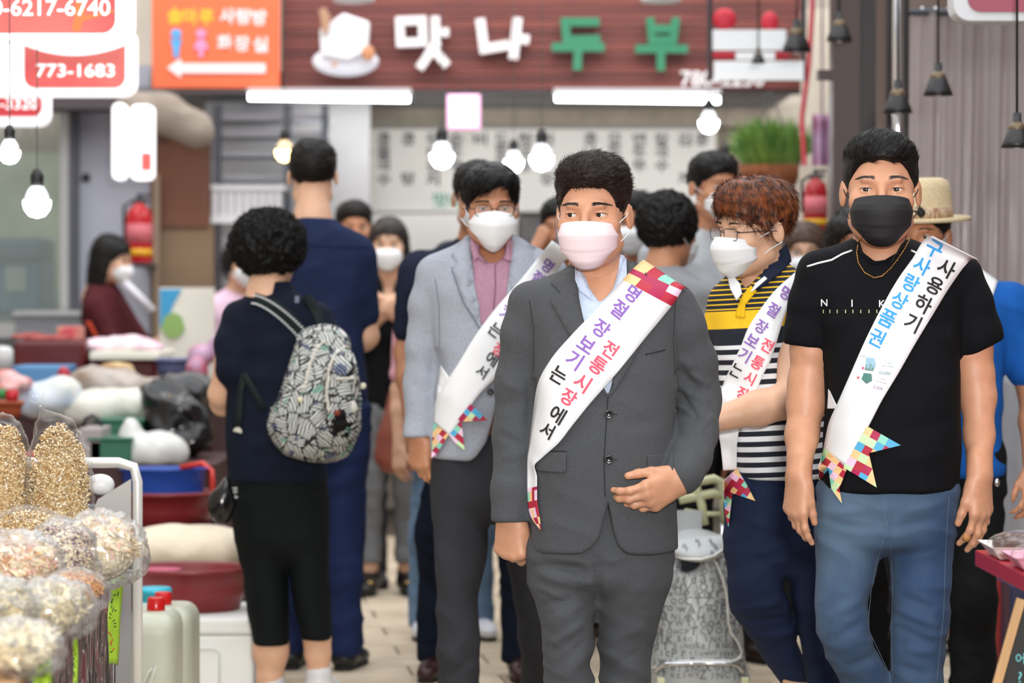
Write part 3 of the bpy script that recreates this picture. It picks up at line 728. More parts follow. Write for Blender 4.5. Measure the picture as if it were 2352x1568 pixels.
    fo = [((x0, y0, -.1), (x1, y1, -.1), w_, am) for x0, y0, x1, y1, w_, am in [(1225, 1290, 1360, 1320, .012, -.009), (1235, 1320, 1350, 1345, .012, .008), (1250, 1275, 1370, 1290, .010, .008), (1260, 1440, 1330, 1400, .012, .006), (1260, 1500, 1350, 1450, .014, -.006), (1290, 1560, 1360, 1490, .014, .006), (1222, 1302, 1340, 1300, .006, -.007), (1230, 1345, 1300, 1375, .008, .006), (1245, 1390, 1320, 1370, .008, -.006), (1255, 1425, 1350, 1380, .007, .005), (1270, 1480, 1345, 1425, .008, .006), (1280, 1530, 1350, 1465, .008, -.005), (1262, 1300, 1372, 1345, .007, .006), (1385, 1290, 1440, 1275, .008, .004), (1390, 1480, 1490, 1440, .015, .005), (1395, 1540, 1480, 1500, .012, -.004), (1372, 1290, 1376, 1400, .010, -.012), (1400, 1400, 1500, 1330, .02, .004), (1330, 1350, 1368, 1400, .01, -.006)]]
    P.garment('trousers', s, .006, SUIT, .005, (5, 5, 14), 5, shear=.5, folds=fo)
    # sash
    E = [(1478, 596, 1580, 664), (1466, 606, 1574, 660), (1440, 632, 1552, 690), (1380, 700, 1482, 776), (1312, 770, 1412, 862), (1262, 830, 1352, 930), (1236, 880, 1312, 980), (1224, 950, 1282, 1018), (1216, 1020, 1244, 1052), (1211, 1060, 1227, 1070), (1211, 1100, 1233, 1096), (1212, 1150, 1233, 1146), (1218, 1185, 1238, 1180), (1240, 1216, 1243, 1218)]
    sa = P.sash(E, ['jacket', 'shirt', 'trousers'], off=.012, ends=((0, .085), (.86, 1)), cell=(4, .028), label='white sash with purple, red and black lettering')
    P.glyphs([('명', 1453, 674, 38, -38, PUR), ('절', 1422, 709, 40, -38, PUR), ('장', 1381, 754, 40, -36, PUR), ('보', 1347, 791, 38, -34, PUR), ('기', 1319, 826, 42, -33, PUR), ('는', 1283, 861, 38, -31, BLK), ('전', 1401, 802, 38, -35, RED), ('통', 1373, 839, 40, -35, RED), ('시', 1337, 878, 42, -33, RED), ('장', 1306, 912, 38, -32, RED), ('에', 1280, 952, 40, -31, BLK), ('서', 1256, 988, 36, -28, BLK)], 'sash', sa)
    # body: neck, arms, hands, core
    c = SDF(); c.col(P.rows([(600, 1330, 1430, .05, .05), (690, 1250, 1500, .03, .08), (900, 1250, 1520, .02, .10), (1200, 1240, 1520, .02, .10), (1330, 1240, 1515, .01, .09)]), round=.02)
    c.chain([P.pt(1300, 1320), P.pt(1305, 1560), P.pt(1310, 1930)], [.06, .045, .035]); c.chain([P.pt(1455, 1320), P.pt(1435, 1560, .03), P.pt(1440, 1930, .08)], [.06, .045, .035]); P.body.append(c.surf(.012))
    h = SDF(); o = P.pt(1172, 1185, -.01); hand(h, o+np.array([0, 0, -.0]), frame((.0, .0, 1), (.45, .85, 0)), .98, 1, per=[(62, 80, 50), (66, 84, 50), (68, 84, 50), (70, 86, 50)], thumb=(14, 8, -5), spread=1)
    h.cone(o+np.array([0, 0.02, .07]), o, .029, .027, .01); P.body.append(h.surf(.0024))
    h = SDF(); o = P.pt(1563, 1100, -.130); z = nrm(P.pt(1592, 1010, .0)-P.pt(1563, 1100, -.13)); zz = nrm([.80, .40, .42])
    hand(h, o, frame(zz, (-.55, .75, .12)), 1.0, -1, stub=.012, per=[(22, 34, 22), (30, 38, 24), (38, 42, 28), (44, 46, 30)], thumb=(30, 14, 8), spread=1)
    h.cone(o+z*.03, o, .027, .027, .02); P.body.append(h.surf(.0024))
    P.finish()
    for px, py, yw, dy in ((1318, 1960, -8, .03), (1445, 1960, 8, .1)): shoe(P, px, py, P.Y+dy, yw, mat('shoe_black', '#141212', .25))
    return P
# ---- the man in the black T-shirt
def PZ(P, pts): return [W(x, y, P.Y)[[0, 2]] for x, y in pts]
def black_shirt_man():
    P = Person('man in black T-shirt, blue jeans and black mask with gold chain', 6.65, 2040, (2023, 437, -6, 0, 0, 1.10, .0, 's'))
    P.eyes((-8, 0)); P.brows(HAIR, z=.0225, th=.0034, n=90); P.mask(MASKK, loopm=MASKK, label='black pleated face mask')
    cap = hair_cap('', dict(g=1.0, add=[((0, -.006, .076), (.064, .080, .044))], hairline=.066, fw=.067))
    top = lambda c: c[:, 2] > .055
    P.hairpiece(cap, HAIR, .0034, .002, 50, [
        dict(n=7000, L=.022, comb=lambda p: np.c_[np.full(len(p), .75), np.full(len(p), .55), np.full(len(p), .55)-p[:, 1]*5], lift=.35, seed=2, sel=top, jitter=.10),
        dict(n=5000, L=.007, comb=lambda p: np.c_[p[:, 0]*2, np.full(len(p), .4), np.full(len(p), -1.)], lift=.3, seed=3, sel=lambda c: c[:, 2] <= .06, width=.0005)])
    TEE = mat('tee_black', '#0b0c10', .85, bump=.15, scale=700, sheen=.0)
    s = SDF()
    s.col(P.rows([(546, 1962, 2092, .055, .050), (560, 1930, 2130, .05, .068), (580, 1872, 2190, .045, .088), (610, 1852, 2226, .04, .104), (660, 1858, 2224, .03, .118), (740, 1876, 2212, .02, .128), (830, 1893, 2202, .01, .132), (930, 1897, 2204, .0, .135), (1040, 1890, 2206, 0, .138), (1124, 1880, 2202, 0, .138)]), p=2.35, round=.003)
    s.chain([P.pt(1886, 640, .03), P.pt(1872, 700, .03), P.pt(1856, 765, .03), P.pt(1845, 830, .03)], [.060, .058, .052, .050], .02)
    s.chain([P.pt(2198, 640, .03), P.pt(2222, 700, .03), P.pt(2240, 760, .03), P.pt(2256, 830, .03)], [.060, .058, .058, .056], .02)
    s.poly(PZ(P, [(1760, 786), (1801, 787), (1889, 801), (1892, 900), (1760, 900)]), 6, 7.2)
    s.poly(PZ(P, [(2350, 762), (2300, 780), (2200, 828), (2207, 900), (2350, 900)]), 6, 7.2)
    s.poly(PZ(P, [(1968, 500), (2090, 500), (2082, 545), (2060, 585), (2030, 602), (2000, 602), (1978, 580), (1968, 545)]), 6, P.Y+.045)
    fl = [((1900, 760, -.12), (1960, 720, -.12), .02, .005), ((1895, 830, -.12), (1900, 980, -.12), .02, -.006), ((2110, 690, -.12), (2190, 760, -.12), .02, -.008), ((2120, 740, -.12), (2200, 800, -.12), .015, .006), ((2050, 1000, -.12), (2190, 960, -.12), .02, -.005), ((2000, 1060, -.12), (2180, 1040, -.12), .02, .004), ((2080, 860, -.12), (2190, 900, -.12), .025, .004)]
    tee = P.garment('tshirt', s, .0055, TEE, .0028, (5, 5, 8), 11, shear=-.4, folds=fl)
    T = P.tree(['tshirt'])
    P.line('neckband', [(1969, 550), (1978, 580), (1998, 601), (2012, 604), (2032, 601), (2062, 584), (2084, 545)], T, .001, .0045, TEE, tee)
    w_ = mat('reflective_white', '#f2f2f4', .4, emit=0)
    P.line('reflective_strip', [(1854, 612), (1880, 604), (1910, 597), (1935, 583), (1957, 575)], T, .001, .0024, w_, tee); P.line('reflective_strip', [(2093, 575), (2110, 583)], T, .001, .0024, w_, tee)
    # jeans
    s = SDF()
    s.col(P.rows([(1060, 1900, 2190, 0, .11), (1120, 1884, 2200, 0, .122), (1180, 1878, 2194, 0, .126), (1240, 1876, 2186, 0, .115), (1275, 1886, 2176, 0, .06)]), p=2.4, k=.03, round=.015)
    s.col(P.rows([(1120, 1884, 2036, 0, .10), (1200, 1879, 2034, -.01, .098), (1278, 1872, 2018, -.02, .090), (1369, 1866, 1991, -.035, .082), (1440, 1874, 1989, -.045, .076), (1512, 1901, 2018, -.02, .070), (1568, 1936, 2050, .01, .068), (1700, 1960, 2064, .08, .064), (1930, 1975, 2075, .16, .066)]), k=.02, p=2.1, round=.006)
    s.col(P.rows([(1120, 2044, 2198, 0, .10), (1249, 2040, 2184, 0, .092), (1345, 2046, 2180, -.02, .084), (1440, 2044, 2170, -.03, .078), (1568, 2046, 2161, -.03, .070), (1750, 2062, 2160, -.02, .064), (1930, 2066, 2160, -.01, .066)]), k=.02, p=2.1, round=.006)
    fl = [((x0, y0, -.11), (x1, y1, -.11), w2, am) for x0, y0, x1, y1, w2, am in [(1890, 1180, 1990, 1170, .012, .006), (1900, 1200, 2010, 1215, .01, -.007), (2060, 1180, 2180, 1150, .012, .006), (2050, 1210, 2160, 1190, .01, -.006), (2030, 1130, 2034, 1240, .008, .006), (2060, 1290, 2170, 1270, .012, .005), (1900, 1420, 1985, 1370, .012, .007), (1910, 1470, 1990, 1420, .012, -.006), (2060, 1400, 2160, 1440, .010, .009), (2060, 1440, 2150, 1480, .010, -.008), (2070, 1370, 2150, 1400, .01, -.006), (2080, 1490, 2150, 1500, .012, .008), (2060, 1530, 2140, 1550, .01, -.006), (1940, 1540, 2040, 1500, .012, -.006)]]
    m = mat('denim', '#566b80', .85, bump=.4, scale=600, var=0, col2='#34496a', vscale=4, sheen=.05, stretch=(1, 1, .45))
    jn = P.garment('jeans', s, .0055, m, .0050, (6, 6, 15), 4, shear=.3, folds=fl)
    st = mat('denim_stitch', '#67788a', .8); T2 = P.tree(['jeans'])
    P.line('stitching', [(2030, 1240), (2014, 1290), (1998, 1370), (1994, 1440), (2018, 1500), (2046, 1552)], T2, .0006, .0007, st, jn)
    P.line('stitching', [(2046, 1252), (2050, 1345), (2048, 1440), (2050, 1560)], T2, .0006, .0006, st, jn); P.line('stitching', [(2014, 1125), (2016, 1170), (2024, 1210), (2030, 1228)], T2, .0006, .0007, st, jn); P.line('stitching', [(2048, 1128), (2046, 1165), (2040, 1195), (2030, 1212)], T2, .0006, .0007, st, jn)
    P.line('stitching', [(2180, 1140), (2172, 1260), (2168, 1400), (2152, 1560)], T2, .0006, .0006, st, jn)
    # sash
    q = lambda x, y: (1860+x/2.45, 530+y/2.45)
    E = [q(690, 30)+q(945, 160), q(665, 36)+q(925, 158), q(575, 160)+q(875, 195), q(500, 265)+q(790, 312), q(400, 440)+q(690, 475), q(310, 620)+q(590, 640), q(235, 790)+q(500, 798), q(158, 965)+q(400, 965), q(108, 1080)+q(330, 1100), q(86, 1180)+q(265, 1215), q(78, 1222)+q(198, 1326)]
    sa = P.sash(E, ['tshirt', 'jeans'], off=.008, ends=(), label='white sash with blue and black lettering')
    P.sash([q(104, 890)+q(112, 900), q(102, 940)+q(140, 960), q(98, 1000)+q(160, 1000)], ['tshirt'], off=.003, ends=(), nv=20, name='sash_back_layer')
    P.tail([q(*a) for a in ((322, 1098), (512, 1206), (332, 1250), (376, 1443), (190, 1330))], ['tshirt', 'jeans'], .014, 20, 28, sa, 3)
    P.tail([q(*a) for a in ((80, 1220), (200, 1326), (206, 1345), (165, 1450), (182, 1536), (122, 1452), (106, 1340), (52, 1402), (50, 1330))], ['tshirt', 'jeans'], .008, 16, 35, sa, 5)
    Lc = [(a, b, c) for a, b, c in (('구', 2146, 571), ('사', 2118, 610), ('랑', 2093, 650), ('상', 2066, 690), ('품', 2038, 731), ('권', 2014, 775))]
    L = [(a, b, c, 40, -27, BLU) for a, b, c in Lc]+[('사', 2174, 616, 42, -28, BLK), ('용', 2147, 656, 40, -27, BLK), ('하', 2121, 698, 42, -27, BLK), ('기', 2096, 741, 42, -26, BLK), ('ㅇ', 2162, 553, 18, -27, BLU)]
    P.glyphs(L, 'sash', sa)
    tl = mat('print_teal', '#3d7a86', .7); L = []
    P.glyphs([('10,000', 2032, 857, 27, -6, tl), ('5,000', 2017, 891, 22, -14, mat('print_mauve', '#8a5a8c', .7)), ('인천광역시', 2041, 834, 18, -6, tl), ('동구사랑상품권', 2040, 841, 26, -6, tl), ('인천광역시', 2028, 871, 16, -14, MATS['print_mauve']), ('동구사랑상품권', 2025, 878, 24, -14, MATS['print_mauve']), ('인천 동구', 1982, 818, 14, -6, BLK), ('■', 1982, 845, 5, -10, RED), ('■', 1971, 867, 5, -10, RED)], 'sash', sa, bold=0)
    for poly, c in (([(1990, 820), (2008, 822), (2012, 838), (2006, 850), (1988, 846)], '#9cc4d8'), ([(1988, 838), (1998, 832), (2008, 842), (2006, 852), (1986, 849)], '#6f9a8c'), ([(1984, 856), (2002, 858), (2003, 874), (1990, 881), (1979, 870)], '#4f8478')):
        P.patch('printed_picture', poly, ['sash'], .0025, mat('print_'+c[1:], c, .7), sa, thick=.0004)
    P.glyphs([('N', 1893, 695, 16, 0, SASH), ('I', 1957, 696, 16, 0, SASH), ('K', 2026, 697, 16, 0, SASH)], 'tshirt', tee, bold=.01)
    yl = mat('print_cream', '#c9bf90', .7)
    b = MB()
    for x in (1891, 1906, 1923, 1942, 1959, 1977, 1996, 2014):
        n0 = len(b.v)
        for u, v in ((-1.0, -4), (1.0, -4), (1.0, 4), (-1.0, 4)): b.v.append(tuple(P.project(x+u, 715+v, T, .0015)))
        b.f.append([n0, n0+1, n0+2, n0+3]); b.mi.append(0)
    b.build('tick_marks', yl).parent = tee; COL.objects[-1]['kind'] = 'stuff'
    # body
    c = SDF(); c.col(P.rows([(570, 1965, 2085, .05, .05), (640, 1900, 2180, .03, .08), (900, 1920, 2180, .02, .10), (1150, 1910, 2170, .01, .10), (1230, 1910, 2160, .01, .09)]), round=.02)
    c.chain([P.pt(1950, 1230), P.pt(1934, 1440, -.04), P.pt(1992, 1568, .01), P.pt(2018, 1930, .15)], [.06, .045, .04, .032]); c.chain([P.pt(2115, 1230), P.pt(2108, 1440, -.03), P.pt(2113, 1930, -.01)], [.06, .045, .035]); P.body.append(c.surf(.012))
    h = SDF(); o = P.pt(1834, 1094, -.05); hand(h, o, frame((.10, .05, 1), (.78, .62, 0)), .92, 1, per=[(12, 20, 12), (22, 30, 18), (30, 38, 22), (34, 42, 26)], thumb=(12, 10, 0), spread=2)
    h.chain([P.pt(1870, 700, .03), P.pt(1862, 800, .03), P.pt(1854, 880, .03), P.pt(1852, 925, .025), P.pt(1842, 1000, .0), o+np.array([.002, .002, .01])], [.050, .045, .0425, .043, .037, .027], .02); P.body.append(h.surf(.0032))
    h = SDF(); o = P.pt(2250, 1092, -.05); T_ = hand(h, o, frame((-.05, .05, 1), (-.72, .69, 0)), .98, -1, per=[(18, 22, 14), (14, 20, 12), (14, 20, 12), (16, 22, 14)], thumb=(22, 14, 0), spread=3)
    h.chain([P.pt(2230, 700, .03), P.pt(2232, 800, .03), P.pt(2240, 860, .03), P.pt(2246, 910, .025), P.pt(2249, 1000, .0), o+np.array([.0, .002, .01])], [.050, .046, .0425, .041, .034, .028], .02); P.body.append(h.surf(.0032))
    P.finish()
    keep(MB().tube([T_((.036, .020, -.138)), T_((.036, .026, -.150))], [.0100, .0096], 14).build('finger_plaster', mat('plaster_tan', '#b9814a', .6), None, True), P.root)
    # chain
    pts = [(1984, 540), (1972, 556), (1968, 580), (1972, 604), (1986, 626), (2008, 638), (2026, 634), (2044, 618), (2060, 598), (2076, 574), (2088, 552), (2088, 540)]
    tr = bvh(P.g['tshirt'], *P.body); q3 = []
    for a, b2 in zip(pts[:-1], pts[1:]):
        for k in range(7): q3.append((a[0]+(b2[0]-a[0])*k/7, a[1]+(b2[1]-a[1])*k/7))
    w3 = [P.project(x, y, tr, .003) for x, y in q3]; w3 = [p for p in w3 if p is not None]
    b = MB(); n = len(w3)
    for i in range(n-1):
        a, c2 = w3[i], w3[i+1]; t = nrm(c2-a); sd = nrm(np.cross(t, [0, 1, 0]))*.0016*(1 if i % 2 else -1)
        b.tube([a+sd, (a+c2)/2-sd*.3, c2+sd], .0011, 5)
    gold = mat('gold', '#d9a860', .22, metal=1); o = P.put(b.build('necklace', gold, None, True)); o['kind'] = 'stuff'
    MB().tube([P.pt(2068, 525, -.045), P.pt(2082, 545, -.03), P.pt(2070, 570, -.06), P.pt(2055, 588, -.08), P.pt(2047, 602, -.09)], .0011, 5).build('mask_cord', MASKK, None, True); keep(COL.objects[-1], P.root)
    for px, py, yw, dy in ((2025, 1950, -6, .14), (2112, 1950, 6, -.02)): shoe(P, px, py, P.Y+dy, yw, mat('shoe_black', '#141212', .25))
    return P
def stripe_mat(P):
    m = bpy.data.materials.new('striped_jersey'); m.use_nodes = True; nt = m.node_tree; b = nt.nodes['Principled BSDF']; b.inputs['Roughness'].default_value = .85; L = nt.links
    g = nt.nodes.new('ShaderNodeNewGeometry'); sp = nt.nodes.new('ShaderNodeSeparateXYZ'); L.new(g.outputs['Position'], sp.inputs[0])
    # height along the body with a slight slope, as the cloth hangs
    M = lambda op, a, bb, c=None: (lambda n: ([L.new(x, n.inputs[i]) if hasattr(x, 'is_linked') or hasattr(x, 'links') else setattr(n.inputs[i], 'default_value', x) for i, x in enumerate([a, bb]+([c] if c is not None else []))], n.outputs[0])[1])((lambda n: (setattr(n, 'operation', op), n)[1])(nt.nodes.new('ShaderNodeMath')))
    z0 = M('MULTIPLY', sp.outputs['X'], -.06); z1 = M('ADD', sp.outputs['Z'], z0); zz = lambda py: HC-(py-HY)/P.s-.06*.6
    def mixc(f, a, c):
        n = nt.nodes.new('ShaderNodeMix'); n.data_type = 'RGBA'; L.new(f, n.inputs[0])
        for i, x in ((6, a), (7, c)):
            if isinstance(x, tuple): n.inputs[i].default_value = x
            else: L.new(x, n.inputs[i])
        return n.outputs[2]
    NV, YE, WH = lin('#141a28'), lin('#f0c01c'), lin('#e9edf2')
    fr = M('FRACT', M('DIVIDE', z1, 11.2/P.s), 0); thin = mixc(M('LESS_THAN', fr, .27), NV, YE)
    fr2 = M('FRACT', M('DIVIDE', z1, 23.4/P.s), 0); wide = mixc(M('LESS_THAN', fr2, .5), NV, WH)
    c = mixc(M('GREATER_THAN', z1, zz(712)), mixc(M('GREATER_THAN', z1, zz(752)), mixc(M('GREATER_THAN', z1, zz(790)), wide, NV), YE), thin)
    L.new(c, b.inputs['Base Color']); return m
def glasses(P, m, w_=.047, h=.030, z=-.006, y=-.097, rim=.0011, half=False):
    b = MB()
    for q in (-1, 1):
        pts = [(q*.033+x, y+abs(q*.033+x)*.10, z+zz) for x, zz in rrect(-w_/2, w_/2, -h/2, h/2, .009, 4)]
        b.tube([P.H(p) for p in pts], rim, 6, closed=True)
        b.tube([P.H(p) for p in [(q*.057, y+.006, z+.006), (q*.072, y+.022, z+.006), (q*.080, -.02, z+.004), (q*.083, .02, z), (q*.083, .034, z-.015)]], rim*1.1, 6)
    b.tube([P.H(p) for p in [(-.0105, y+.001, z+.004), (0, y-.002, z+.007), (.0105, y+.001, z+.004)]], rim, 6)
    o = P.put(b.build('glasses', m, None, True)); gl = mat('lens_glass', '#ffffff', .02, alpha=.12)
    for q in (-1, 1):
        b = MB(); b.v = [tuple(P.H((q*.033+x, y+abs(q*.033+x)*.10, z+zz))) for x, zz in rrect(-w_/2, w_/2, -h/2, h/2, .009, 4)]; b.f = [list(range(len(b.v)))]; b.mi = [0]; b.build('lens', gl).parent = o
    return o
def striped_man():
    P = Person('man in yellow and navy striped polo with auburn hair, glasses and white mask', 7.35, 1770, (1731, 526, -58, 6, 3, .99, .0, 's'), SKIN2)
    P.eyes((-50, 15)); P.brows(HAIRB, z=.022, th=.003, n=80); P.mask(MASKW, label='white pleated face mask', dz=.004)
    glasses(P, mat('frame_dark', '#3a3432', .3, metal=.6), z=-.004, y=-.103, w_=.050)
    cap = hair_cap('', dict(g=1.01, add=[((0, -.030, .080), (.070, .080, .056)), ((0, .04, .070), (.080, .080, .062))], hairline=.052, fw=.066, nape=-.075))
    cb = lambda p: np.c_[np.full(len(p), .75)+p[:, 0]*6, np.full(len(p), -.1)+p[:, 1]*7, np.where(p[:, 2] > .09, .1, -.9)]
    P.hairpiece(cap, HAIRR, .0034, .003, 45, [dict(n=9000, L=.042, comb=cb, lift=.22, seed=2, sel=lambda c: c[:, 2] > -.01, jitter=.10, droop=.3),
        dict(n=160, L=.035, comb=cb, lift=1.1, seed=5, sel=lambda c: c[:, 2] > .08, width=.0004, jitter=.4)])
    P.add('undercut_hair', *[(lambda v: (P.H(v[0]), v[1]))(strands(*hair_cap('', dict(g=.995, fw=.067)).surf(.005), 1500, .010, lambda p: np.c_[p[:, 0]*2, np.full(len(p), .4), np.full(len(p), -1.)], seed=3, sel=lambda c: c[:, 2] < -.0))][0], HAIR)
    m = stripe_mat(P); s = SDF()
    s.col(P.rows([(592, 1690, 1800, .04, .055), (620, 1672, 1836, .035, .078), (650, 1658, 1868, .03, .095), (690, 1644, 1890, .03, .110), (760, 1640, 1900, .02, .120), (860, 1650, 1902, .01, .125), (960, 1668, 1900, 0, .128), (1094, 1690, 1902, 0, .135)]), p=2.3, round=.004)
    s.chain([P.pt(1672, 690, .03), P.pt(1662, 760, .05), P.pt(1664, 812, .05)], [.052, .050, .050], .02)
    s.chain([P.pt(1858, 690, .02), P.pt(1838, 760, -.03), P.pt(1826, 820, -.06)], [.060, .058, .058], .02)
    s.poly(PZ(P, [(1740, 838), (1786, 842), (1890, 830), (1900, 900), (1740, 900)]), 6.4, P.Y-.11)
    s.poly(PZ(P, [(1682, 560), (1790, 560), (1760, 610), (1708, 664), (1700, 640)]), 6.4, P.Y+.03)
    po = P.garment('polo_shirt', s, .0058, m, .0030, (5, 5, 8), 21, folds=[((1660, 830, -.1), (1700, 900, -.1), .015, -.006), ((1760, 900, -.12), (1850, 1000, -.12), .02, .005), ((1720, 1000, -.12), (1840, 960, -.12), .02, -.005), ((1700, 690, -.11), (1690, 760, -.12), .012, -.005)])
    T = P.tree(['polo_shirt']); nv = mat('navy_collar', '#1a2236', .8, bump=.1, scale=400); wh = mat('collar_white', '#e8eaee', .8)
    P.patch('collar_leaf', [(1760, 612), (1786, 580), (1806, 560), (1816, 585), (1818, 600), (1790, 630), (1744, 664), (1736, 664), (1750, 630)], T, .010, nv, po, thick=.004)
    P.patch('collar_leaf', [(1672, 636), (1684, 632), (1700, 652), (1704, 674), (1692, 690), (1678, 664)], T, .012, wh, po, thick=.004)
    P.patch('collar_lining', [(1756, 634), (1736, 650), (1724, 670), (1730, 668), (1762, 640)], T, .015, wh, po)
    P.patch('placket', [(1724, 655), (1738, 668), (1712, 700), (1710, 730), (1690, 728), (1690, 716), (1704, 680)], T, .003, mat('placket_yellow', '#e8ba20', .8), po)
    ns = mat('trousers_navy', '#1e2842', .85, bump=.15, scale=600, var=.12, vscale=8); s = SDF()
    s.col(P.rows([(1060, 1690, 1896, 0, .10), (1120, 1668, 1896, 0, .115), (1200, 1666, 1892, 0, .115), (1280, 1670, 1880, 0, .09), (1320, 1680, 1870, 0, .05)]), p=2.4, k=.03, round=.015)
    s.col(P.rows([(1120, 1668, 1790, 0, .09), (1224, 1668, 1792, -.01, .085), (1326, 1671, 1795, -.02, .078), (1390, 1676, 1812, 0, .075), (1441, 1706, 1828, .04, .070), (1513, 1756, 1848, .10, .062), (1568, 1792, 1872, .15, .058), (1640, 1830, 1910, .2, .056), (1760, 1872, 1952, .30, .058)]), k=.02, p=2.1, round=.006)
    s.col(P.rows([(1120, 1790, 1896, 0, .09), (1250, 1798, 1892, 0, .085), (1400, 1826, 1905, 0, .075), (1480, 1840, 1928, 0, .068), (1568, 1856, 1942, 0, .062), (1700, 1880, 1960, 0, .058), (1840, 1890, 1970, .02, .060)]), k=.02, p=2.1, round=.006)
    P.garment('trousers', s, .006, ns, .004, (6, 6, 15), 9, shear=-.4, folds=[((1690, 1180, -.1), (1790, 1220, -.1), .012, .006), ((1690, 1400, -.07), (1800, 1380, -.07), .012, .008), ((1700, 1430, -.05), (1810, 1420, -.05), .010, -.008), ((1720, 1460, 0), (1830, 1450, 0), .012, .007), ((1720, 1100, -.1), (1730, 1170, -.12), .01, -.006), ((1770, 1300, -.1), (1860, 1240, -.1), .02, .005)])
    E = [(1830, 622, 1850, 672), (1785, 662, 1818, 690), (1748, 708, 1795, 748), (1718, 754, 1781, 794), (1702, 794, 1768, 831), (1683, 835, 1752, 862), (1662, 880, 1736, 900), (1652, 930, 1712, 945), (1650, 981, 1698, 985), (1656, 1030, 1692, 1034), (1661, 1080, 1692, 1078)]
    sa = P.sash(E, ['polo_shirt', 'trousers'], off=.008, ends=(), label='white sash with purple and red lettering, narrow tail')
    q = lambda x, y: (1460+x/2.348, 900+y/2.348)
    P.tail([q(*a) for a in ((545, 412), (600, 500), (645, 587), (520, 545), (510, 640), (500, 727), (480, 650), (474, 480))], ['polo_shirt', 'trousers'], .012, 13, 35, sa, 8)
    P.glyphs([('명', 1805, 672, 30, -34, PUR), ('절', 1776, 711, 32, -33, PUR), ('장', 1749, 750, 31, -32, PUR), ('보', 1728, 782, 30, -31, PUR), ('기', 1710, 815, 32, -30, PUR), ('는', 1691, 851, 30, -28, BLK), ('전', 1762, 793, 31, -31, RED), ('통', 1740, 833, 31, -30, RED), ('시', 1722, 868, 30, -27, RED), ('장', 1706, 903, 29, -25, RED), ('에', 1680, 958, 26, -18, BLK)], 'sash', sa)
    c = SDF(); c.col(P.rows([(610, 1700, 1790, .04, .05), (680, 1680, 1850, .03, .08), (900, 1680, 1870, .02, .09), (1150, 1700, 1870, .01, .09), (1260, 1700, 1860, .01, .08)]), round=.02)
    c.chain([P.pt(1735, 1250), P.pt(1750, 1400, .01), P.pt(1910, 1740, .28)], [.045, .034, .03]); c.chain([P.pt(1845, 1250), P.pt(1866, 1420), P.pt(1925, 1820)], [.045, .034, .03])
    c.chain([P.pt(1845, 700, .02), P.pt(1826, 800, -.06), P.pt(1824, 870, -.10)], [.05, .045, .044]); P.body.append(c.surf(.008))
    h = SDF(); e = P.pt(1826, 915, -.19); o = P.pt(1612, 972, -.19); z = nrm(e-o)
    h.chain([P.pt(1826, 800, -.08), e, e+(o-e)*.4, o], [.045, .047, .043, .027], .02)
    hand(h, o, frame(z, (0, .2, 1)*np.array([1, 1, -1.])), .95, 1, per=[(40, 50, 40)]*4, thumb=(25, 20, 10)); P.body.append(h.surf(.0036))
    P.finish()
    for px, yw, dy in ((1915, -20, .3), (1932, -12, .02)): shoe(P, px, 1800, P.Y+dy, yw, mat('shoe_black', '#141212', .25))
    return P
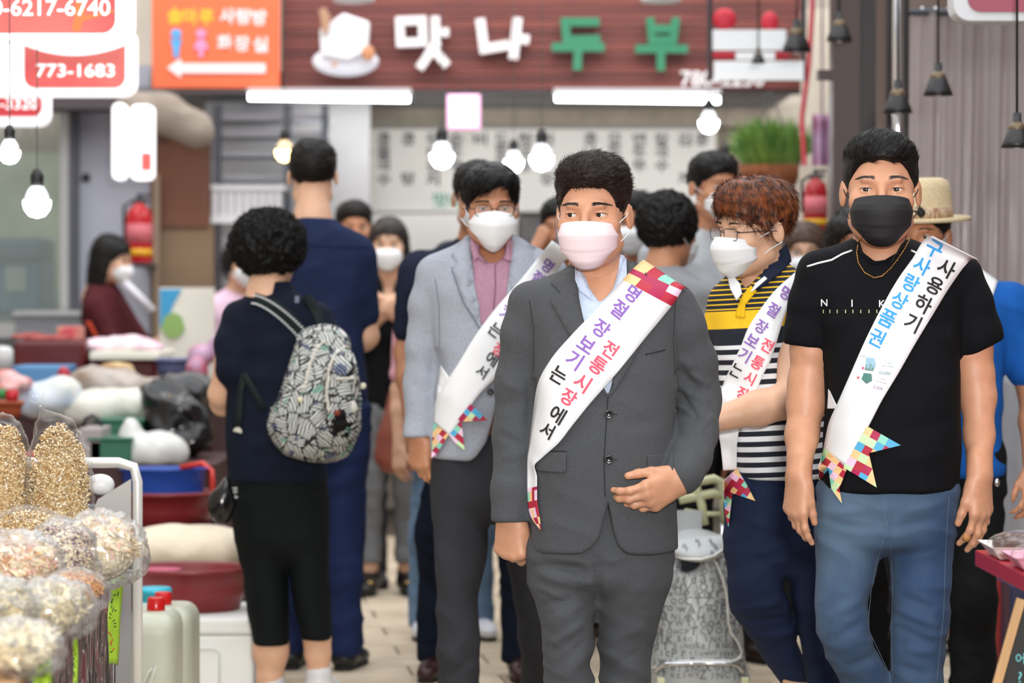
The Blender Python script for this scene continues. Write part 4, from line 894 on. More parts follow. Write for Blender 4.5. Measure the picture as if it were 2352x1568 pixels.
def blazer_man():
    P = Person('man in light blue-grey blazer, mauve shirt, glasses and boat-shaped white mask', 8.27, 1100, (1127, 476, 7, 4, 0, .99, .0, 's'), SKIN3)
    P.eyes((0, 12)); P.brows(HAIRB, z=.019, n=90); P.mask(MASKW, 'kf', label='white boat-shaped face mask'); glasses(P, mat('frame_dark', '#3a3432', .3, metal=.6), z=-.006)
    cap = hair_cap('', dict(g=1.03, add=[((0, -.020, .080), (.074, .082, .048))], hairline=.054, fw=.064, cut=[((.022, -.105, .040), (.036, .060, .034))]))
    P.hairpiece(cap, HAIR, .004, .003, 50, [dict(n=7000, L=.036, comb=lambda p: np.c_[np.full(len(p), -.5)+p[:, 0]*7, np.full(len(p), -.7), np.full(len(p), -.4)], lift=.25, seed=2, sel=lambda c: c[:, 2] > .03, droop=.6, jitter=.3), dict(n=1500, L=.014, comb=lambda p: np.c_[p[:, 0]*2, np.full(len(p), .4), np.full(len(p), -1.)], lift=.3, seed=3, sel=lambda c: c[:, 2] <= .05)])
    BL = mat('blazer_grey_blue', '#a0a5b0', .85, bump=.2, scale=600, var=.08, vscale=150); BD = mat('blazer_seam', '#5c667c', .9)
    s = SDF()
    s.col(P.rows([(536, 1078, 1174, .05, .055), (556, 1050, 1208, .045, .075), (580, 1002, 1254, .04, .095), (604, 975, 1285, .04, .11), (660, 972, 1288, .03, .125), (740, 986, 1278, .02, .132), (830, 1000, 1270, .01, .138), (940, 996, 1268, 0, .142), (1051, 990, 1270, 0, .142)]), p=2.35, round=.004)
    s.chain([P.pt(1000, 634, .03), P.pt(984, 700, .03), P.pt(972, 800, .035), P.pt(968, 880, .03), P.pt(962, 1008, -.01)], [.056, .054, .050, .048, .046], .02)
    s.chain([P.pt(1262, 634, .03), P.pt(1282, 720, .03), P.pt(1294, 860, .03), P.pt(1296, 1000, .0)], [.056, .054, .050, .046], .02)
    s.poly(PZ(P, [(1080, 500), (1176, 500), (1172, 600), (1160, 690), (1122, 800), (1106, 735), (1090, 640), (1080, 580)]), 7.5, P.Y-.03); s.poly(PZ(P, [(1082, 500), (1176, 500), (1172, 575), (1150, 610), (1110, 610), (1084, 575)]), 7.5, P.Y+.03)
    s.poly(PZ(P, [(1140, 925), (1170, 940), (1190, 1060), (1070, 1060), (1095, 1040), (1115, 1010), (1132, 965)]), 7.5, P.Y)
    s.poly(PZ(P, [(900, 1004), (1000, 1000), (1000, 1080), (900, 1080)]), 7, P.Y+.2) if False else None
    s.poly(PZ(P, [(900, 1004), (988, 1000), (988, 1060), (900, 1060)]), 7, P.Y+.2)
    jk = P.garment('blazer', s, .0065, BL, .0028, (5, 5, 9), 31, shear=.3, folds=[((1000, 800, -.1), (1010, 900, -.1), .02, -.010), ((940, 880, -.05), (990, 900, -.05), .015, -.004)])
    s = SDF(); s.col(P.rows([(534, 1082, 1172, .045, .058), (560, 1062, 1192, .04, .078), (620, 1030, 1230, .03, .100), (740, 1010, 1250, .015, .112), (830, 1010, 1250, .01, .115)]), p=2.3, round=.004)
    s.poly(PZ(P, [(1096, 500), (1164, 500), (1158, 590), (1140, 606), (1120, 604), (1100, 580)]), 7.5, P.Y+.035)
    mv = mat('shirt_mauve', '#a87d90', .7, bump=.1, scale=300, var=.06, vscale=60); sh = P.garment('shirt', s, .007, mv, .0025, (8, 8, 6), 8)
    T = P.tree(['blazer', 'shirt'])
    P.patch('collar_leaf', [(1080, 548), (1090, 556), (1100, 585), (1117, 606), (1098, 590), (1090, 600), (1082, 575)], T, .008, mv, sh, thick=.003); P.patch('collar_leaf', [(1172, 548), (1178, 560), (1174, 600), (1150, 592), (1138, 607), (1154, 580), (1164, 556)], T, .008, mv, sh, thick=.003)
    P.line('placket', [(1137, 608), (1138, 660), (1132, 730)], T, .002, .0015, mat('mauve_seam', '#7d5568', .8), sh)
    T = P.tree(['blazer'])
    P.patch('lapel', [(1072, 540), (1080, 548), (1084, 600), (1095, 660), (1110, 735), (1122, 790), (1100, 750), (1062, 690), (1037, 615), (1052, 602), (1036, 586)], T, .004, BL, jk, thick=.004); P.patch('lapel', [(1176, 538), (1200, 548), (1232, 570), (1222, 590), (1236, 608), (1210, 680), (1160, 750), (1124, 800), (1140, 740), (1162, 680), (1174, 600)], T, .004, BL, jk, thick=.004)
    P.line('seam', [(1037, 615), (1062, 690), (1104, 756)], T, .006, .0012, BD, jk); P.line('seam', [(1000, 640), (1008, 700), (1010, 800)], T, .0005, .0011, BD, jk)
    c = P.project(1127, 899, T, .003); b = MB().lathe([(.0001, .0), (.009, 0), (.010, .003), (.007, .0035), (.0001, .002)], tuple(c), 16, R=Matrix.Rotation(math.pi/2, 3, 'X')); b.build('button', mat('button_brown', '#2c2428', .3), None, True).parent = jk
    G = mat('trousers_charcoal', '#35363b', .85, bump=.15, scale=600, var=.08, vscale=8); s = SDF()
    s.col(P.rows([(1000, 1000, 1262, 0, .11), (1080, 993, 1262, 0, .12), (1150, 994, 1256, 0, .11), (1200, 1000, 1250, 0, .07)]), p=2.4, k=.03, round=.015)
    s.col(P.rows([(1060, 993, 1130, 0, .10), (1211, 998, 1122, -.01, .09), (1300, 1001, 1112, -.02, .080), (1374, 1003, 1099, -.02, .074), (1467, 1004, 1101, -.02, .070), (1560, 1004, 1099, -.01, .070), (1740, 1010, 1100, .02, .068)]), k=.02, p=2.1, round=.006)
    s.col(P.rows([(1060, 1130, 1262, .02, .10), (1211, 1150, 1260, .04, .09), (1374, 1180, 1262, .10, .074), (1467, 1190, 1260, .12, .070), (1660, 1196, 1262, .2, .068)]), k=.02, p=2.1, round=.006)
    P.garment('trousers', s, .008, G, .0045, (5, 5, 9), 5, shear=.6, folds=[((1045, 1080, -.1), (1050, 1420, -.1), .02, .006), ((1010, 1540, -.08), (1080, 1450, -.08), .015, .006), ((1030, 1560, -.08), (1095, 1500, -.08), .012, -.006)])
    E = [(1268, 552, 1322, 590), (1254, 569, 1304, 595), (1191, 648, 1262, 668), (1128, 721, 1215, 770), (1085, 781, 1172, 826), (1055, 831, 1140, 866), (1022, 882, 1100, 906), (1000, 925, 1064, 956), (996, 968, 1031, 999)]
    sa = P.sash(E, ['blazer', 'shirt', 'trousers'], off=.013, ends=(), label='white sash with purple lettering at shoulder')
    for i, t in enumerate(([(1080, 928), (1100, 944), (1119, 965), (1059, 968), (1052, 962)], [(1059, 966), (1064, 1000), (1067, 1034), (1045, 1016), (1031, 998)], [(996, 970), (1030, 998), (1014, 1024), (1001, 1046), (991, 1052)])): P.tail(t, ['blazer', 'trousers'], .015, 13, 40, sa, 11+i)
    P.patch('sash_back_layer', [(1012, 838), (1034, 870), (1010, 905), (1002, 925), (1006, 880)], T, .006, SASH)
    P.glyphs([('명', 1258, 610, 30, -38, PUR), ('절', 1235, 637, 30, -38, PUR), ('장', 1207, 668, 30, -38, PUR), ('보', 1178, 700, 30, -38, PUR), ('기', 1160, 722, 30, -38, PUR), ('는', 1138, 758, 31, -37, BLK), ('장', 1146, 803, 30, -35, RED), ('에', 1130, 824, 32, -33, BLK), ('서', 1107, 853, 30, -32, BLK)], 'sash', sa)
    c = SDF(); c.col(P.rows([(560, 1085, 1170, .05, .05), (640, 1010, 1250, .03, .08), (900, 1020, 1240, .02, .09), (1150, 1020, 1240, .01, .09)]), round=.02)
    c.chain([P.pt(1060, 1150), P.pt(1055, 1400), P.pt(1058, 1730)], [.045, .034, .03]); c.chain([P.pt(1205, 1150), P.pt(1220, 1420, .1), P.pt(1230, 1650, .19)], [.045, .034, .03]); P.body.append(c.surf(.012))
    h = SDF(); o = P.pt(963, 1000, -.012); hand(h, o, frame((0, 0, 1), (.6, .75, 0)), .95, 1, per=[(22, 30, 18), (30, 36, 22), (38, 42, 26), (44, 48, 30)], thumb=(14, 10, 0), spread=2); h.cone(o+np.array([0, .01, .07]), o, .028, .027, .01); P.body.append(h.surf(.0034)); P.finish()
    for px, yw, dy in ((1055, -6, .0), (1228, 8, .18)): shoe(P, px, 1740, P.Y+dy, yw, mat('shoe_black', '#141212', .25))
    return P
# ---- people further back
def figure(label, Y, px, H, yaw=0, head=None, skin=None, hair='short', hairm=None, top='#888888', bottom='#333333', sleeve='short', arms=None, legs='trousers', shoes='#1a1718', mask=None, hk=1.0, fat=1.0, group=None, brows=True, hips=1.0, topname='shirt', stance=.09, hem=None, sock=None, neck='round', lo=True, hx=None):
    """arms: per side list of (x, y, z) shoulder, elbow, wrist in the figure's own frame (facing -y); head: extra (yaw, pitch)"""
    P = Person(label, Y, px, None, skin, lo, group); X0 = (px-CX)*Y/F; k = H/1.72; Rm = Rz(yaw)
    def T(v): return np.asarray(v, float)*k @ Rm.T+np.array([X0, Y, 0])
    P.T = T; hy, hp = head or (0, 0); P.hc = T((0, -.02, 1.60)) if hx is None else T(hx); P.hR = Rz(yaw+hy) @ Rx(hp); P.hs = hk*k**.5; P.hk = 'lo'
    V, Q = head_tpl('lo'); P.headV = P.H(V); P.headQ = Q; P.body.append((P.headV, Q))
    if lo is False or True:
        pass
    sh = .195*fat; R = lambda L: [(z, x, y, a*fat, b*fat) for z, x, y, a, b in L]
    A = arms or [[(-.19, .02, 1.36), (-.225, .03, 1.08), (-.235, -.04, .83)], [(.19, .02, 1.36), (.225, .03, 1.08), (.235, -.04, .83)]]
    A = [[np.array(p) for p in a] for a in A]
    # body
    s = SDF(); s.col(R([(.86, 0, 0, .13, .09), (1.0, 0, 0, .13, .09), (1.25, 0, .01, .14, .09), (1.40, 0, .02, .12, .07)]), round=.02)
    for q, a in zip((-1, 1), A):
        s.chain([a[0]*[.85, 1, 1], a[1], a[1]+(a[2]-a[1])*.35, a[2]], [.045, .040, .040, .026], .02)
        s.chain([(q*.08, 0, .88), (q*(stance-.005), -.005, .48), (q*stance, .02, .09)], [.055, .044, .034], .02)
        if legs != 'trousers': s.chain([(q*(stance-.003), .012, .44), (q*stance, .03, .30), (q*stance, .02, .12)], [.046, .050, .036], .02)
        d = nrm(a[2]-a[1]); side = np.array([-q, 0, 0]) if abs(d[0]) < .6 else np.array([0, 0, -1.])
        hand(s, a[2], frame(-d, side*.6+np.array([0, .6, 0])), .94, -q, curl=(25, 35, 25))
    V, Q = s.surf(.0075 if not lo else .009); P.body.append((T(V), Q))
    # top
    tm = mat('cloth_'+str(top)[1:], top, .85, bump=.12, scale=400, var=.08, vscale=20) if isinstance(top, str) else top
    bm_ = mat('cloth_'+str(bottom)[1:], bottom, .85, bump=.12, scale=400, var=.1, vscale=12)
    s = SDF(); hz = hem or .84
    s.col(R([(hz, 0, 0, .168*hips, .120), (.98, 0, 0, .160, .120), (1.12, 0, 0, .158, .118), (1.26, 0, .01, .175, .122), (1.36, 0, .02, .185, .105), (1.42, 0, .03, .150, .085), (1.46, 0, .035, .085, .066), (1.475, 0, .035, .062, .058)]), p=2.35, round=.006)
    for q, a in zip((-1, 1), A):
        end = a[1]+(a[2]-a[1])*.9 if sleeve == 'long' else a[0]+(a[1]-a[0])*.72
        if sleeve == 'long': s.chain([a[0], a[1], end], [.064*fat, .052, .042], .03)
        elif sleeve == 'short': s.cone(a[0], end, .064*fat, .055, .03)
    if neck == 'v': s.poly([(-.07, 1.55), (.07, 1.55), (.0, 1.30)], -.3, .03)
    if sleeve == 'none': pass
    V, Q = s.surf(.0085); V = relax(V, Q, 1, .5); V = wrinkle(V, Q, .005, (5, 5, 9), int(px), .3); P.g['top'] = (T(V), Q); P.o['top'] = P.add(topname, T(V), Q, tm)
    s = SDF()
    if legs == 'skirt': s.col(R([(.50, 0, 0, .19, .13), (.8, 0, 0, .175, .125), (.98, 0, 0, .14, .1)]), round=.006)
    else:
        zb = {'trousers': .05, 'capri': .28, 'ankle': .14}[legs]
        s.col(R([(.78, 0, 0, .165*hips, .10), (.88, 0, 0, .170*hips, .115), (.99, 0, 0, .140, .1)]), k=.03, round=.02)
        for q in (-1, 1): s.col([(zb, q*stance, .02, .060*fat, .068), (.30, q*stance, .015, .062*fat, .068), (.48, q*(stance-.003), -.01, .068*fat, .074), (.70, q*.088, 0, .082*fat*hips, .092), (.86, q*.085, 0, .088*hips*fat, .105)], k=.02, p=2.1, round=.006)
    V, Q = s.surf(.0085); V = relax(V, Q, 1, .5); V = wrinkle(V, Q, .006, (6, 6, 12), int(px)+3, .4); P.add({'skirt': 'skirt'}.get(legs, 'trousers'), T(V), Q, bm_)
    # head things
    hm = hairm or HAIR
    if hair == 'curly':
        s = SDF(); s.ell((0, .020, .030), (.104, .112, .106), .02); s.ell((0, -.115, -.040), (.060, .055, .080), .01, op='sub'); s.half((0, .05, -.085), (0, -.5, -1))
        P.hairpiece(s, hm, .006, .007, 90, [dict(n=16000, L=.022, comb=lambda p: p*0+np.random.default_rng(2).normal(0, 1, p.shape), lift=1.0, curl=1.5, seed=7, width=.0008, seg=5)])
    elif hair == 'long':
        s = hair_cap('', dict(g=1.03, add=[((0, .045, .0), (.084, .070, .10))], fw=.060, nape=-.30, sides=False)); s.ell((0, .060, -.085), (.080, .048, .115), .04)
        for q in (-1, 1): s.ell((q*.072, .020, -.085), (.022, .040, .105), .03)
        P.hairpiece(s, hm, .005, .003, 40, [dict(n=3000, L=.06, comb=lambda p: np.c_[p[:, 0]*2, p[:, 1]*3+.1, np.full(len(p), -1.)], lift=.15, seed=2, droop=1.)])
    elif hair == 'bob':
        s = hair_cap('', dict(g=1.05, add=[((0, .03, -.01), (.088, .085, .09))], fw=.062, hairline=.045, nape=-.085, sides=False)); P.hairpiece(s, hm, .005, .003, 40, [dict(n=2600, L=.04, comb=lambda p: np.c_[p[:, 0]*3, p[:, 1]*2-.1, np.full(len(p), -1.)], lift=.2, seed=2)])
    else:
        s = hair_cap('', dict(g=1.0, add=[((0, -.006, .075), (.072, .086, .050))], hairline=.056, fw=.066)); P.hairpiece(s, hm, .005, .003, 45, [dict(n=2600, L=.018, comb=lambda p: np.c_[p[:, 0]*4, np.full(len(p), .5), p[:, 2]*6-.6], lift=.7, seed=2, sel=lambda c: c[:, 2] > .0), dict(n=1500, L=.007, comb=lambda p: np.c_[p[:, 0]*2, np.full(len(p), .4), np.full(len(p), -1.)], lift=.3, seed=3, sel=lambda c: c[:, 2] <= .02)])
    if brows: P.eyes((0, 0)); P.brows(HAIRB, n=40)
    if mask: P.mask(mask)
    P.finish()
    if sock:
        b = MB()
        for q in (-1, 1): b2 = MB().tube([T((q*stance, .02, .05)), T((q*stance, .02, .10)), T((q*stance, .02, .135))], [.043, .041, .040], 14).build('sock', sock, None, True); keep(b2, P.root)
    if shoes:
        sm = mat('shoe_'+shoes[1:], shoes, .4)
        for q in (-1, 1): c = T((q*stance, .03, 0)); b = shoe(P, CX+c[0]*F/c[1], 0, c[1], yaw+q*6, sm, L=.25*k)
    return P
def backpack_woman():
    P = Person('woman with curly black hair in navy polo and black cropped trousers, seen from behind', 9.24, 640, (622, 574, 158, 0, 0, 1.0, 0, 'lo'), SKIN2)
    s = SDF(); s.ell((0, .020, .022), (.122, .122, .112), .02); s.ell((0, -.130, -.050), (.060, .060, .085), .01, op='sub'); s.half((0, .05, -.085), (0, -.15, -1))
    P.hairpiece(s, HAIR, .005, .009, 70, [dict(n=14000, L=.030, comb=lambda p: p*0+np.random.default_rng(2).normal(0, 1, p.shape), lift=1.2, curl=1.5, seed=7, width=.0009, seg=6)])
    NV = mat('polo_navy', '#0f1626', .85, bump=.12, scale=500, var=.1, vscale=12)
    s = SDF()
    s.col(P.rows([(652, 590, 664, -.02, .056), (668, 578, 680, -.02, .062), (690, 556, 706, -.02, .085), (720, 534, 730, -.01, .105), (770, 524, 742, 0, .118), (860, 524, 748, 0, .122), (960, 520, 748, 0, .125), (1050, 522, 748, 0, .130), (1104, 525, 750, 0, .132)]), p=2.3, round=.004)
    s.chain([P.pt(552, 735, .0), P.pt(540, 790, -.02), P.pt(536, 845, -.05)], [.062, .064, .060], .025); s.chain([P.pt(722, 735, .0), P.pt(738, 790, -.02), P.pt(742, 850, -.05)], [.062, .064, .060], .025)
    s.poly(PZ(P, [(440, 792), (500, 797), (560, 858), (562, 900), (440, 900)]), 8.6, P.Y+.2) if False else None
    n = nrm([-.25, -.2, -1]); po = P.garment('polo_shirt', s, .0062, NV, .004, (5, 5, 9), 41, folds=[((560, 860, -.1), (600, 760, -.1), .02, -.006), ((540, 1040, -.12), (700, 1000, -.12), .02, .005)])
    T = P.tree(['polo_shirt']); cs = SDF(); cs.col(P.rows([(646, 600, 668, -.02, .058), (660, 586, 676, -.02, .066), (690, 572, 690, -.02, .078)]), round=.003, p=2.1); V, Q = cs.surf(.006); P.add('collar', V, Q, NV).parent = po; COL.objects[-1].matrix_parent_inverse = Matrix()
    P.patch('collar_mark', [(677, 680), (687, 680), (687, 696), (677, 696)], ['polo_shirt'], .004, mat('mark_grey', '#5a6070', .6))
    s = SDF(); BK = mat('capri_black', '#0c1113', .8, bump=.08, scale=400, var=.1, vscale=8)
    s.col(P.rows([(1060, 526, 748, 0, .12), (1110, 526, 750, 0, .13), (1200, 538, 752, 0, .13), (1260, 546, 752, 0, .11), (1300, 556, 746, 0, .06)]), p=2.4, k=.03, round=.015)
    s.col(P.rows([(1140, 528, 646, 0, .11), (1232, 545, 654, 0, .105), (1383, 565, 662, 0, .09), (1479, 580, 663, 0, .08)]), k=.02, p=2.1, round=.004); s.col(P.rows([(1140, 640, 752, 0, .11), (1232, 656, 750, 0, .105), (1383, 676, 759, 0, .09), (1465, 694, 762, 0, .08)]), k=.02, p=2.1, round=.004)
    tr = P.garment('cropped_trousers', s, .007, BK, .003, (6, 6, 12), 43)
    P.glyphs([('FILA', 540, 1133, 30, -84, SASH, .9)], P.tree(['cropped_trousers']), tr, bold=.0)
    c = SDF(); c.col(P.rows([(680, 590, 670, -.02, .05), (800, 560, 710, 0, .08), (1200, 570, 720, 0, .08)]), round=.02)
    for L in (([P.pt(552, 745), P.pt(530, 830, -.02), P.pt(508, 905, .01)], [.050, .050, .040]), ([P.pt(508, 905, .01), P.pt(512, 925, .06), P.pt(560, 940, .20)], [.041, .040, .026]), ([P.pt(722, 745), P.pt(742, 840, 0), P.pt(748, 920, .06)], [.050, .050, .040]), ([P.pt(748, 920, .06), P.pt(720, 950, .20)], [.040, .028]),
              ([P.pt(618, 1400), P.pt(622, 1478), P.pt(622, 1500), P.pt(620, 1560), P.pt(621, 1625)], [.060, .0545, .054, .040, .030]), ([P.pt(724, 1400), P.pt(728, 1465), P.pt(730, 1500), P.pt(731, 1550), P.pt(732, 1620)], [.050, .0425, .040, .033, .030])): c.chain(L[0], L[1], .02)
    hand(c, P.pt(575, 945, .22), frame(P.pt(512, 925, .06)-P.pt(575, 945, .22), (0, -.4, 1)), .9, 1); hand(c, P.pt(708, 955, .22), frame(P.pt(748, 920, .06)-P.pt(708, 955, .22), (0, -.4, 1)), .9, -1)
    P.body.append(c.surf(.006)); P.finish()
    sw = mat('sock_white', '#eceff2', .8); sc = mat('sock_coral', '#e8866a', .8)
    for x in (622, 732):
        o = MB().tube([P.pt(x, 1620), P.pt(x, 1585), P.pt(x, 1558), P.pt(x, 1548)], [.044, .040, .040, .041], 16).build('sock', sw, None, True); keep(o, P.root)
        MB().tube([P.pt(x, 1565), P.pt(x, 1559)], [.0415, .0415], 16).build('sock_stripe', sc, None, True).parent = o
        shoe(P, x, 0, P.Y, 180 if x < 700 else 172, mat('shoe_white', '#d8d8da', .5))
    # backpack
    B = thing('backpack', 'black and white scribble-patterned backpack on the navy polo woman', 'backpack', P.pt(740, 1050, -.2)); Q_ = Person.__new__(Person); 
    m = bpy.data.materials.new('scribble_print'); m.use_nodes = True; nt = m.node_tree; bs = nt.nodes['Principled BSDF']; bs.inputs['Roughness'].default_value = .5; bs.inputs['Specular IOR Level'].default_value = .3; L = nt.links
    tc = nt.nodes.new('ShaderNodeTexCoord'); vo = nt.nodes.new('ShaderNodeTexVoronoi'); vo.inputs['Scale'].default_value = 21; L.new(tc.outputs['Object'], vo.inputs[0])
    sep = nt.nodes.new('ShaderNodeSeparateColor'); L.new(vo.outputs['Color'], sep.inputs[0])
    rot = nt.nodes.new('ShaderNodeVectorRotate'); rot.rotation_type = 'Y_AXIS'; L.new(tc.outputs['Object'], rot.inputs['Vector']); mm = nt.nodes.new('ShaderNodeMath'); mm.operation = 'MULTIPLY'; mm.inputs[1].default_value = 3.2; L.new(sep.outputs[0], mm.inputs[0]); L.new(mm.outputs[0], rot.inputs['Angle'])
    wv = nt.nodes.new('ShaderNodeTexWave'); wv.inputs['Scale'].default_value = 33; wv.bands_direction = 'Z'; wv.inputs['Distortion'].default_value = 3.5; wv.inputs['Detail'].default_value = 1; L.new(rot.outputs[0], wv.inputs[0])
    rp = nt.nodes.new('ShaderNodeValToRGB'); rp.color_ramp.interpolation = 'CONSTANT'; e = rp.color_ramp.elements; e[0].color = lin('#141617'); e[1].position = .58; e[1].color = lin('#e9ebe6'); L.new(wv.outputs['Fac'], rp.inputs[0])
    v2 = nt.nodes.new('ShaderNodeTexNoise'); v2.inputs['Scale'].default_value = 22; L.new(tc.outputs['Object'], v2.inputs[0]); r2 = nt.nodes.new('ShaderNodeValToRGB'); r2.color_ramp.interpolation = 'CONSTANT'; e = r2.color_ramp.elements; e[0].color = lin('#2d4f96'); e[1].position = .36; e[1].color = (1, 1, 1, 1); q = e.new(.64); q.color = lin('#8fe0cc'); L.new(v2.outputs['Fac'], r2.inputs[0])
    mx = nt.nodes.new('ShaderNodeMix'); mx.data_type = 'RGBA'; mx.blend_type = 'MULTIPLY'; mx.inputs[0].default_value = .8; L.new(rp.outputs[0], mx.inputs[6]); L.new(r2.outputs[0], mx.inputs[7])
    v3 = nt.nodes.new('ShaderNodeTexVoronoi'); v3.feature = 'DISTANCE_TO_EDGE'; v3.inputs['Scale'].default_value = 21; L.new(tc.outputs['Object'], v3.inputs[0]); lt = nt.nodes.new('ShaderNodeMath'); lt.operation = 'GREATER_THAN'; lt.inputs[1].default_value = .045; L.new(v3.outputs[0], lt.inputs[0])
    mx2 = nt.nodes.new('ShaderNodeMix'); mx2.data_type = 'RGBA'; L.new(lt.outputs[0], mx2.inputs[0]); mx2.inputs[6].default_value = lin('#141617'); L.new(mx.outputs[2], mx2.inputs[7]); L.new(mx2.outputs[2], bs.inputs['Base Color'])
    def addb(name, VQ, mm_): return keep(npmesh(name, VQ[0], VQ[1], mm_), B)
    s = SDF(); f = P.pt
    s.col([(HC-(y-HY)/P.s, ((a+b_)/2-CX)/P.s, P.Y-.20+dy, (b_-a)/2/P.s, hy) for y, a, b_, dy, hy in [(742, 742, 770, .05, .03), (756, 706, 790, .04, .055), (800, 688, 814, .02, .08), (850, 672, 830, .0, .10), (905, 650, 836, -.01, .115), (960, 628, 836, -.01, .12), (1010, 646, 822, -.01, .115), (1040, 680, 800, 0, .09), (1054, 715, 770, 0, .05)]], p=2.4, round=.02)
    V, Q = s.surf(.006); V = relax(V, Q, 2, .5); V = wrinkle(V, Q, .004, (8, 8, 8), 3); bag = (V, Q); addb('bag_shell', bag, m)
    s = SDF(); s.col([(HC-(y-HY)/P.s, ((a+b_)/2-CX)/P.s, P.Y-.305+dy, (b_-a)/2/P.s, hy) for y, a, b_, dy, hy in [(796, 780, 812, .04, .03), (815, 764, 828, .02, .05), (880, 754, 834, 0, .06), (950, 748, 834, 0, .065), (1000, 740, 822, .01, .06), (1030, 740, 800, .03, .035)]], p=2.4, round=.015)
    V, Q = s.surf(.006); pk = (V, Q); addb('front_pocket', pk, m)
    s = SDF(); s.chain([f(690, 950, -.16), f(640, 952, -.12), f(600, 938, -.08)], [.055, .035, .010], .01, n=(0, 1, 0), f=2.0); addb('side_flap', s.surf(.006), m)
    T2 = bvh(bag, pk); z = mat('zip_cream', '#cfcabd', .6)
    for L_ in ([(748, 780), (728, 800), (712, 835), (702, 880), (694, 900)], [(756, 948), (750, 900), (755, 850), (768, 815), (792, 796), (815, 802), (826, 826)], [(770, 870), (830, 868)]):
        o = P.line('zip', L_, T2, .002, .0045, z, None); o.parent = B; o.matrix_parent_inverse = Matrix.Translation(B.location).inverted()
    for x, y, r, c in ((834, 886, .010, '#d8d2b8'), (690, 918, .010, '#d8d2b8'), (812, 935, .012, '#c9c6bd')):
        h = P.project(x, y, T2, .004); h = h if h is not None else f(x, y, -.3); o = MB().ico(tuple(h), (r, .006, r*(1.5 if x == 812 else 1)), 12, 8).build('toggle', mat('toggle_'+c[1:], c, .4), None, True); keep(o, B)
    fur = mat('plush_black', '#161214', .9); h = P.project(782, 975, T2, .02); b = MB()
    for dx, dz, r in ((0, 0, .022), (.0, .03, .020), (-.016, -.028, .009), (.02, -.03, .009), (.028, .0, .009), (-.022, .012, .008)): b.ico(tuple(h+np.array([dx, -.01, dz])), r, 12, 8)
    o = keep(b.build('plush_charm', fur, None, True), B); MB().ico(tuple(h+np.array([-.008, -.030, .038])), (.010, .006, .010), 10, 7).build('charm_face', mat('plush_brown', '#7a2c1e', .7), None, True).parent = o
    sm = mat('strap_green_black', '#1b2423', .75); T3 = P.tree(['polo_shirt'])
    def ribbon(L_, wpx, name, mm_, off=.006, par=None):
        b = MB(); N = len(L_)
        LL = []; RR = []
        for i, p in enumerate(L_):
            a_, c_ = L_[max(i-1, 0)], L_[min(i+1, N-1)]; t = np.array([c_[0]-a_[0], c_[1]-a_[1]], float); t /= np.linalg.norm(t); nn = np.array([-t[1], t[0]])*wpx/2
            for lst, sg in ((LL, 1), (RR, -1)):
                q = (p[0]+nn[0]*sg, p[1]+nn[1]*sg); h = P.project(q[0], q[1], T3, off); lst.append(h if h is not None else (W(q[0], q[1], P.Y-.10)))
        for i in range(N): b.v += [tuple(LL[i]), tuple(RR[i])]
        for i in range(N-1): b.f.append([2*i, 2*i+1, 2*i+3, 2*i+2]); b.mi.append(0)
        o = b.build(name, mm_, None, True, solid=.006); keep(o, B); return o
    o1 = ribbon([(584, 686), (606, 692), (632, 702), (658, 722), (680, 745), (704, 775), (716, 790)], 26, 'shoulder_strap', sm); o2 = ribbon([(702, 680), (718, 698), (730, 722), (737, 745), (738, 768)], 22, 'shoulder_strap', sm)
    ribbon([(560, 860), (572, 880), (590, 910), (606, 940)], 16, 'strap_webbing', sm); ribbon([(560, 860), (552, 900), (549, 950), (545, 985)], 14, 'strap_webbing', sm)
    o = P.patch('strap_tab', [(535, 990), (540, 982), (549, 981), (555, 987), (555, 995)], T3, .01, z)
    b = MB()
    for i in range(22):
        for (x0, y0, x1, y1, dx, dy) in ((584, 678, 716, 775, 6, -6), (580, 696, 704, 795, -4, 4)):
            t = i/22; x = x0+(x1-x0)*t; y = y0+(y1-y0)*(t**1.5 if True else t); h = P.project(x, y, T3, .012)
            if h is not None: b.box(h[0]-.004, h[0]+.004, h[1]-.001, h[1]+.001, h[2]-.0018, h[2]+.0018)
    o = b.build('stitched_edge', SASH); keep(o, B); o['kind'] = 'stuff'
    # black bag in her left hand
    return P
